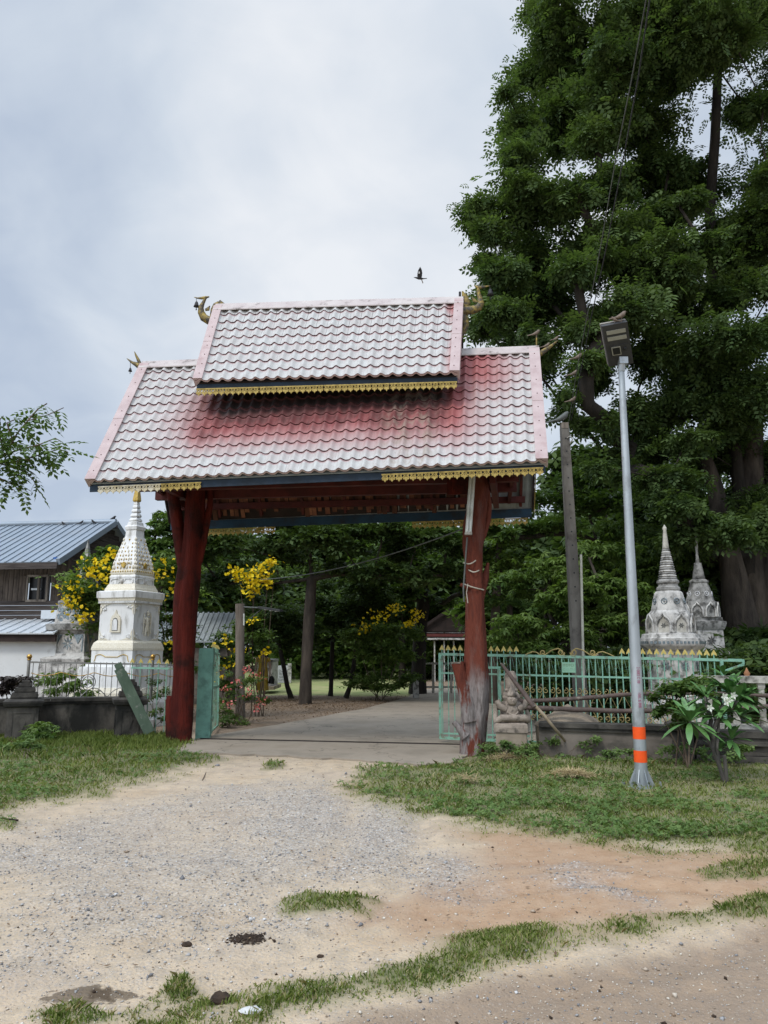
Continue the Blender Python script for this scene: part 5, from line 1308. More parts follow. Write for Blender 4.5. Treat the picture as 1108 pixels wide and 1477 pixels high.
# mosaic stupa behind left
Yg = 19.0; kg = math.cos(R(33))+math.sin(R(33)); yg = R(-18)
sg2, c1 = st_root('mosaic_stupa', 112, Yg, 'older grey mosaic stupa with mirror flower tiles behind the white one, yellow blooms above')
axg = lambda py: 112+(1000-py)*.065
G_ = lambda prof, mat, nm, smooth=False: seg(sg2, c1, Yg, axg, prof, 4, yg, kg, M[mat], nm, smooth)
G_([(1030, 118), (985, 116), (980, 108), (957, 106)], 'stupa_grey', 'base_tier')
G_([(957, 100), (950, 104), (946, 88), (942, 84)], 'stupa_grey', 'foot_moulding')
G_([(942, 78), (914, 76)], 'stupa_grey', 'body')
G_([(914, 80), (911, 84), (909, 94), (901, 96), (900, 86)], 'stupa_dark', 'cornice')
G_([(900, 74), (872, 66)], 'stupa_grey', 'upper_tier'); G_([(872, 68), (868, 68), (866, 54), (850, 46), (835, 30), (826, 22)], 'stupa_dark', 'bell')
G_([(826, 16), (812, 12), (808, 11), (800, 9)], 'stupa_grey', 'spire'); G_([(800, 9), (797, 8), (778, .8)], 'stupa_dark', 'spire_tip')
def mosaic(root, c, yaw, Y, axf, py, wpx, kf_, n, mat, rr_, star=True):
    h_ = px2m(py, axf(py), Y, wpx, kf_); z = st_z(axf(py), py, Y)
    for k in range(n):
        a = yaw-math.pi/2+k*2*math.pi/n; nv = Vector((math.cos(a), math.sin(a), 0)); tv = Vector((-nv.y, nv.x, 0)); o_ = c+nv*(h_+.006)+Z*z; mb = MB()
        if star:
            for j in range(8):
                b_ = j*math.pi/4; d1 = (math.cos(b_), math.sin(b_)); s1 = (-d1[1], d1[0])
                mb.prism([(d1[0]*rr_*.15, d1[1]*rr_*.15), (d1[0]*rr_*.55+s1[0]*rr_*.13, d1[1]*rr_*.55+s1[1]*rr_*.13), (d1[0]*rr_, d1[1]*rr_), (d1[0]*rr_*.55-s1[0]*rr_*.13, d1[1]*rr_*.55-s1[1]*rr_*.13)][::-1], o_, tv, Z, .01)
        else: mb.tube([o_+tv*math.cos(t)*rr_+Z*math.sin(t)*rr_ for t in [2*math.pi*i/14 for i in range(15)]], rr_*.18, 5, caps=False); mb.ball(o_, rr_*.35, 6, 4)
        mb.build('mosaic_flower' if star else 'mosaic_disc', M[mat], root)
mosaic(sg2, c1, yg, Yg, axg, 928, 77.5, kg, 4, 'mirror_tile', .16)
for k in range(4):
    hb2 = px2m(928, 115, Yg, 77.5, kg); nv, tv = face_frame(k, c1, yg, hb2); zc_ = st_z(115, 928, Yg)
    for s_ in (-1, 1):
        mb = MB(); mb.prism([(s_*hb2*.9, zc_+.2), (s_*hb2*.35, zc_+.2), (s_*hb2*.62, zc_-.02)][::s_], c1+nv*(hb2+.006), tv, Z, .01); mb.prism([(s_*hb2*.92, zc_-.2), (s_*hb2*.92, zc_+.18), (s_*hb2*.86, zc_+.18), (s_*hb2*.86, zc_-.2)][::s_], c1+nv*(hb2+.006), tv, Z, .01); mb.build('mosaic_border', M['mirror_tile'], sg2)
    hu = px2m(886, 117, Yg, 70, kg); zu = st_z(117, 886, Yg)
    mb = MB()
    for i in range(34):
        x, y = rnd.uniform(-.88, .88)*hu, rnd.uniform(-.17, .17); r_ = rnd.uniform(.03, .06); m_ = rnd.choice((4, 5)); a0 = rnd.random()*6
        mb.prism([(x+r_*math.cos(a0+j*2*math.pi/m_), zu+y+r_*math.sin(a0+j*2*math.pi/m_)) for j in range(m_)], c1+nv*(hu+.008-.03*y), tv, Z, .012)
    mb.build('mosaic_chips', M['mirror_tile'], sg2, kind='stuff')
# right stupas
Y1 = 15.6; s1r, c2 = st_root('grey_stupa', 973, Y1, 'pale ringed stupa with thin pink white spire, nearer of the two on the right')
ax1 = lambda py: 974-(1000-py)*.040
k8 = 1.0
H_ = lambda prof, mat, nm, n=8, smooth=False: seg(s1r, c2, Y1, ax1, prof, n, R(8), 1.0, M[mat], nm, smooth)
H_([(1060, 92), (1015, 92), (1008, 78), (1000, 74), (995, 66)], 'stupa_grey', 'base_tier')
H_([(996, 64), (945, 66), (938, 68)], 'stupa_grey', 'body')
H_([(938, 70), (932, 84), (930, 86), (924, 87)], 'stupa_grey', 'platform'); H_([(924, 84), (921, 84), (920, 76), (915, 74), (914, 68)], 'stupa_grey', 'platform_step')
H_([(915, 62), (890, 58), (886, 56)], 'stupa_grey', 'niche_tier')
H_([(886, 54), (884, 52), (881, 47), (868, 42), (856, 36), (853, 32)], 'stupa_grey', 'bell')
H_([(853, 31), (851, 33), (848, 33), (846, 28), (843, 27), (841, 31), (838.5, 31), (836, 27)], 'stupa_dark', 'collar', 16)
for i in range(13):
    py = 836-3.4*i; w_ = 26.5-1.28*i
    H_([(py, w_*.9), (py-1, w_), (py-2.2, w_), (py-3.2, w_*.86)], 'stupa_grey' if i % 2 else 'stupa_dark', 'spire_ring', 16, True)
H_([(792, 10), (790, 9), (778, 7), (765, 4.6), (763, 6), (761, 5.4), (757, .8)], 'balus', 'spire_tip', 12, True)
mosaic(s1r, c2, R(8), Y1, ax1, 868, 43, 1.0, 8, 'mirror_tile', .055, False)
def niches(root, c, Y, axf, py0, py1, wpx, n, yaw, mat1, mat2):
    h_ = px2m((py0+py1)/2, axf(py0), Y, wpx, 1.0); za, zb_ = st_z(axf(py0), py0, Y), st_z(axf(py1), py1, Y); w_ = h_*math.tan(math.pi/n)*.80; H = zb_-za
    for k in range(n):
        a = yaw-math.pi/2+k*2*math.pi/n; nv = Vector((math.cos(a), math.sin(a), 0)); tv = Vector((-nv.y, nv.x, 0)); o_ = c+nv*(h_+.0)+Z*za
        P = [(-w_, .0), (-w_, H*.55), (-w_*.7, H*.8), (-w_*.25, H*.95), (0, H*1.12), (w_*.25, H*.95), (w_*.7, H*.8), (w_, H*.55), (w_, 0)]
        mb = MB(); mb.tube([o_+tv*x+Z*y+nv*.02 for x, y in P], .022, 5); mb.build('niche_arch', M[mat1], root)
        mb = MB(); mb.prism([(x*.7, y*.82+.01) for x, y in P][::-1], o_+nv*.004, tv, Z, .012); mb.build('niche', M[mat2], root)
        mb = MB()
        for j in range(6):
            b_ = j*math.pi/3; d1 = (math.cos(b_), math.sin(b_)); s_ = (-d1[1], d1[0]); r_ = w_*.42
            mb.prism([(d1[0]*r_*.1, H*.42+d1[1]*r_*.1), (d1[0]*r_*.5+s_[0]*r_*.2, H*.42+d1[1]*r_*.5+s_[1]*r_*.2), (d1[0]*r_, H*.42+d1[1]*r_), (d1[0]*r_*.5-s_[0]*r_*.2, H*.42+d1[1]*r_*.5-s_[1]*r_*.2)][::-1], o_+nv*.014, tv, Z, .008)
        mb.build('mosaic_flower', M['stupa_dk2'], root)
niches(s1r, c2, Y1, ax1, 913, 889, 60, 8, R(8), 'stupa_grey', 'balus')
mosaic(s1r, c2, R(8), Y1, ax1, 960, 67, 1.0, 8, 'mirror_tile', .10, True)
mb = MB(); h_ = px2m(926, 970, Y1, 86, 1.0); z = st_z(970, 927, Y1)
for k in range(8):
    a = R(8)-math.pi/2+k*math.pi/4; nv = Vector((math.cos(a), math.sin(a), 0)); tv = Vector((-nv.y, nv.x, 0))
    for i in range(6): mb.box(c2+nv*(h_+.004)+tv*h_*.39*(-.85+1.7*i/5)+Z*z, (.05, .012, .05), Matrix((tv, nv, Z)).transposed())
mb.build('mosaic_chips', M['mirror_tile'], s1r, kind='stuff')
Y2 = 18.0; s2r, c3 = st_root('dark_stupa', 1019, Y2, 'darker lichened stupa with broken thin finial, farther of the two on the right')
ax2 = lambda py: 1021-(1000-py)*.072
K_ = lambda prof, mat, nm, n=8, smooth=False, kf_=1.0: seg(s2r, c3, Y2, ax2, prof, n, R(12), kf_, M[mat], nm, smooth)
kk = math.cos(R(28))+math.sin(R(28))
K_([(1050, 100), (990, 98), (985, 88), (972, 86), (965, 78), (950, 76), (940, 66), (938, 60)], 'stupa_grey', 'base_tier', 4, kf_=kk)
K_([(938, 56), (908, 54)], 'stupa_grey', 'body', 4, kf_=kk); K_([(908, 58), (904, 62), (900, 64), (897, 64), (896, 56), (891, 54)], 'stupa_dark', 'cornice', 4, kf_=kk)
K_([(891, 46), (871, 43), (868, 42)], 'stupa_dark', 'niche_tier'); K_([(868, 38), (866, 36), (852, 29), (842, 23), (840, 25), (838, 25), (836, 19)], 'stupa_dark', 'bell')
K_([(836, 18), (826, 15), (816, 11), (812, 10)], 'stupa_dark', 'spire', 12, True); K_([(812, 5), (795, 3), (790, 4), (778, 2.4), (768, .6)], 'stupa_grey', 'spire_tip', 8, True)
niches(s2r, c3, Y2, ax2, 890, 872, 45, 8, R(12), 'stupa_grey', 'stupa_dark'); mosaic(s2r, c3, R(12), Y2, ax2, 857, 32, 1.0, 8, 'feather_white', .05, False)
mosaic(s2r, c3, R(12), Y2, ax2, 924, 55.5, kk, 4, 'stupa_dk2', .12)

# ================================================================== HOUSE ON THE LEFT
hd_ = Vector((.985, -.17, 0)).normalized(); hn_ = Vector((-hd_.y, hd_.x, 0))
E0 = at(83, 810, 20.0); RI = None
# apex above the gable: half width 2.9 m back along hn_
hw_h = 2.9; ap = E0+hn_*hw_h; ap = Vector((ap.x, ap.y, at(166, 754, ap.y).z)); ap.x = at(166, 754, ap.y).x-.0
shift = ap-(E0+hn_*hw_h); shift.z = 0
BE = E0+hn_*hw_h*2+shift*2; Ln = 15.
house = empty('wooden_house', tuple(Vector((E0.x-1, E0.y+1, 0))), 'weathered grey board house with blue grey metal roof and open window, far left', 'house')
rise = ap.z-E0.z
def roofslab(nm, A, B, C_, D_, mat, ribs, th=.03):
    mb = MB(); n_ = ((B-A).cross(D_-A)).normalized(); n_ = n_ if n_.z > 0 else -n_
    mb.add([A, B, C_, D_, A-n_*th, B-n_*th, C_-n_*th, D_-n_*th], [(0, 1, 2, 3), (7, 6, 5, 4), (0, 4, 5, 1), (1, 5, 6, 2), (2, 6, 7, 3), (3, 7, 4, 0)])
    for i in range(ribs+1):
        u = i/ribs; a_, b_ = A+(B-A)*u, D_+(C_-D_)*u; mb.bar(a_+n_*.012, b_+n_*.012, .05, .03, up=n_)
    return mb.build(nm, mat, house)
roofslab('roof_sheet', ap-hd_*Ln, ap, E0, E0-hd_*Ln, M['zinc'], 60); roofslab('roof_sheet', ap-hd_*Ln, ap, BE, BE-hd_*Ln, M['zinc'], 60)
mb = MB(); mb.tube([ap-hd_*Ln+Z*.03, ap+hd_*.03+Z*.03], .09, 8); mb.build('ridge_cap', M['zinc'], house)
for (a_, b_) in ((ap, E0), (ap, BE)):
    mb = MB(); mb.bar(a_+Z*.0+hd_*.02, b_+hd_*.02, .10, .16); mb.build('barge_board', M['zinc'], house)
mb = MB(); mb.bar(E0-hd_*Ln-Z*.10, E0-Z*.10, .04, .16); mb.build('eave_board', M['house_wood_h'], house)
mb = MB(); q = E0+(ap-E0)*.10-hd_*.1-Z*.04; mb.box(q, (.3, .2, .06)); mb.build('blue_sheet', M['blue_tarp'], house)
# walls : board by board
wi = .7; WA = E0+hn_*wi-hd_*.0; WA.x = at(101, 840, WA.y).x; zlo, zhi = at(60, 893, WA.y).z, E0.z+.15
nb2 = 0; wx = 0
z_mid = at(60, 866, WA.y).z
board_v = {}
while wx < Ln-1.2:
    bw = rnd.choice((.12, .14, .16)); p = WA-hd_*(wx+bw/2)+hn_*rnd.uniform(0, .012)
    pxx = 0
    mb = MB(); mb.bar(Vector((p.x, p.y, z_mid)), Vector((p.x, p.y, zhi)), bw-.012, .03, up=hn_); wxm = wx
    # window gap
    wgap = (.60 < wx+bw/2 < 1.24)
    if wgap: mb = MB(); mb.bar(Vector((p.x, p.y, at(50, 829, WA.y).z)), Vector((p.x, p.y, zhi)), bw-.012, .03, up=hn_)
    mb.build('wall_board', M['house_wood'], house); wx += bw; nb2 += 1
    if nb2 > 55: break
if wx < Ln-1.2:
    mb = MB(); p, q = WA-hd_*wx, WA-hd_*(Ln-1.2); mb.bar(Vector((p.x, p.y, (z_mid+zhi)/2)), Vector((q.x, q.y, (z_mid+zhi)/2)), .03, zhi-z_mid); mb.build('wall_panel', M['house_wood'], house)
for i in range(9):
    z = z_mid-.13*i-.06
    mb = MB(); p, q = WA+hd_*.0-hn_*(.01+.004*(i % 2)), WA-hd_*(Ln-1.2)-hn_*(.01+.004*(i % 2)); mb.bar(Vector((p.x, p.y, z)), Vector((q.x, q.y, z)), .03, .12); mb.build('wall_board', M['house_wood_h'], house)
# gable boards
gw = BE-E0; g0 = E0+hn_*wi; g1 = BE-hn_*wi
for i in range(22):
    z = E0.z-1.3+.14*i; half = hw_h-.7 if z < E0.z+.2 else max(.1, hw_h*(1-(z-E0.z)/rise)-.25)
    m_ = (E0+BE)/2-hd_*.15; a_, b_ = m_-hn_*half, m_+hn_*half
    if half > .15:
        mb = MB(); mb.bar(Vector((a_.x, a_.y, z)), Vector((b_.x, b_.y, z)), .03, .13); mb.build('gable_board', M['house_wood_h'], house)
for y_ in (.3, 2.9):
    mb = MB(); p = E0+hn_*y_*1.0; mb.bar(p+Z*(rise*y_/hw_h-.12), p-hd_*1.0+Z*(rise*y_/hw_h-.12), .08, .1); mb.build('purlin_end', M['house_wood_h'], house)
# window
wx0, wx1 = WA-hd_*.64, WA-hd_*1.24; zt2, zb2 = at(50, 830, WA.y).z, z_mid
mb = MB(); mb.bar((wx0+wx1)/2*1.0+Vector((0, 0, (zt2+zb2)/2-wx0.z))+hd_*.30+hn_*.10, (wx0+wx1)/2+Vector((0, 0, (zt2+zb2)/2-wx0.z))-hd_*.30+hn_*.10, .03, zt2-zb2); wn = mb.build('window', M['glass_dark'], house)
mb = MB(); o_ = Vector((0, 0, 0)) 
f0, f1 = wx0.copy(), wx1.copy()
for (p, q) in (((f0, zb2), (f0, zt2)), ((f1, zb2), (f1, zt2)), (((f0+f1)/2+hd_*.05, zb2), ((f0+f1)/2+hd_*.05, zt2)), ((f0, zt2), (f1, zt2)), ((f0, zb2), (f1, zb2))):
    mb.bar(Vector((p[0].x, p[0].y, p[1]))-hn_*.02, Vector((q[0].x, q[0].y, q[1]))-hn_*.02, .06, .05, up=hn_)
mb.build('frame', M['post_wood'], wn)
mb = MB(); p = f1-hd_*.1; mb.bar(Vector((p.x, p.y, zb2))-hn_*.05, Vector((p.x, p.y, zt2))-hn_*.05, .16, .03, up=hn_); mb.build('shutter', M['house_wood'], wn)
mb = MB(); p = (f0*.4+f1*.6); q3 = Vector((p.x, p.y, (zb2+zt2)/2-.02))+hn_*.04; mb.box(q3, (.26, .04, .05)); mb.build('paper', M['far_white'], wn)
# lean-to roof and white wall
l0 = at(78, 913, 18.3); l1 = Vector((WA.x+.3, WA.y-.05, at(86, 893, WA.y).z)); l0.z = at(78, 913, 18.3).z
le = l0-hd_*Ln; 
roofslab('lean_to_sheet', l1-hd_*Ln, l1, l0, le, M['zinc_bright'], 50)
mb = MB(); p = l1-hd_*.75-hn_*.25+Z*.1; mb.bar(p, p+hd_*.75, .5, .22); mb.build('loose_sheet', M['zinc_bright'], house)
mb = MB(); mb.bar(l0-Z*.12+hn_*.1, le-Z*.12+hn_*.1, .06, .16); mb.build('eave_board', M['black_wood'], house)
ww0 = l0+hn_*.35-hd_*.1; ww1 = ww0-hd_*Ln; zt3 = l0.z-.05
mb = MB(); mb.bar(Vector((ww0.x, ww0.y, zt3/2)), Vector((ww1.x, ww1.y, zt3/2)), .15, zt3); mb.build('white_wall', M['white_wall'], house)
q = ww0+hn_*3; mb = MB(); mb.bar(Vector((ww0.x-.08, ww0.y+.1, zt3/2)), Vector((q.x-.08, q.y, zt3/2)), .15, zt3); mb.build('side_wall', M['white_wall'], house)
for (x, y, s_, f_) in ((91.5, 758.5, .9, -1), (117, 756.8, .9, 1), (134.5, 755.6, .9, -1), (162, 753.6, 1.4, 1)):
    lab = {91.5: 'small bird on the house ridge, leftmost of the four', 117: 'small bird on the house ridge, second from the left of the four', 134.5: 'small bird on the house ridge, third from the left of the four', 162: 'largest dark bird on the house ridge, at the gable end'}[x]
    perched(x, y, ap.y, s_, f_, lab, 'bird')
# metal roof building glimpsed right of the white stupa
lb = empty('outbuilding', tuple(at(290, 1000, 24)), 'low outbuilding with pale metal roof half hidden behind yellow flowering shrubs', 'building')
a_, b_ = at(215, 925, 23), at(330, 924, 23); c_, d_ = at(345, 884, 25.5), at(235, 884, 25.5)
mb = MB(); mb.add([a_, b_, c_, d_, a_-Z*.05, b_-Z*.05, c_-Z*.05, d_-Z*.05], [(0, 1, 2, 3), (7, 6, 5, 4), (0, 4, 5, 1), (1, 5, 6, 2), (2, 6, 7, 3), (3, 7, 4, 0)])
for i in range(16): u = i/15; mb.bar(a_+(b_-a_)*u+Z*.02, d_+(c_-d_)*u+Z*.02, .05, .03)
mb.build('roof_sheet', M['soffit'], lb)
mb = MB(); mb.box((a_+b_)/2+Vector((0, 1.2, -a_.z/2-.1)), (2.2, 2, a_.z-.2)); mb.build('wall', M['wall_grey'], lb)

# ================================================================== STREET LAMP, POLES, WIRES
lp0 = gr(926, 1136); lp = empty('street_lamp', tuple(lp0), 'tall galvanised solar street lamp with two orange bands standing on the right verge', 'street lamp')
ltop = at(896, 530, lp0.y); ax_ = (ltop-lp0)
mb = MB(); mb.tube([lp0+ax_*t for t in (0, .02, .25, .5, .75, 1)], [.078, .076, .068, .058, .048, .038], 20); mb.build('pole', M['galv'], lp)
mb = MB(); mb.box(lp0+Z*.012, (.40, .40, .02), Matrix.Rotation(.35, 3, 'Z')); bp = mb.build('base_plate', M['galv'], lp)
for k in range(4):
    a = .35+math.pi/4+k*math.pi/2; q = lp0+Vector((math.cos(a), math.sin(a), 0))*.21
    mb = MB(); mb.lathe(q+Z*.022, [(.022, 0), (.022, .02), (.012, .021), (.012, .06)], 6); mb.build('bolt', M['galv'], bp)
for k in range(8):
    a = k*math.pi/4+.2; nv = Vector((math.cos(a), math.sin(a), 0)); mb = MB(); mb.prism([(.07, 0), (.155, 0), (.15, .02), (.07, .20)], lp0+Z*.022, nv, Z, .008); mb.build('gusset', M['galv'], lp)
def pole_t(py): return (lp0.z+0+(at(926, py, lp0.y).z))/ltop.z
for (y0, y1) in ((1048, 1065.5), (1082, 1099)):
    t0, t1 = pole_t(y1), pole_t(y0); mb = MB(); rr_ = lambda t: .0775-.040*t
    mb.tube([lp0+ax_*t0, lp0+ax_*t1], [rr_(t0)+.0015, rr_(t1)+.0015], 20, caps=False); mb.build('orange_band', M['orange'], lp)
rq = Matrix((Vector((0, 0, -1)), Vector((1, .35, 0)).normalized(), Vector((.35, -1, 0)).normalized())).transposed().to_quaternion()
for (py, tx) in ((973.5, '2 0882 C 08'), (1009, '10EL & 808')):
    t = pole_t(py); q = lp0+ax_*t+Vector((.018, -1, 0)).normalized()*(rr_(t)+.003)
    rq = Matrix((-ax_.normalized(), Vector((1, .0, 0)), Vector((0, -1, 0)))).transposed()
    x_ = -ax_.normalized(); z_ = Vector((0.05, -1, 0)).normalized(); y_ = z_.cross(x_).normalized(); z_ = x_.cross(y_)
    text_mesh('lettering', tx, .052, tuple(q), Matrix((x_, y_, z_)).transposed().to_quaternion(), M['pink_ink'], lp, .74)
# lamp head : tilted flat casting seen from below
hc = [at(868, 471, lp0.y-.42), at(905, 464, lp0.y-.42), at(914, 524, lp0.y+.05), at(879, 529, lp0.y+.05)]
hd2 = empty('lamp_head', tuple(ltop), parent=lp)
X_, Y_ = (hc[1]-hc[0]), (hc[3]-hc[0]); nh = X_.cross(Y_).normalized()
if nh.y > 0: nh = -nh          # faces the viewer / ground
def hp_(u, v, n=0.): return hc[0]*(1-u)*(1-v)+hc[1]*u*(1-v)+hc[2]*u*v+hc[3]*(1-u)*v+nh*n
def hbox(nm, u0, v0, u1, v1, n0, n1_, mat, par_=None):
    A = [hp_(u0, v0, n0), hp_(u1, v0, n0), hp_(u1, v1, n0), hp_(u0, v1, n0)]; B = [hp_(u0, v0, n1_), hp_(u1, v0, n1_), hp_(u1, v1, n1_), hp_(u0, v1, n1_)]
    mb = MB(); mb.add(A+B, [(3, 2, 1, 0), (4, 5, 6, 7), (0, 1, 5, 4), (1, 2, 6, 5), (2, 3, 7, 6), (3, 0, 4, 7)]); return mb.build(nm, mat, par_ or hd2)
hbox('casing', 0, 0, 1, 1, -.05, 0, M['lampgrey']); hbox('solar_panel', .0, -.01, 1, 1.0, -.075, -.052, M['frame_pale'])
hbox('led_strip', .13, .13, .88, .22, .001, .008, M['lens']); hbox('led_strip', .13, .28, .88, .37, .001, .008, M['lens'])
hbox('sensor_cover', .18, .49, .92, .78, .001, .012, M['lampgrey']); hbox('cell_frame', .20, .52, .56, .72, .013, .02, M['lens']); hbox('cell', .235, .54, .525, .70, .021, .024, M['black'])
mb = MB(); q = hp_(.72, .59, .018); mb.ball(q, .022, 8, 6, 0); mb.build('sensor', M['black'], hd2)
mb = MB(); mb.tube([ltop-Z*.05, ltop+(hp_(.55, .84, .03)-ltop)*.6, hp_(.55, .84, .03)], [.05, .045, .04], 10); mb.box(hp_(.55, .88, .03), (.11, .10, .09)); mb.build('bracket', M['galv'], hd2)
perched(896, 463.5, lp0.y-.42, .95, 1, 'brown bird sitting on the top edge of the street lamp head'); perched(887, 465.5, lp0.y-.42, .55, -1, 'smaller pale bird crouching beside the other bird on the street lamp head')
# concrete utility pole
Yu = 15.2; up0 = at(834, 1020, Yu); up0.z = 0; utop = at(814, 617, Yu); upo = empty('utility_pole', tuple(up0), 'weathered grey concrete utility pole rising behind the green gate', 'utility pole')
mb = MB(); A = up0; d = utop-up0
ub = Vector((at(834, 940, Yu).x, Yu, 0)); 
base_ = at(836, 985, Yu); base_ = base_+(base_-utop)*((base_.z)/(utop.z-base_.z))
w0, w1 = 18/ppm(Yu), 11/ppm(Yu, 6)
V8 = []
for (p, w_) in ((base_, w0/2), (utop, w1/2)):
    for (x, y) in ((-1, -1), (1, -1), (1, 1), (-1, 1)): V8.append(p+Vector((x*w_, y*w_, 0)))
mb.add(V8, [(3, 2, 1, 0), (4, 5, 6, 7), (0, 1, 5, 4), (1, 2, 6, 5), (2, 3, 7, 6), (3, 0, 4, 7)]); mb.build('shaft', M['conc_pole'], upo)
for i in range(13):
    t = .42+.045*i; p = base_+(utop-base_)*t; w_ = (w0+(w1-w0)*t)/2; mb = MB(); q = p+Vector((0, -w_-.001, 0)); mb.tube([q, q+Vector((0, -.002, 0))], .017, 8); mb.build('hole', M['black'], upo)
mb = MB(); mb.box(utop+Z*.03, (w1*.9, w1*1.1, .12)); mb.build('cap', M['post_wood'], upo)
mb = MB(); mb.tube([at(822, 640, Yu-.1), at(826, 634, Yu-.1), at(823, 628, Yu-.1), at(818, 632, Yu-.1)], .012, 6); mb.build('hook', M['frame_pale'], upo)
perched(811, 613.5, Yu, 2.0, 1, 'grey pigeon sitting on top of the concrete utility pole', 'wire_grey')
mb = MB(); mb.tube([at(843, 1060, Yu-.3), at(841, 935, Yu-.25), at(838, 800, Yu-.2)], .024, 8); mb.build('pvc_pipe', M['pvc'], loc=tuple(at(843, 1060, Yu-.3)), label='thin pale plastic pipe standing alongside the concrete utility pole', cat='pipe')
# the two wires from pole top overhead
def wire_curve(seq, r_, mat, label, cat='wire', group=None):
    P = [at(*q) for q in seq]; out = []
    for i in range(len(P)-1):
        for j in range(6): out.append(P[i]+(P[i+1]-P[i])*(j/6))
    out.append(P[-1]); mb = MB(); mb.tube(out, r_, 5); return mb.build('overhead_wire', mat, loc=tuple(out[0]), label=label, cat=cat, group=group)
wire_curve([(820, 612, 15.2), (832, 535, 14.0), (846, 462, 12.9), (864, 370, 11.6), (889, 225, 9.8), (912, 110, 8.4), (932, 0, 7.2), (950, -110, 6.2)], .007, M['wire_grey'], 'thinner greyish overhead wire with birds, running up from the concrete pole')
wire_curve([(824, 606, 15.2), (838, 535, 14.0), (852, 462, 12.9), (872, 370, 11.6), (900, 225, 9.8), (921, 110, 8.4), (937, 0, 7.2), (953, -110, 6.2)], .0085, M['wire'], 'thicker black overhead wire running up from the concrete pole')
for (x, y, Yb, s_, lab) in ((834, 521, 13.8, 1.1, 'brown bird on the overhead wire, highest of the three'), (828, 544, 14.1, 1.0, 'brown bird on the overhead wire, middle of the three'), (826, 582, 14.6, 1.0, 'brown bird on the overhead wire, lowest of the three just above the pole')):
    perched(x, y, Yb, s_, 1, lab)
# wooden post with arm lamp inside the gate
wp = gr(347, 1042); wpt = at(346, 871, wp.y); wo = empty('wooden_lamp_post', tuple(wp), 'short weathered round wooden post with a small lamp arm, inside the gate', 'lamp post')
mb = MB(); mb.tube([wp-Z*.1, wp+(wpt-wp)*.3, wp+(wpt-wp)*.7, wpt], [.12, .105, .10, .10], 12, wob=.08, seed=4); mb.build('post', M['post_wood'], wo)
a_, b_ = wpt-Z*.07, at(378, 877, wp.y-.1); mb = MB(); mb.tube([a_, b_], .018, 8); mb.tube([at(360, 893, wp.y), at(379, 877, wp.y-.05)], .010, 6); mb.build('arm', M['wire_grey'], wo)
h0, h1 = at(374, 876, wp.y-.1), at(406, 881, wp.y-.35); mb = MB(); mb.bar(h0, h1, .14, .045); lh = mb.build('lamp_head', M['lampgrey'], wo)
for i in range(3):
    p = h0+(h1-h0)*(.32+.24*i); mb = MB(); mb.box(p-Z*.03, (.09, .09, .012)); mb.build('lens', M['tube_white'], lh)
mb = MB(); mb.tube([at(352, 885, wp.y-.12), at(352, 902, wp.y-.12)], .02, 6); mb.build('switch_box', M['tube_white'], wo)

# ================================================================== TREES
def C_(px, py, Y, rpx, fz=.7, fy=1.):
    p = at(px, py, Y); r_ = rpx/ppm(Y, p.z); return (p, (r_, r_*fy, r_*fz))
# the big rain tree on the right
r1 = np.random.default_rng(5)
big = []
for (x, y, rp_) in [q for b_ in [(795, 45, 48), (850, 30, 62), (905, 60, 62), (960, 30, 66), (1030, 50, 70), (1100, 40, 76), (800, 118, 60), (850, 130, 56), (930, 130, 66), (1108, 150, 44),
                   (752, 160, 34), (762, 205, 42), (815, 195, 56), (875, 210, 60), (945, 225, 56), (1100, 262, 36), (742, 246, 38), (705, 302, 36), (755, 300, 52), (815, 285, 62), (880, 300, 66), (950, 310, 66), (1015, 322, 60), (1090, 310, 60),
                   (700, 372, 24), (735, 375, 44), (790, 380, 60), (850, 375, 62), (915, 395, 62), (985, 400, 70), (1065, 395, 66), (710, 425, 34), (760, 445, 58), (820, 455, 56), (880, 450, 52), (950, 470, 66), (1095, 470, 56), (705, 478, 30), (745, 505, 44), (800, 530, 46), (860, 540, 42), (925, 530, 54), (990, 540, 60), (1075, 560, 66),
                   (800, 585, 34), (850, 610, 34), (905, 600, 46), (960, 620, 56), (1020, 640, 60), (1095, 650, 60), (925, 690, 46), (985, 700, 52), (1050, 730, 56), (1110, 740, 50), (870, 668, 32), (955, 760, 40), (1010, 790, 32),
                   (1180, 80, 90), (1190, 240, 80), (1180, 400, 90), (1190, 560, 80), (1180, 700, 80), (1280, 160, 110), (1280, 330, 110), (1280, 520, 110),
                   (860, -60, 90), (960, -80, 100), (1070, -80, 100), (1180, -60, 100), (900, -190, 110), (1040, -200, 120), (1180, -190, 120), (1300, -40, 120)] for q in ([b_] if b_[0] > 1150 or b_[1] < 0 else [(b_[0]+r1.normal(0, b_[2]*.45), b_[1]+r1.normal(0, b_[2]*.4), b_[2]*r1.uniform(.42, .80)) for _ in range(3)])]:
    Yd = 19.5+r1.uniform(-2.2, 2.6)+(1.0 if x < 800 else 0)
    big.append(C_(x, y, Yd, rp_*1.0, float(r1.uniform(.55, .95))))
b0 = at(1085, 1000, 21.5); b0.z = 0
def P3(seq): return [at(x, y, Y) for x, y, Y in seq]
tree('rain_tree', b0, P3([(1082, 900, 21.3), (1076, 800, 21), (1066, 700, 20.8), (1056, 600, 20.6), (1044, 500, 20.4), (1030, 400, 20.2), (1024, 300, 20), (1032, 200, 20), (1036, 100, 20), (1030, 0, 20)]), .33, big, 590, .255, TP, M['lf_rain'], M['bark_dark'],
     'huge spreading rain tree filling the sky on the right behind the street lamp', seed=3, pitch=(.35, .55), spread=.40, shell=.25, sub=(9, 15), rmin=.025, szvar=.45)
rt_ = [o for o in sc.objects if o.name == 'rain_tree'][0]
mb = MB()
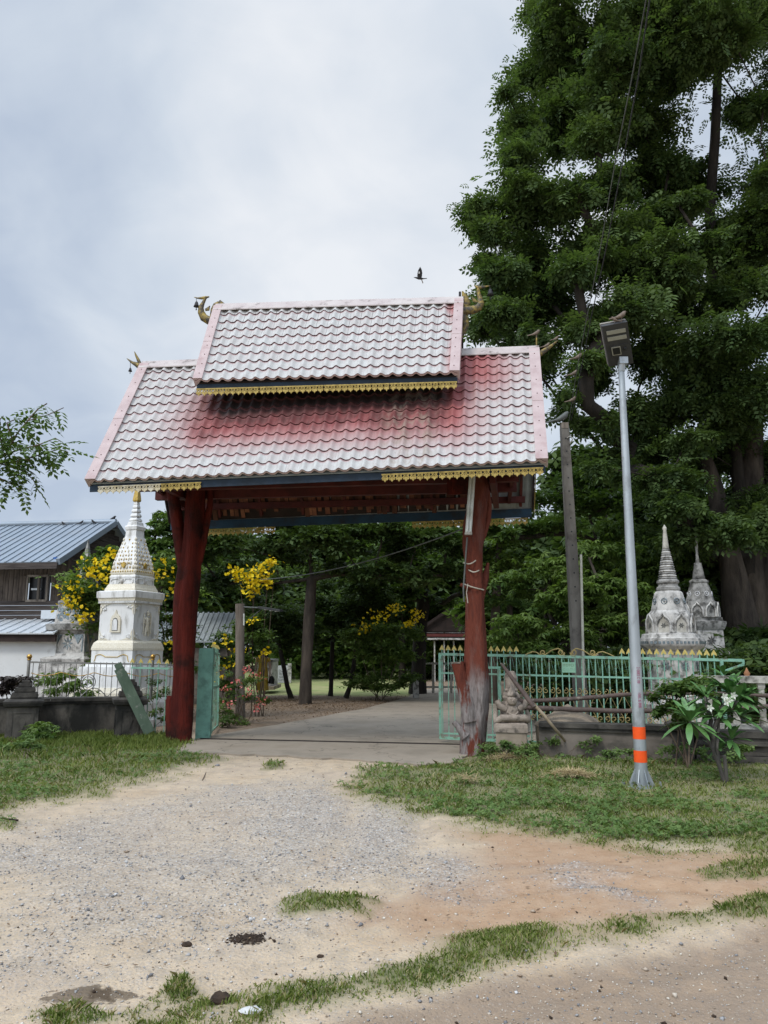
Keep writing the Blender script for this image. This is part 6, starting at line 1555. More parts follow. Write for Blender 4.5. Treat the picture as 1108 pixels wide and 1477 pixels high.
for seq, rr in (([(1075, 1010, 20.9), (1072, 960, 20.9), (1066, 900, 20.9), (1058, 840, 20.8), (1046, 770, 20.7), (1030, 700, 20.6), (1010, 640, 20.5)], (.62, .52, .46, .36, .26, .20, .14)),
                ([(1098, 1010, 21.2), (1095, 950, 21.2), (1090, 880, 21.2), (1084, 800, 21.1), (1082, 720, 21), (1085, 640, 21), (1090, 560, 21)], (.72, .60, .50, .40, .34, .28, .22)),
                ([(1118, 1010, 21), (1116, 940, 21), (1112, 860, 21), (1112, 780, 20.9), (1120, 690, 20.9)], (.6, .5, .4, .33, .26))):
    mb.tube(P3(seq), list(rr), 14, wob=.22, seed=len(seq)*3)
mb.build('trunk', M['bark'], rt_)
# second big trunk beside it
def bg_tree(x, ybase_Y, hpx_top, wpx, label, lm='lf_dark', bm='bark_dark', n=14, dens=190, size=.30, T=TS, seed=1, trunk_x=None, cy_=None, ch=None, r0=.16, group=None, Yc=None, name='tree', fork=.45, shell=.4, base_y=None):
    Y = ybase_Y; b = at(trunk_x or x, 1000, Y); b.z = 0
    ctr = at(x, cy_, Y); rw = wpx/2/ppm(Y, ctr.z); rh = ch/2/ppm(Y, ctr.z)
    r_ = np.random.default_rng(seed); cl = auto_clumps(ctr, (rw, rw*.8, rh), n, r_)
    zf_ = ctr.z-rh*fork; tr = [Vector((b.x*(1-t)+ctr.x*t, b.y, zf_*t)) for t in (.35, .7, 1)]
    tr += [Vector((ctr.x, b.y, zf_+rh*.7))]
    return tree(name, b, tr, r0, cl, dens, size, T, M[lm], M[bm], label, group=group, seed=seed, shell=shell, spread=.42, sub=(8, 12))
# teak-like light green tree mid right
bg_tree(775, 18.5, 0, 0, 'bright green bushy tree with drooping tiered leaves between the right post and the utility pole', 'lf_bright', 'bark', 18, 290, .26, TS6, 21, cy_=870, ch=190, trunk_x=770, r0=.10)  if False else None
tree('young_tree', (at(790, 1000, 18.3).x, 18.3, 0), [at(788, 930, 18.3), at(786, 850, 18.3)], .10,
     [C_(745, 905, 18, 38, .6), (C_(790, 880, 17.9, 42, .6)), C_(830, 860, 17.6, 38, .6), C_(870, 850, 18, 42, .6), C_(800, 830, 18.4, 40, .6), C_(850, 805, 18.5, 36, .6), C_(890, 800, 18.6, 36, .6), C_(750, 850, 18.5, 32, .6), C_(815, 920, 17.8, 36, .6), C_(870, 910, 17.9, 44, .6), C_(905, 870, 18.3, 34, .6), C_(900, 925, 18.3, 30, .6), C_(720, 930, 18.6, 30, .6), C_(775, 940, 18, 34, .6)],
     430, .15, TS6, M['lf_bright'], M['bark'], 'bright green young tree with tiers of drooping leaves behind the utility pole', seed=22, pitch=(.35, .35), spread=.34)
tree('young_tree', (at(925, 1000, 20.5).x, 20.5, 0), [at(925, 930, 20.5), at(925, 850, 20.5)], .10,
     [C_(915, 820, 20.5, 42, .6), C_(945, 850, 20.5, 36, .6), C_(925, 880, 20.2, 40, .6), C_(900, 780, 20.8, 36, .6), C_(955, 800, 21, 30, .6), C_(1000, 860, 21.5, 36, .7), C_(1050, 880, 22, 36, .7)],
     260, .19, TS6, M['lf_mid'], M['bark'], 'mid green leafy tree behind the pale ringed stupa', seed=23, pitch=(.35, .35))
# loose light tree right of the right post with sky gaps
tree('tree', (at(712, 1000, 24).x, 24, 0), [at(712, 930, 24), at(716, 850, 24), at(722, 780, 24)], .14,
     [C_(720, 770, 23, 34, .7), C_(765, 775, 23.5, 36, .7), C_(810, 770, 24, 36, .7), C_(850, 745, 25, 36, .7), C_(740, 815, 23.5, 28, .6), C_(700, 842, 23, 24, .7), C_(735, 735, 24.5, 30, .7), C_(790, 725, 25, 32, .7), C_(690, 760, 24, 30, .7), C_(860, 780, 25, 40, .7), C_(715, 870, 23.5, 20, .6), C_(830, 700, 25, 30, .7), C_(880, 730, 25, 36, .7)],
     230, .20, TS, M['lf_mid'], M['bark'], 'loose yellowish green tree seen just right of the right gate post', seed=24, shell=.5)
# trees seen through the opening
tq = gr(440, 1016)
tree('shade_tree', tq, P3([(442, 960, tq.y), (446, 890, tq.y), (450, 835, tq.y), (447, 800, tq.y+.2)]), .165,
     [C_(385, 800, 23, 44, .6), C_(330, 790, 23, 46, .6), C_(285, 800, 24, 42, .6), C_(430, 775, 22.6, 46, .6), C_(490, 780, 22.5, 48, .6), C_(550, 785, 22.6, 48, .6), C_(600, 790, 23, 44, .6), C_(645, 785, 24, 40, .6), C_(400, 740, 23, 50, .6), C_(480, 735, 23.5, 50, .6), C_(560, 740, 23.5, 50, .6), C_(620, 745, 24, 44, .6), C_(320, 745, 24, 44, .6), C_(540, 830, 22.6, 34, .5), C_(590, 835, 23, 34, .5), C_(640, 830, 24, 32, .5), C_(500, 825, 23.5, 30, .5), C_(370, 840, 24.5, 34, .6), C_(320, 845, 25, 34, .6), C_(450, 700, 24, 60, .6), C_(560, 695, 24, 60, .6), C_(350, 700, 24.5, 55, .6)],
     300, .20, TS, M['lf_dark'], M['bark'], 'large dark shade tree with grey forked trunk seen through the gate opening', seed=31, sag=.0, rmin=.03)
sm_lab = ['small round crowned dark tree with thin trunk, left of the grey shade tree trunk', 'small dark tree with thin trunk just right of the grey shade tree trunk', 'small dark tree with thin trunk, second to the right of the grey shade tree']
for (x, yb, cx_, cy_, w_, h_, sd_, lab) in ((421, 1008, 400, 915, 120, 130, 41, sm_lab[0]), (477, 1004, 480, 915, 90, 150, 42, sm_lab[1]), (499, 1007, 520, 900, 90, 160, 43, sm_lab[2])):
    b = gr(x, yb); r_ = np.random.default_rng(sd_); c = at(cx_, cy_, b.y); k = ppm(b.y)
    cl = auto_clumps(c, (w_/2/k, w_/2.4/k, h_/2/k), 11, r_, (.38, .52))
    tree('small_tree', b, [b+Vector(((c.x-b.x)*.3, 0, (c.z-h_/2/k)*.7)), Vector(((c.x+b.x)/2, b.y, c.z-h_/2.6/k)), c], .075, cl, 300, .15, TS, M['lf_dark'], M['bark_dark'], lab, seed=sd_, group='small trees beyond the gate', rmin=.015)
# forked dark tree right of centre, with long branch
b = gr(602, 1001)
tree('forked_tree', b, P3([(603, 960, b.y), (606, 900, b.y), (612, 860, b.y), (622, 820, b.y)]), .26,
     [C_(560, 830, 27, 36, .6), C_(600, 820, 28, 36, .6), C_(650, 820, 27, 36, .6), C_(690, 800, 26, 34, .6), C_(540, 850, 28, 30, .6), C_(620, 780, 28, 40, .6), C_(560, 790, 28, 40, .6), C_(680, 850, 27, 20, .6), C_(590, 860, 28.5, 26, .6), C_(640, 870, 29, 22, .6)],
     230, .22, TS, M['lf_mid'], M['bark_dark'], 'dark forked trunk tree with a long slanting branch, left of the right gate post', seed=46, rmin=.05)
# leafy shrub clump in the middle with climbing yellow flowers
def shrub(name, x, yb, clumps, lm, label, dens=420, size=.12, T=TS, seed=1, cat='shrub', flowers=None, bm='twig', r0=.014, group=None, spread=.36, base=None, pitch=(.1, .45)):
    b = base or gr(x, yb); r_ = np.random.default_rng(seed); root = empty(name, tuple(b), label, cat, group)
    mb = MB()
    for i, (c, rad) in enumerate(clumps):
        s_ = b+Vector((r_.uniform(-.15, .15), r_.uniform(-.1, .1), -.03)); m_ = (s_+c)/2+Vector((r_.uniform(-.1, .1), 0, .1)); mb.tube([s_, m_, c], [r0, r0*.8, r0*.4], 6)
    mb.build('stem', M[bm], root)
    P, Tt = clump_points(clumps, dens*4.0, r_, (7, 11), .45, spread); P[:, 2] = np.maximum(P[:, 2], b.z+.04)
    leaf_mesh('foliage', P, size, T, M[lm], root, Tt, pitch, .3, r_)
    if flowers:
        fc, fm, fs, n = flowers[:4]; FP = []
        for (c, rad) in fc: FP.append(np.array(c)+r_.normal(size=(int(n*1.25), 3))*np.array(rad)*.5)
        FP = np.concatenate(FP); leaf_mesh('blossoms', FP, fs*.8, FLW, M[fm], root, r_.uniform(0, 1, len(FP)), (0, .9), .25, r_).__setitem__('kind', 'stuff')
    return root
FLW = tmpl_star(5, .5, .28, .12, 0.)
b = gr(545, 1010); yb_ = b.y
shrub('shrub', 545, 1011, [C_(520, 985, yb_, 22), C_(555, 985, yb_, 26), C_(580, 985, yb_, 20), C_(535, 950, yb_, 30), C_(570, 945, yb_, 28), C_(550, 915, yb_, 28), C_(585, 915, yb_, 20), C_(515, 920, yb_, 22)], 'lf_bright', 'tall leafy green shrub with yellow blossoms in the planting bed beyond the gate', 480, .12, TS, 51, flowers=([C_(600, 888, yb_-.4, 12), C_(570, 880, yb_-.4, 12), C_(548, 890, yb_-.4, 18), C_(525, 905, yb_-.4, 14), C_(590, 900, yb_-.4, 8)], 'yellow', .12, 34))
# yellow trumpet shrubs left
Yy = 18.3
shrub('flowering_shrub', 150, 1040, [C_(110, 850, Yy-.4, 26), C_(135, 830, Yy, 30), C_(165, 820, Yy+.4, 30), C_(125, 880, Yy-.4, 26), C_(150, 870, Yy, 32), C_(150, 910, Yy, 26), C_(180, 860, Yy+.6, 34), C_(160, 940, Yy, 24), C_(145, 960, Yy-.5, 20), C_(120, 855, Yy-.5, 20), C_(160, 800, Yy+.5, 18)], 'lf_bright', 'green shrub covered in yellow blossoms arching over the mosaic stupa',
      520, .105, TS, 61, flowers=([C_(105, 850, Yy-1.0, 22), C_(100, 870, Yy-1, 16), C_(128, 828, Yy-1, 22), C_(145, 815, Yy-.9, 18), C_(165, 800, Yy-.6, 16), C_(155, 835, Yy-1, 22), C_(120, 890, Yy-1, 14), C_(150, 955, Yy-1.4, 13)], 'yellow', .125, 30), base=Vector((at(150, 1000, Yy).x, Yy, 0)))
shrub('flowering_shrub', 240, 1040, [C_(235, 825, Yy, 28), C_(250, 860, Yy, 28), C_(232, 890, Yy, 26), C_(255, 910, Yy, 26), C_(240, 940, Yy, 26), C_(262, 830, Yy+.4, 20), C_(225, 850, Yy, 22), C_(258, 960, Yy, 24)], 'lf_bright', 'green shrub with scattered yellow blossoms between the white stupa and the left post',
      480, .105, TS, 62, flowers=([C_(238, 815, Yy-1, 22), C_(250, 850, Yy-1, 18), C_(228, 830, Yy-.9, 14), C_(255, 930, Yy-1, 14)], 'yellow', .115, 16), base=Vector((at(242, 1000, Yy).x, Yy, 0)))
Yz = 18.6
shrub('flowering_shrub', 330, 1045, [C_(330, 930, Yz, 24), C_(318, 960, Yz, 20), C_(345, 955, Yz, 20), C_(365, 910, Yz+.6, 22), C_(345, 900, Yz+.5, 20), C_(322, 990, Yz, 18), C_(380, 935, Yz+.6, 16)], 'lf_mid', 'green shrub with yellow blossoms around the wooden lamp post',
      480, .10, TS, 63, flowers=([C_(325, 925, Yz-.7, 16), C_(332, 955, Yz-.7, 14), C_(350, 938, Yz-.7, 14), C_(318, 975, Yz-.7, 10), C_(385, 940, Yz-.2, 10), C_(365, 895, Yz, 10)], 'yellow', .105, 12), base=Vector((at(332, 1000, Yz).x, Yz, 0)))
# tall stem with a big spray of yellow flowers
Yt = 19.2; bt = Vector((at(372, 1000, Yt).x, Yt, 0))
shrub('flowering_tree', 372, 1040, [C_(345, 832, Yt, 15), C_(368, 832, Yt, 16), C_(388, 815, Yt, 15), C_(365, 850, Yt, 12), C_(372, 890, Yt, 12), C_(395, 835, Yt, 10)], 'lf_bright', 'slender stemmed tree with a dense spray of yellow blossoms above the wooden lamp post', 150, .10, TS, 64, 'tree',
      ([C_(342, 826, Yt-.3, 15), C_(358, 832, Yt-.3, 16), C_(375, 825, Yt-.3, 18), C_(390, 812, Yt-.3, 12), C_(362, 852, Yt-.3, 14), C_(384, 838, Yt-.3, 10), C_(366, 842, Yt-.4, 14)], 'yellow', .125, 34), base=bt)
# pink flowering shrub
Yp2 = 17.2
shrub('flowering_shrub', 350, 1050, [C_(325, 1010, Yp2, 16), C_(345, 990, Yp2, 16), C_(370, 985, Yp2, 14), C_(360, 1010, Yp2, 14), C_(330, 1030, Yp2, 14), C_(335, 975, Yp2, 10), C_(378, 1010, Yp2, 8)], 'lf_mid', 'pink flowering shrub with thin stems beside the green gate leaf',
      260, .085, TS, 65, flowers=([C_(355, 965, Yp2-.3, 9), C_(345, 985, Yp2-.3, 14), C_(325, 995, Yp2-.3, 10), C_(372, 975, Yp2-.3, 9), C_(365, 1000, Yp2-.3, 13), C_(380, 1012, Yp2-.3, 8), C_(328, 1015, Yp2-.3, 11), C_(372, 1022, Yp2-.3, 7)], 'pink', .075, 13), base=Vector((at(348, 1000, Yp2).x, Yp2, 0)), r0=.012)
shrub('bush', 322, 1056, [C_(320, 1045, 16.4, 14), C_(335, 1038, 16.6, 14), C_(350, 1045, 17, 12), C_(322, 1025, 16.6, 12)], 'lf_mid', 'low bright green bush at the foot of the turquoise gate pillar', 420, .075, TS, 66, 'bush', base=Vector((at(325, 1000, 16.5).x, 16.5, 0)), r0=.01)
# tree crown left of the left post, behind the white stupa
tree('tree', (at(228, 1000, 27).x, 27, 0), [at(228, 900, 27), at(232, 820, 27)], .12, [C_(225, 765, 27, 18, .8), C_(240, 750, 27, 16, .8), C_(258, 762, 27, 20, .8), C_(225, 790, 27, 18, .8), C_(250, 790, 27, 22, .8), C_(285, 770, 27, 24, .8), C_(300, 800, 27, 24, .8), C_(240, 815, 27, 24, .8), C_(275, 820, 27, 26, .8)],
     260, .22, TS6, M['lf_mid'], M['bark'], 'broad leafed tree rising behind the white stupa, left of the left gate post', seed=71, pitch=(.3, .4))
# far trees closing the background
far = [(250, 34, 860, 120, 190, 'lf_dark'), (330, 38, 880, 150, 170, 'lf_dark'), (400, 44, 880, 130, 150, 'lf_dark'), (455, 50, 915, 110, 110, 'lf_mid'), (520, 46, 890, 120, 150, 'lf_dark'), (580, 42, 880, 120, 160, 'lf_dark'), (650, 44, 870, 110, 150, 'lf_dark'), (700, 36, 900, 80, 120, 'lf_mid'), (745, 34, 900, 110, 150, 'lf_dark'), (815, 32, 860, 140, 190, 'lf_dark'), (890, 30, 850, 140, 210, 'lf_dark'), (960, 28, 800, 150, 260, 'lf_dark'), (1040, 27, 820, 150, 240, 'lf_dark'), (1110, 26, 800, 160, 260, 'lf_dark'), (870, 38, 700, 160, 160, 'lf_dark'), (1180, 26, 820, 160, 260, 'lf_dark')]
pos_words = ['behind the left gate post', 'left of the flowering spray', 'beyond the gold dressed figure', 'beyond the bright lawn', 'behind the leafy shrub clump', 'behind the forked trunk', 'over the distant temple roof', 'just right of the right post', 'behind the palm fronds', 'behind the utility pole', 'left of the street lamp pole', 'behind the pale ringed stupa', 'behind the dark stupa', 'at the right edge behind the rain tree trunk', 'high behind the utility pole top', 'outside the right edge']
for i, (x, Yb, cy_, w_, h_, lm) in enumerate(far):
    bg_tree(x, Yb, 0, w_, ('mid green' if lm == 'lf_mid' else 'dark')+' background tree '+pos_words[i], lm, 'bark_dark', 13, 100, .46, TS, 100+i, cy_=cy_, ch=h_, r0=.18, group='background trees beyond the grounds', name='background_tree')
# low hedge of far growth closing the horizon
r_ = np.random.default_rng(9)
def hedge(name, pts, h, n, size, lm, label=None, dy=2.):
    P = []
    for i in range(len(pts)-1):
        a_, b_ = np.array(pts[i]), np.array(pts[i+1]); k = int(n/(len(pts)-1)); t = r_.uniform(0, 1, k)
        xy = a_+(b_-a_)*t[:, None]; hh = h*(.55+.6*fbm(xy[:, 0], xy[:, 1], .22, 5)); z = hh*np.sqrt(r_.uniform(0, 1, k))
        P.append(np.c_[xy[:, 0]+r_.normal(0, .3, k), xy[:, 1]+r_.normal(0, dy, k), z])
    P = np.concatenate(P); o = leaf_mesh(name, P, size, TS, M[lm], None, r_.uniform(0, .6, len(P)), (.2, .5), .3, r_); tag(o, kind='stuff', label=label, cat='undergrowth'); return o
hedge('far_woodland', [(-17, 64), (0, 60), (25, 60), (60, 55)], 13, 26000, .75, 'lf_dark', 'dark mass of far woodland closing the view behind the temple grounds', 4)
hedge('undergrowth', [(-6, 44), (-2, 45), (3, 44), (9, 42)], 3.4, 8000, .34, 'lf_bright', 'mid green undergrowth along the far side of the lawn', 1.2)
hedge('undergrowth', [(3.4, 17.6), (7, 17.5), (11, 16.8), (16, 16)], 1.9, 7000, .20, 'lf_dark', 'dark undergrowth behind the green sliding gate and stupas', .9)
hedge('undergrowth', [(6.3, 21), (12, 20), (20, 19)], 2.3, 5000, .24, 'lf_dark', 'dark growth below the rain tree behind the stupas', 1.0)
# palm fronds near the right post
pr_ = Vector((at(735, 900, 27).x, 27, 0)); ptop = at(735, 872, 27); pt = empty('palm_tree', tuple(pr_), 'small palm with arching fronds just right of the right gate post', 'palm')
mb = MB(); mb.tube([pr_, (pr_+ptop)/2, ptop], [.14, .12, .10], 8); mb.build('trunk', M['bark'], pt)
for k in range(15):
    a = k*2.4; l = rnd.uniform(1.1, 1.6); V = []; mb = MB(); el = rnd.uniform(.1, 1.1); pts_ = []
    for j in range(8):
        t = j/7; pts_.append(ptop+Vector((math.cos(a)*l*t*math.cos(el), math.sin(a)*l*t*math.cos(el), l*(math.sin(el)*t-.75*t*t))))
    mb.tube(pts_, .012, 4); side = Vector((-math.sin(a), math.cos(a), 0))
    for j in range(1, 8):
        for u in (0, .5):
            q = pts_[j-1]+(pts_[j]-pts_[j-1])*u
            for s_ in (-1, 1):
                d = (pts_[j]-pts_[j-1]).normalized()*.5+side*s_-Z*.35; d.normalize(); wv = Vector((0, 0, .018)); ll = .42*(1-.5*j/8)
                mb.add([q, q+d*ll*.5+wv, q+d*ll, q+d*ll*.5-wv], [(0, 1, 2, 3)])
    mb.build('frond', M['lf_mid'], pt)
# branch of a tree entering at the left edge
bl_ = at(-150, 1000, 9.5); bl_.z = 0
Yl = 9.2
def frond_tree():
    root = empty('tree', tuple(bl_), 'feathery leaved tree whose branches reach in from the left edge against the sky', 'tree')
    mb = MB(); main = [bl_, at(-150, 850, 9.5), at(-135, 760, 9.4), at(-110, 700, 9.3), at(-60, 680, Yl), at(-10, 665, Yl), at(8, 655, Yl)]
    mb.tube(main, [.12, .10, .08, .06, .04, .02, .012], 8)
    P, A, Tn = [], [], []; r_ = np.random.default_rng(77)
    twigs = [[(8, 655), (25, 625), (40, 607), (70, 598), (92, 588)], [(8, 655), (30, 648), (55, 642), (80, 632), (88, 637)], [(0, 668), (30, 665), (60, 655), (85, 648), (98, 652)], [(-10, 665), (10, 672), (35, 680), (48, 692), (52, 700)], [(-20, 668), (0, 690), (20, 700), (30, 708)], [(5, 650), (0, 630), (-5, 610), (5, 600)], [(20, 640), (10, 610), (22, 605)], [(40, 607), (55, 590), (68, 582)], [(-20, 665), (-10, 640), (-20, 610)], [(20, 660), (30, 662), (45, 664)], [(-60, 680), (-70, 640), (-60, 600)], [(-60, 680), (-50, 710), (-20, 720)]]
    for tw in twigs:
        pts_ = [at(x, y, Yl+r_.uniform(-.25, .25)) for x, y in tw]; mb.tube(pts_, [.011-.0015*i for i in range(len(pts_))], 5)
        for i in range(len(pts_)-1):
            d = pts_[i+1]-pts_[i]; n = max(3, int(d.length/.055))
            for j in range(n):
                if i == 0 and tw[0][0] > 0 and j < n*.3: continue
                q = pts_[i]+d*(j/n)+Vector(r_.normal(0, .035, 3)); P.append(q); A.append(math.atan2(d.y, d.x)+(1 if j % 2 else -1)*r_.uniform(.5, 1.3)); Tn.append(r_.uniform(0, .5))
    mb.build('trunk', M['twig'], root)
    leaf_mesh('crown', np.array(P), .23, tmpl_pinnate(4, 1., .42, .10, .35), M['lf_mid'], root, np.array(Tn), (.3, .35), .25, r_, yaw=np.array(A))
    cl = [(at(-190, 620, 9.8), (.8, .8, .6)), (at(-260, 560, 10), (1, 1, .7)), (at(-240, 700, 10), (.8, .8, .6)), (at(-330, 640, 10), (1, 1, .8)), (at(-200, 520, 10), (.7, .7, .5))]
    Pc, Tc = clump_points(cl, 260, r_); leaf_mesh('crown', Pc, .17, TPF, M['lf_mid'], root, Tc, (.3, .35), .25, r_)
frond_tree()

# ================================================================== PLANTS BY THE WALLS
# frangipani
fb = gr(1046, 1131); Yf = fb.y; fr = empty('frangipani', tuple(fb), 'young frangipani with long glossy leaves and white blossoms right of the street lamp', 'frangipani tree')
mb = MB(); tips = []
stems = [([(1046, 1131), (1038, 1105), (1028, 1080), (1020, 1065), (1005, 1050), (995, 1042)], 0), ([(1046, 1131), (1038, 1105), (1034, 1080), (1036, 1055), (1037, 1035)], .1), ([(1028, 1080), (1030, 1050), (1040, 1025), (1048, 1010), (1052, 1000)], .15), ([(1020, 1065), (1026, 1040), (1020, 1020), (1018, 1005)], .3), ([(1048, 1131), (1047, 1110), (1045, 1090)], -.1), ([(1040, 1025), (1058, 1018), (1064, 1012)], 0)]
for seq, dy in stems:
    pts_ = [at(x, y, Yf+dy*(i/len(seq))) for i, (x, y) in enumerate(seq)]; mb.tube(pts_, [.028-.0028*i for i in range(len(pts_))], 8, wob=.06); tips.append(pts_[-1])
mb.build('trunk', M['bark_grey'], fr)
def long_leaf(mb, o, d, L_, W__, droop, mat=0):
    d = Vector(d).normalized(); s = d.cross(Z); s = s.normalized() if s.length > .05 else Vector((1, 0, 0)); up = s.cross(d).normalized(); vs = []; n = 7
    for i in range(n):
        t = i/(n-1); c = o+d*L_*t+Z*(-droop*L_*t*t); w_ = W__*(math.sin(math.pi*min(1, .06+t*.94)**1.5)**.7 if 0 < t < 1 else .06); vs += [c-s*w_+up*w_*.28, c-up*w_*.02, c+s*w_+up*w_*.28]
    fs = []
    for i in range(n-1):
        for j in range(2): a = i*3+j; fs.append((a, a+1, a+4, a+3))
    mb.add(vs, fs, mat, True)
lr_ = random.Random(5)
M['lf_vein'] = pmat('frangipani_leaf_surface', (.07, .165, .045), (.12, .25, .07), 5, .4, .15, spec=.55, dirt=(.03, .075, .02), dirt_amt=.3, dscale=5)
def rosette(tip, n, L_, W__, up0=.2):
    for i in range(int(n*1.3)):
        a = i*2.4+lr_.uniform(-.2, .2); e_ = lr_.uniform(-.35, .75) if i < n*.7 else lr_.uniform(.5, 1.1)
        mb = MB(); d = Vector((math.cos(a)*math.cos(e_), math.sin(a)*math.cos(e_), math.sin(e_)+up0*.2)); long_leaf(mb, tip+d*.02, d, L_*lr_.uniform(.8, 1.2), W__*lr_.uniform(.68, .88), lr_.uniform(.15, .45)); mb.build('leaf', M['lf_vein'], fr)
ro = [(tips[0], 20, .36, .050), (tips[1], 18, .34, .046), (tips[2], 20, .36, .050), (tips[3], 14, .30, .040), (tips[5], 18, .36, .052), (at(1055, 1068, Yf+.1), 14, .30, .042), (at(1018, 1030, Yf+.25), 12, .30, .040), (at(1066, 1035, Yf+.05), 15, .33, .050), (at(1036, 1085, Yf+.1), 12, .26, .036), (at(1044, 975, Yf+.2), 13, .26, .036), (at(1072, 1010, Yf+.1), 13, .30, .042)]
for a_ in ro: rosette(*a_)
for (x, y) in ((1045, 1005), (1052, 1011), (1058, 1003), (1024, 1021), (1048, 1013)):
    c = at(x, y, Yf-.12); mb = MB()
    for k in range(5):
        a = k*2*math.pi/5+x; d = Vector((math.cos(a), -.35, math.sin(a))).normalized(); q = Vector((-math.sin(a), 0, math.cos(a)))
        mb.add([c, c+d*.03+q*.018, c+d*.055, c+d*.03-q*.014], [(0, 1, 2, 3)])
    mb.build('blossom', M['white_petal'], fr)
# dense rounded shrub left of it
Ys = 11.0
shrub('shrub', 985, 1120, [C_(985, 990, Ys, 22), C_(965, 1002, Ys, 20), C_(1005, 1000, Ys, 18), C_(975, 1022, Ys, 22), C_(1000, 1025, Ys, 16), C_(955, 1030, Ys, 10), C_(985, 1045, Ys+.1, 14), C_(1020, 985, Ys+.2, 12)], 'lf_mid', 'dense rounded shrub with reddish young leaves, between street lamp and frangipani', 1300, .085, TS, 81, base=Vector((at(985, 1000, Ys).x, Ys, 0)), r0=.012, flowers=None)
# weeds at walls
weeds = [(45, 1052, 12, 26, 'dark leafy weed growing against the left wall near the left edge'), (8, 1085, 12, 22, 'bushy grey green weed in the grass at the far left'), (22, 985, 0, 18, 'purplish leafed plant growing on the left edge pillar')]
shrub('weed', 50, 1075, [C_(45, 1058, 13.6, 20), C_(58, 1048, 13.7, 14), C_(62, 1064, 13.5, 14), C_(40, 1070, 13.4, 14)], 'grass_far', weeds[0][4], 420, .12, TS6, 83, 'plant', r0=.008)
shrub('weed', 30, 1098, [C_(10, 1083, 12.4, 14), C_(30, 1080, 12.4, 16), C_(45, 1086, 12.3, 12), C_(52, 1078, 12.4, 10)], 'grass_far', weeds[1][4], 420, .09, TS, 84, 'plant', r0=.006)
M['lf_purple'] = leafmat('purple_leaf', (.03, .02, .022), (.07, .06, .05), .1)
shrub('plant', 22, 1000, [C_(14, 985, 14.5, 12), C_(28, 980, 14.5, 10), C_(6, 995, 14.4, 10), C_(34, 990, 14.5, 8)], 'lf_purple', weeds[2][4], 220, .13, TS6, 85, 'plant', base=at(20, 1012, 14.5), r0=.008)
shrub('plant', 100, 1010, [C_(75, 985, 15.6, 18), C_(95, 978, 15.7, 16), C_(85, 998, 15.5, 16), C_(105, 995, 15.5, 16), C_(120, 1000, 15.5, 12), C_(112, 985, 15.7, 10)], 'lf_bright', 'light green leafy plant behind the left steel railing', 260, .11, TS6, 86, 'plant', base=Vector((at(95, 1000, 15.6).x, 15.6, .3)), r0=.008)
shrub('creeper', 228, 1020, [C_(225, 985, 15.3, 12), C_(235, 1000, 15.3, 14), C_(215, 1010, 15.3, 12), C_(225, 1030, 15.2, 14), C_(236, 1040, 15.2, 10)], 'lf_mid', 'thin green creeper behind the green fence bars left of the left post', 150, .075, TS, 87, 'plant', base=Vector((at(225, 1000, 15.3).x, 15.3, 0)), r0=.006)
shrub('weed_clump', 735, 1100, [C_(710, 1083, 12.0, 16), C_(730, 1078, 12.0, 18), C_(750, 1080, 12.0, 16), C_(765, 1088, 11.9, 12), C_(700, 1092, 11.9, 12), C_(742, 1092, 11.8, 14)], 'grass_far', 'low dark green weeds heaped at the foot of the carved guardian pillar', 900, .055, TS, 88, 'weeds', r0=.004)
shrub('creeper', 815, 1080, [C_(775, 1075, 12.2, 10), C_(800, 1070, 12.2, 9), C_(845, 1078, 12.1, 11), C_(860, 1068, 12.0, 7)], 'grass_far', 'patches of dark creeper clinging to the right grey wall', 300, .06, TS, 89, 'plant', base=Vector((at(810, 1000, 12.15).x, 12.15, 0)), r0=.003)
shrub('weed_clump', 975, 1100, [C_(880, 1088, 11.6, 12), C_(905, 1085, 11.6, 12), C_(960, 1085, 11.4, 14), C_(985, 1080, 11.4, 14), C_(1010, 1088, 11.3, 12), C_(1075, 1082, 11.2, 14), C_(1060, 1092, 11.1, 10)], 'grass_far', 'leafy green weeds along the foot of the right wall behind the frangipani', 560, .075, TS, 90, 'weeds', r0=.004, base=Vector((at(975, 1100, 11.5).x, 11.45, 0)))

# ================================================================== GRASS, GRAVEL, LITTER
def scatter(n, x0, x1, y0, y1, r_, near_bias=True):
    if near_bias:    # density falls with distance
        t = r_.uniform(0, 1, n); y = 1/((1/y0)*(1-t)+(1/y1)*t)
        x = r_.uniform(-1, 1, n)*(.62*y+1.2)
    else: x = r_.uniform(x0, x1, n); y = r_.uniform(y0, y1, n)
    return x, y
def grass_blades(name, x, y, h, wd, r_, mat, lean=.5, tint=None, label=None, cat='grass', z=None):
    n = len(x); z = ground_z(x, y) if z is None else z
    a = r_.uniform(0, 2*np.pi, n); b = a+r_.normal(0, .5, n)+np.pi/2; L_ = r_.uniform(0, lean, n)*h
    B = np.c_[x, y, z-.006]; s = np.c_[np.cos(a), np.sin(a), np.zeros(n)]*wd[:, None]/2
    m_ = B+np.c_[np.cos(b)*L_*.35, np.sin(b)*L_*.35, h*.6]; tp = B+np.c_[np.cos(b)*L_, np.sin(b)*L_, h*r_.uniform(.75, 1, n)]
    V = np.stack([B-s, B+s, m_+s*.7, tp, m_-s*.7], 1).reshape(-1, 3)
    F_ = np.arange(n*5).reshape(-1, 5)
    o = np_mesh(name, V, F_, mat, attrs={'tint': ('FLOAT', np.repeat(tint, 5))}); tag(o, kind='stuff', label=label, cat=cat); return o
r_ = np.random.default_rng(101)
N_ = 520000
x, y = scatter(N_, 0, 0, 3.2, 15.5, r_)
g = masks(x, y)[0]; dens_ = g*(.40+.75*fbm(x, y, 2.6, 88))
thin = .42+.58*smooth(fbm(x, y, 5.5, 191), .36, .6)
keep = (r_.uniform(0, 1, N_) < dens_*.85*thin) & (g > .04)
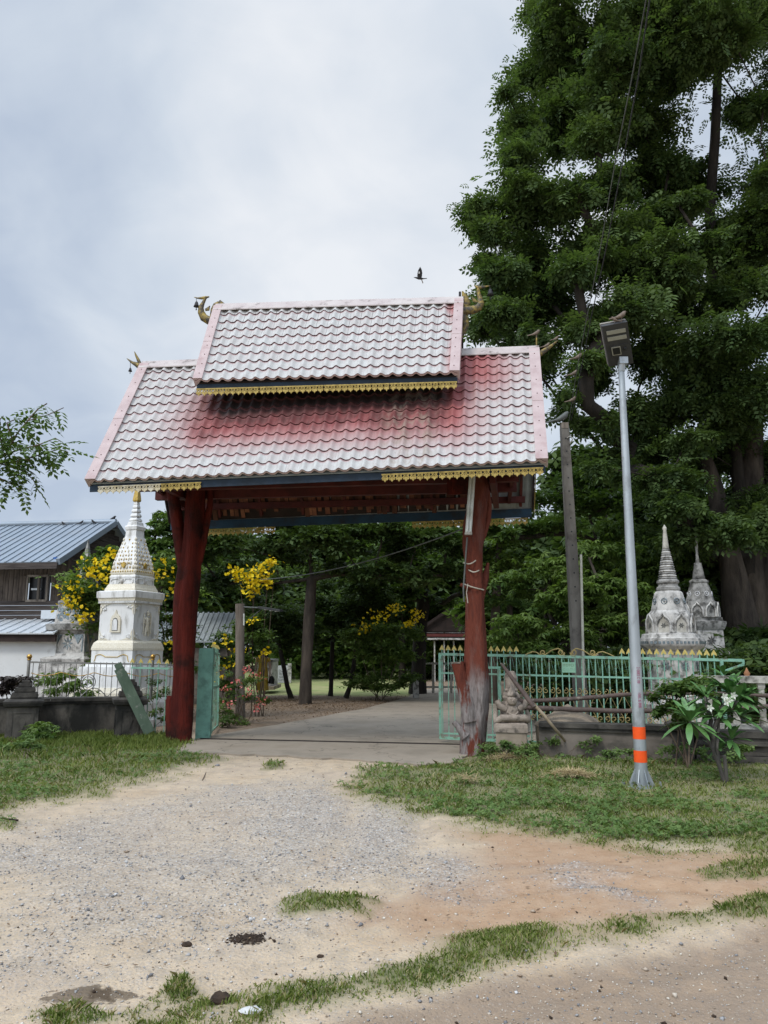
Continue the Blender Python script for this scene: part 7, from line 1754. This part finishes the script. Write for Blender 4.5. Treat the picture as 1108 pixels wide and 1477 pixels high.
sl_ = sdist(x, y, P_slab) > -.02; keep &= ~sl_
x, y, g = x[keep], y[keep], g[keep]
edge = smooth(g, .1, .9); hgt = (.014+.036*edge*fbm(x, y, 1.7, 90))*r_.uniform(.6, 1.5, len(x))*(1+.35*smooth(y, 6, 11))
tall = smooth(fbm(x, y, .9, 95), .55, .72)*smooth(y, 9.5, 12.5); hgt *= 1+1.4*tall
tint = np.clip(.55-.35*smooth(fbm(x, y, 1.1, 97), .35, .65)+r_.normal(0, .12, len(x))+.25*(1-edge), 0, 1)
grass_blades('grass', x, y, hgt, np.full(len(x), .0040)+.00055*y, r_, M['grass'], 1.1, tint)
k_ = r_.uniform(0, 1, len(x)) < .10+.12*(1-edge)
grass_blades('dry_grass', x[k_], y[k_]+.01, hgt[k_]*1.2, np.full(int(k_.sum()), .0038)+.0005*y[k_], r_, M['dry'], 1.4, r_.uniform(0, 1, int(k_.sum())))
# broad leafed low weeds in the verge
x, y = scatter(42000, 0, 0, 7., 15.2, r_); g = masks(x, y)[0]; wz = smooth(fbm(x, y, 1.9, 121), .36, .72)
keep = (r_.uniform(0, 1, len(x)) < g*wz*.9) & (g > .6) & (sdist(x, y, P_slab) < .02); x, y = x[keep], y[keep]
z = ground_z(x, y)+r_.uniform(.015, .07, len(x))
o = leaf_mesh('ground_weeds', np.c_[x, y, z], .034, T_ := tmpl_star(4, 1., .30, -.15), M['grass_far'], None, r_.uniform(0, .7, len(x))*.7, (.0, .45), .4, r_); tag(o, kind='stuff')

# taller tufts by the left wall
x = r_.uniform(-9, -3.2, 26000); y = r_.uniform(12.2, 14.9, 26000); g = masks(x, y)[0]
keep = (r_.uniform(0, 1, len(x)) < g*smooth(y, 12.0, 14.2)); x, y = x[keep], y[keep]
grass_blades('tall_grass', x, y, r_.uniform(.05, .15, len(x))*(.5+fbm(x, y, 2, 5)), np.full(len(x), .013), r_, M['grass'], .7, r_.uniform(.15, .6, len(x)))
# dry straw heaps
for (px, py, w_, d_, n, lab) in ((822, 1124, .34, .16, 1500, 'small heap of pale cut straw on the verge left of the street lamp'), (730, 1098, .36, .10, 700, 'scattered dry straw below the carved guardian pillar'), (672, 1133, .16, .06, 260, 'few strands of dry straw in the grass near the right gate post')):
    q = gr(px, py); x = q.x+r_.normal(0, w_/2.2, n); y = q.y+r_.normal(0, d_/1.8, n); z = ground_z(x, y)+.03+.05*np.exp(-((x-q.x)/w_*2)**2)
    P = np.c_[x, y, z]; o = leaf_mesh('straw_heap', P, .13, np.array(leaflet((0, 0, 0), (1, 0, 0), 1., .022)), M['straw'], None, r_.uniform(0, 1, n), (0, .25), .4, r_); tag(o, kind='stuff', label=lab, cat='straw')
# gravel: real stones
ico = np.array([(1, 0, 0), (-1, 0, 0), (0, 1, 0), (0, -1, 0), (0, 0, 1), (0, 0, -1)], float)
icf = np.array([(0, 2, 4), (2, 1, 4), (1, 3, 4), (3, 0, 4), (2, 0, 5), (1, 2, 5), (3, 1, 5), (0, 3, 5)])
def stones(name, x, y, size, mats, r_, mi, flat=.55, sink=.25):
    n = len(x); z = ground_z(x, y)
    V = ico[None]*r_.uniform(.55, 1.25, (n, 6, 1)); V = V*np.stack([r_.uniform(.7, 1.3, n), r_.uniform(.6, 1.1, n), np.full(n, flat)*r_.uniform(.6, 1.3, n)], 1)[:, None, :]
    Rm = rotm(r_.uniform(0, 6.28, n), r_.normal(0, .35, n), r_.normal(0, .35, n)); V = np.einsum('nij,nkj->nki', Rm, V)*size[:, None, None]/2
    V += np.c_[x, y, z+size*flat*.5*(1-sink*2)][:, None, :]
    F_ = (icf[None]+6*np.arange(n)[:, None, None]).reshape(-1, 3)
    o = np_mesh(name, V.reshape(-1, 3), F_, mats, midx=np.repeat(mi, 8)); tag(o, kind='stuff'); return o
def stonemat(name, stops, rough=.85):
    m, N, L, b = newmat(name); g = N.new('ShaderNodeNewGeometry'); L.new(ramp(N, L, g.outputs['Random Per Island'], stops), b.inputs['Base Color']); b.inputs['Roughness'].default_value = rough; return m
M['gravel'] = stonemat('crushed_limestone', [(0, (.13, .13, .135)), (.4, (.26, .255, .25)), (.75, (.38, .37, .355)), (1, (.62, .61, .59))])
M['pebble'] = stonemat('sandy_pebble', [(0, (.24, .17, .11)), (.5, (.44, .37, .29)), (1, (.62, .58, .50))])
N_ = 150000; x, y = scatter(N_, 0, 0, 3.2, 12.8, r_); mk = masks(x, y)
gv = mk[1]*(1-mk[0]); keep = r_.uniform(0, 1, N_) < np.clip(gv*1.0-.10, 0, 1)*(.25+.9*fbm(x, y, 3.1, 141))**1.3; x, y = x[keep], y[keep]
stones('gravel', x, y, np.exp(r_.normal(math.log(.0092), .40, len(x)))*(1+.05*y), M['gravel'], r_, np.zeros(len(x), int))
x, y = scatter(60000, 0, 0, 3.1, 12.8, r_); mk = masks(x, y); keep = r_.uniform(0, 1, len(x)) < (1-mk[0])*(.5-.25*mk[4]); x, y = x[keep], y[keep]
stones('pebbles', x, y, np.exp(r_.normal(math.log(.0070), .5, len(x)))*(1+.04*y), [M['pebble'], M['gravel']], r_, (r_.uniform(0, 1, len(x)) < .35).astype(int))
x, y = scatter(130, 0, 0, 3.4, 12., r_); mk = masks(x, y); keep = (mk[0] < .3); x, y = x[keep], y[keep]
stones('loose_stones', x, y, r_.uniform(.016, .036, len(x)), [M['gravel'], M['dung']], r_, (r_.uniform(0, 1, len(x)) < .4).astype(int))
# leaf litter inside
n = 22000; x = r_.uniform(-7, 1.8, n); y = r_.uniform(17.5, 27.5, n); keep = (sdist(x, y, P_slab) < -.05) & (r_.uniform(0, 1, n) < .25+.9*smooth(fbm(x, y, .7, 161), .4, .65)); x, y = x[keep], y[keep]
o = leaf_mesh('leaf_litter', np.c_[x, y, ground_z(x, y)+.02], .055, np.array(leaflet((0, 0, 0), (1, 0, 0), 1., .22, .1)), M['litter'], None, r_.uniform(0, 1, len(x)), (0, .25), .4, r_); tag(o, kind='stuff')
n = 1400; x = r_.uniform(-5, 8, n); y = r_.uniform(4, 13.5, n); 
o = leaf_mesh('fallen_leaves', np.c_[x, y, ground_z(x, y)+.012], .030, np.array(leaflet((0, 0, 0), (1, 0, 0), 1., .22, .1)), M['litter'], None, r_.uniform(0, 1, n), (0, .25), .4, r_); tag(o, kind='stuff')
# planting bed mound with litter around the middle shrub
# named small things on the ground
def clod(px, py, s, label, mat='dung', cat='clod', name='clod', flat=.6, seed=0, sx=1.3):
    q = gr(px, py); q.z = float(ground_z(q.x, q.y)[0]); mb = MB(); rr = random.Random(seed)
    vs, fs = [], []; n, m = 10, 6
    for i in range(m+1):
        t = math.pi*i/m
        for k in range(n):
            a = 2*math.pi*k/n; v = Vector((math.sin(t)*math.cos(a)*sx, math.sin(t)*math.sin(a), math.cos(t)*flat)); v *= 1+.28*mn.noise(v*2.3+Vector((seed, 0, 0))); vs.append(q+v*s/2+Z*s*flat*.3)
    for i in range(m):
        for k in range(n): a, b = i*n+k, i*n+(k+1) % n; fs.append((a, a+n, b+n, b))
    mb.add(vs, fs, 0, False); return mb.build(name, M[mat], loc=tuple(q), label=label, cat=cat)
clod(269, 1370, .045, 'dark rounded stone on the sand left of the dark dung patch', 'dung', 'stone', 'stone', .6, 3)
clod(318, 1449, .075, 'black crumpled clod lying in the grass strip at the bottom', 'dung', 'clod', 'clod', .8, 5)
clod(362, 1467, .065, 'pale whitish stone at the bottom edge below the grass strip', 'stone_lt', 'stone', 'stone', .45, 7, 1.7)
clod(462, 1381, .03, 'small dark stone on the gravel right of the dung patch', 'dung', 'stone', 'stone', .6, 9)
q = gr(358, 1357); x = q.x+r_.normal(0, .045, 420); y = q.y+r_.normal(0, .035, 420)
o = stones('dung_patch', x, y, r_.uniform(.006, .028, 420), M['dung'], r_, np.zeros(420, int)); tag(o, label='scattered dark dried dung patch on the sandy gravel', cat='dung')
def stick(seq, r0, label, mat='twig'):
    P = [gr(x, y)+Z*(r0+.006) for x, y in seq]; mb = MB(); mb.tube(P, [r0*(1-.5*i/len(P)) for i in range(len(P))], 6); return mb.build('stick', M[mat], loc=tuple(P[0]), label=label, cat='stick')
stick([(-8, 1183), (8, 1184), (26, 1186)], .012, 'dark short stick at the left edge beside the grass verge', 'bark_dark')
stick([(-2, 1343), (8, 1336), (18, 1329)], .005, 'thin reddish twig at the left edge on the sand')
stick([(292, 1127), (297, 1116), (298, 1112)], .006, 'thin curved twig on the sand in front of the left post')
stick([(1053, 1320), (1066, 1316), (1080, 1320)], .010, 'curled dark twig near the right edge beside the grass strip', 'bark_dark')
# reddish soil heap on top of the right wall's far side
q = Vector((2.95, 12.75, 0)); mb = MB()
vs = []; fs = []
for i in range(7):
    for k in range(16):
        a = 2*math.pi*k/16; t = i/6; p = Vector((math.cos(a)*(1-t)*.55, math.sin(a)*(1-t)*.35, .42+.33*t**.8)); p *= 1; p += Vector((0, 0, .05*mn.noise(p*5))); vs.append(q+p)
for i in range(6):
    for k in range(16): a, b = i*16+k, i*16+(k+1) % 16; fs.append((a, b, b+16, a+16))
mb.add(vs, fs, 0, True); mb.lathe(q, [(.5, 0), (.52, .44)], 16); mb.build('rubble_heap', M['wall_tan'], loc=tuple(q), label='pinkish rubble heap visible through the green gate bars above the wall', cat='rubble')

# ================================================================== BACKGROUND BUILDINGS, FIGURE
# temple hall far behind
th_ = at(645, 1000, 40); th_.z = 0; hall = empty('temple_hall', tuple(th_), 'distant open hall with dark gable roof, red and white fascia behind the trees', 'building')
c = at(650, 930, 40); k = 1/ppm(40)
def hb_(nm, x0, y0, x1, y1, Y, d_, mat, par_=None):
    a_, b_ = at(x0, y0, Y), at(x1, y1, Y); mb = MB(); mb.box(((a_.x+b_.x)/2, Y+d_/2, (a_.z+b_.z)/2), (abs(b_.x-a_.x), d_, abs(a_.z-b_.z))); return mb.build(nm, mat, par_ or hall)
hb_('eave_board', 596, 920, 700, 923, 40, 6, M['stupa_grey']); hb_('fascia_board', 600, 914, 696, 918.5, 40.2, 5.6, M['far_red']); hb_('fascia_board', 600, 912, 692, 913.2, 40.3, 5.4, M['stupa_grey'])
mb = MB(); a_, b_, t_ = at(600, 911, 40.3), at(700, 911, 40.3), at(650, 880, 40.3); mb.prism([(a_.x, a_.z), (b_.x, b_.z), (t_.x, t_.z)][::-1], (0, 42, 0), (1, 0, 0), Z, 3.5); mb.build('gable', M['black_wood'], hall)
for (p, q) in ((a_, t_), (b_, t_)):
    mb = MB(); mb.bar(p+Vector((0, -.2, 0)), q+Vector((0, -.2, .1)), .10, .12); mb.build('barge_board', M['black_wood'], hall)
for i in range(4):
    x = 612+i*14; hb_('column', x, 924, x+2.2, 985, 40.2, .35, M['stupa_grey'])
hb_('plinth', 600, 984, 700, 990, 39.8, 6.5, M['stupa_grey']); hb_('back_wall', 600, 925, 696, 984, 45, .3, M['black_wood'])
# low white railing in front
wf = empty('white_railing', tuple(gr(640, 1001)), 'low white post railing in front of the distant hall, left of the green gate', 'railing')
for i in range(6):
    b = gr(612+i*13, 1000); t = at(612+i*13, 952+3*(i % 2), b.y); mb = MB(); mb.bar(b, t, .09, .09); mb.build('post', M['balus'], wf)
for yy in (957, 991):
    mb = MB(); a_, b_ = at(610, yy, gr(612, 1000).y), at(682, yy, gr(677, 1000).y); mb.bar(a_, b_, .06, .07); mb.build('rail', M['balus'], wf)
q = gr(600, 1007); mb = MB(); mb.lathe(q, [(.085, -.02), (.08, .62), (.07, .66)], 4, .2); mb.build('bollard', M['stupa_grey'], loc=tuple(q), label='short grey concrete bollard at the edge of the drive below the forked tree', cat='bollard')
# white wall pieces / notice board
q = at(384, 1000, 29); hb2_ = empty('white_shed', (q.x, q.y, 0), 'small plain grey white rendered shed behind the gold dressed figure', 'building')
hb_('wall', 372, 955, 392, 992, 29, 1.6, M['stupa_grey'], hb2_); hb_('roof_slab', 370, 951, 393, 955, 28.9, 1.8, M['stupa_dark'], hb2_); hb_('step', 370, 990, 395, 995, 28.6, 2.0, M['wall_tan'], hb2_)
q = at(405, 1000, 38); nb3 = empty('notice_board', (q.x, q.y, 0), 'white notice board with several lines of dark writing beyond the lawn', 'notice board')
hb_('board', 396, 960, 419, 989, 38, .1, M['far_white'], nb3); hb_('post', 415, 957, 419.5, 994, 37.9, .12, M['stupa_grey'], nb3); hb_('post', 394, 960, 396.5, 992, 37.9, .12, M['stupa_grey'], nb3)
rt = Matrix(((1, 0, 0), (0, 0, -1), (0, 1, 0))).to_quaternion()
for i, tx in enumerate(('nuatin', 'lsiunu', 'uasan', 'tununs')): text_mesh('lettering', tx, .22, tuple(at(409.5, 967+4.4*i, 37.92)), rt, M['stupa_dk2'], nb3, .9)
# figure in gold dress ------------------------------------------------
pb = gr(377.5, 1007.5); Yp_ = pb.y; km = 1/ppm(Yp_)
per = empty('person', tuple(pb), 'person in a long gold dress with black hair, half hidden by flowers', 'person')
S_ = 1.63/7.5
J = {'pel': (0, 0, .90), 'waist': (0, 0, 1.05), 'chest': (0, 0, 1.25), 'neck': (.01, -.0, 1.38), 'head': (.015, -.02, 1.50), 'crown': (.01, 0, 1.60),
     'hl': (-.075, 0, .86), 'kl': (-.07, -.03, .48), 'al': (-.07, 0, .09), 'tl': (-.05, -.13, .03), 'hr': (.075, 0, .86), 'kr': (.08, .02, .48), 'ar': (.08, .04, .09), 'tr': (.16, -.06, .03),
     'sl': (-.17, 0, 1.31), 'el': (-.22, -.02, 1.05), 'wl': (-.20, -.14, .86), 'hnl': (-.18, -.20, .80), 'sr': (.17, 0, 1.31), 'er': (.25, .0, 1.06), 'wr': (.25, -.04, .83), 'hnr': (.25, -.05, .75)}
E_ = [('pel', 'waist'), ('waist', 'chest'), ('chest', 'neck'), ('neck', 'head'), ('head', 'crown'), ('pel', 'hl'), ('hl', 'kl'), ('kl', 'al'), ('al', 'tl'), ('pel', 'hr'), ('hr', 'kr'), ('kr', 'ar'), ('ar', 'tr'), ('chest', 'sl'), ('sl', 'el'), ('el', 'wl'), ('wl', 'hnl'), ('chest', 'sr'), ('sr', 'er'), ('er', 'wr'), ('wr', 'hnr')]
RD = {'pel': .13, 'waist': .11, 'chest': .13, 'neck': .05, 'head': .085, 'crown': .06, 'hl': .09, 'kl': .055, 'al': .037, 'tl': .028, 'hr': .09, 'kr': .055, 'ar': .037, 'tr': .028, 'sl': .05, 'el': .038, 'wl': .026, 'hnl': .022, 'sr': .05, 'er': .038, 'wr': .026, 'hnr': .022}
ks = list(J); 
def fingers(base, d):
    global ks
    d = Vector(d).normalized(); s = d.cross(Vector((0, 1, 0))).normalized() if abs(d.y) < .9 else Vector((1, 0, 0))
    for i in range(4):
        n0, n1_ = f'{base}f{i}', f'{base}g{i}'; o_ = Vector(J[base])+s*(.012*(i-1.5)); J[n0] = tuple(o_+d*(.045+.006*(1 if i in (1, 2) else 0))); J[n1_] = tuple(Vector(J[n0])+d*.03+Vector((0, -.012, 0))); E_.extend([(base, n0), (n0, n1_)]); RD[n0] = .009; RD[n1_] = .008
    n0 = f'{base}th'; J[n0] = tuple(Vector(J[base])+s*.035+d*.02+Vector((0, -.02, 0))); E_.append((base, n0)); RD[n0] = .009
fingers('hnl', (.1, -.3, -1)); fingers('hnr', (0, -.1, -1)); ks = list(J)
me = bpy.data.meshes.new('body'); me.from_pydata([J[k_] for k_ in ks], [(ks.index(a), ks.index(b)) for a, b in E_], [])
bo = bpy.data.objects.new('body', me); col.objects.link(bo); bo.parent = per
mo = bo.modifiers.new('skin', 'SKIN'); sv = me.skin_vertices[0].data
for i, k_ in enumerate(ks): sv[i].radius = (RD[k_], RD[k_]*.85); sv[i].use_root = (k_ == 'pel')
ss = bo.modifiers.new('sub', 'SUBSURF'); ss.levels = 2; ss.render_levels = 2
bpy.context.view_layer.update(); dg = bpy.context.evaluated_depsgraph_get(); m2_ = bpy.data.meshes.new_from_object(bo.evaluated_get(dg)); bo.modifiers.clear(); bo.data = m2_; m2_.materials.clear(); m2_.materials.append(M['skin'])
for p_ in m2_.polygons: p_.use_smooth = True
mb = MB(); fold = []
prof = [(.11, 1.33), (.145, 1.25), (.135, 1.12), (.125, 1.04), (.155, .92), (.16, .85), (.165, .6), (.18, .38), (.19, .26)]
vs, fs = [], []; n = 28
for (r0_, z) in prof:
    for k_ in range(n):
        a = 2*math.pi*k_/n; f_ = 1+(.07*math.sin(a*7+z) if z < .9 else .02*math.sin(a*5)); vs.append(pb+Vector((math.cos(a)*r0_*f_*1.12, math.sin(a)*r0_*f_*.82, z)))
for i in range(len(prof)-1):
    for k_ in range(n): a, b = i*n+k_, i*n+(k_+1) % n; fs.append((a, a+n, b+n, b))
mb.add(vs, fs, 0, True); mb.build('dress', M['gold_silk'], per)
mb = MB()
for s_ in (-1, 1): mb.tube([pb+Vector(J['sl' if s_ < 0 else 'sr'])*1.0, pb+Vector(J['sl' if s_ < 0 else 'sr'])*.5+Vector(J['el' if s_ < 0 else 'er'])*.5], [.066, .055], 10)
mb.build('sleeve', M['gold_silk'], per)
mb = MB(); hd3 = pb+Vector((.015, -.01, 1.53)); mb.ball(hd3+Vector((.012, .03, .02)), .108, 12, 9, sc_=(1, .95, 1.05)); mb.tube([hd3+Vector((.04, .06, 0)), hd3+Vector((.09, .09, -.12)), hd3+Vector((.12, .09, -.26))], [.09, .07, .04], 9); mb.build('hair', M['hair'], per)
mb = MB(); fh = hd3+Vector((-.012, -.085, -.03))
for s_ in (-1, 1): mb.ball(fh+Vector((s_*.030, -.005, .025)), .011, 6, 4, 1)
mb.ball(fh+Vector((0, -.020, 0)), .015, 6, 4, 0, (.8, 1, 1.5)); mb.ball(fh+Vector((0, -.008, -.035)), .016, 6, 4, 2, (1.5, .5, .5))
mb.ball(hd3+Vector((0, -.03, -.01)), .088, 12, 9, 0, (.92, .9, 1.2)); mb.build('face', [M['skin'], M['hair'], M['pink_ink']], per)
bg_ = pb+Vector((.30, -.03, .62)); mb = MB(); mb.tube([bg_+Vector((0, 0, -.14)), bg_+Vector((.02, 0, 0)), bg_+Vector((-.01, 0, .10))], [.13, .12, .07], 10, flat=.8); mb.tube([bg_+Vector((-.06, 0, .08)), bg_+Vector((-.03, 0, .20)), bg_+Vector((.05, 0, .08))], .008, 5)
mb.build('bag', M['hair'], loc=tuple(bg_), label='black cloth bag hanging from the hand of the gold dressed figure', cat='bag')
tot = sum(len(o.data.polygons)*2 for o in sc.objects if o.type == 'MESH'); print('approx tris', tot, 'objs', len(sc.objects), 'time', round(time.time()-T0, 1))
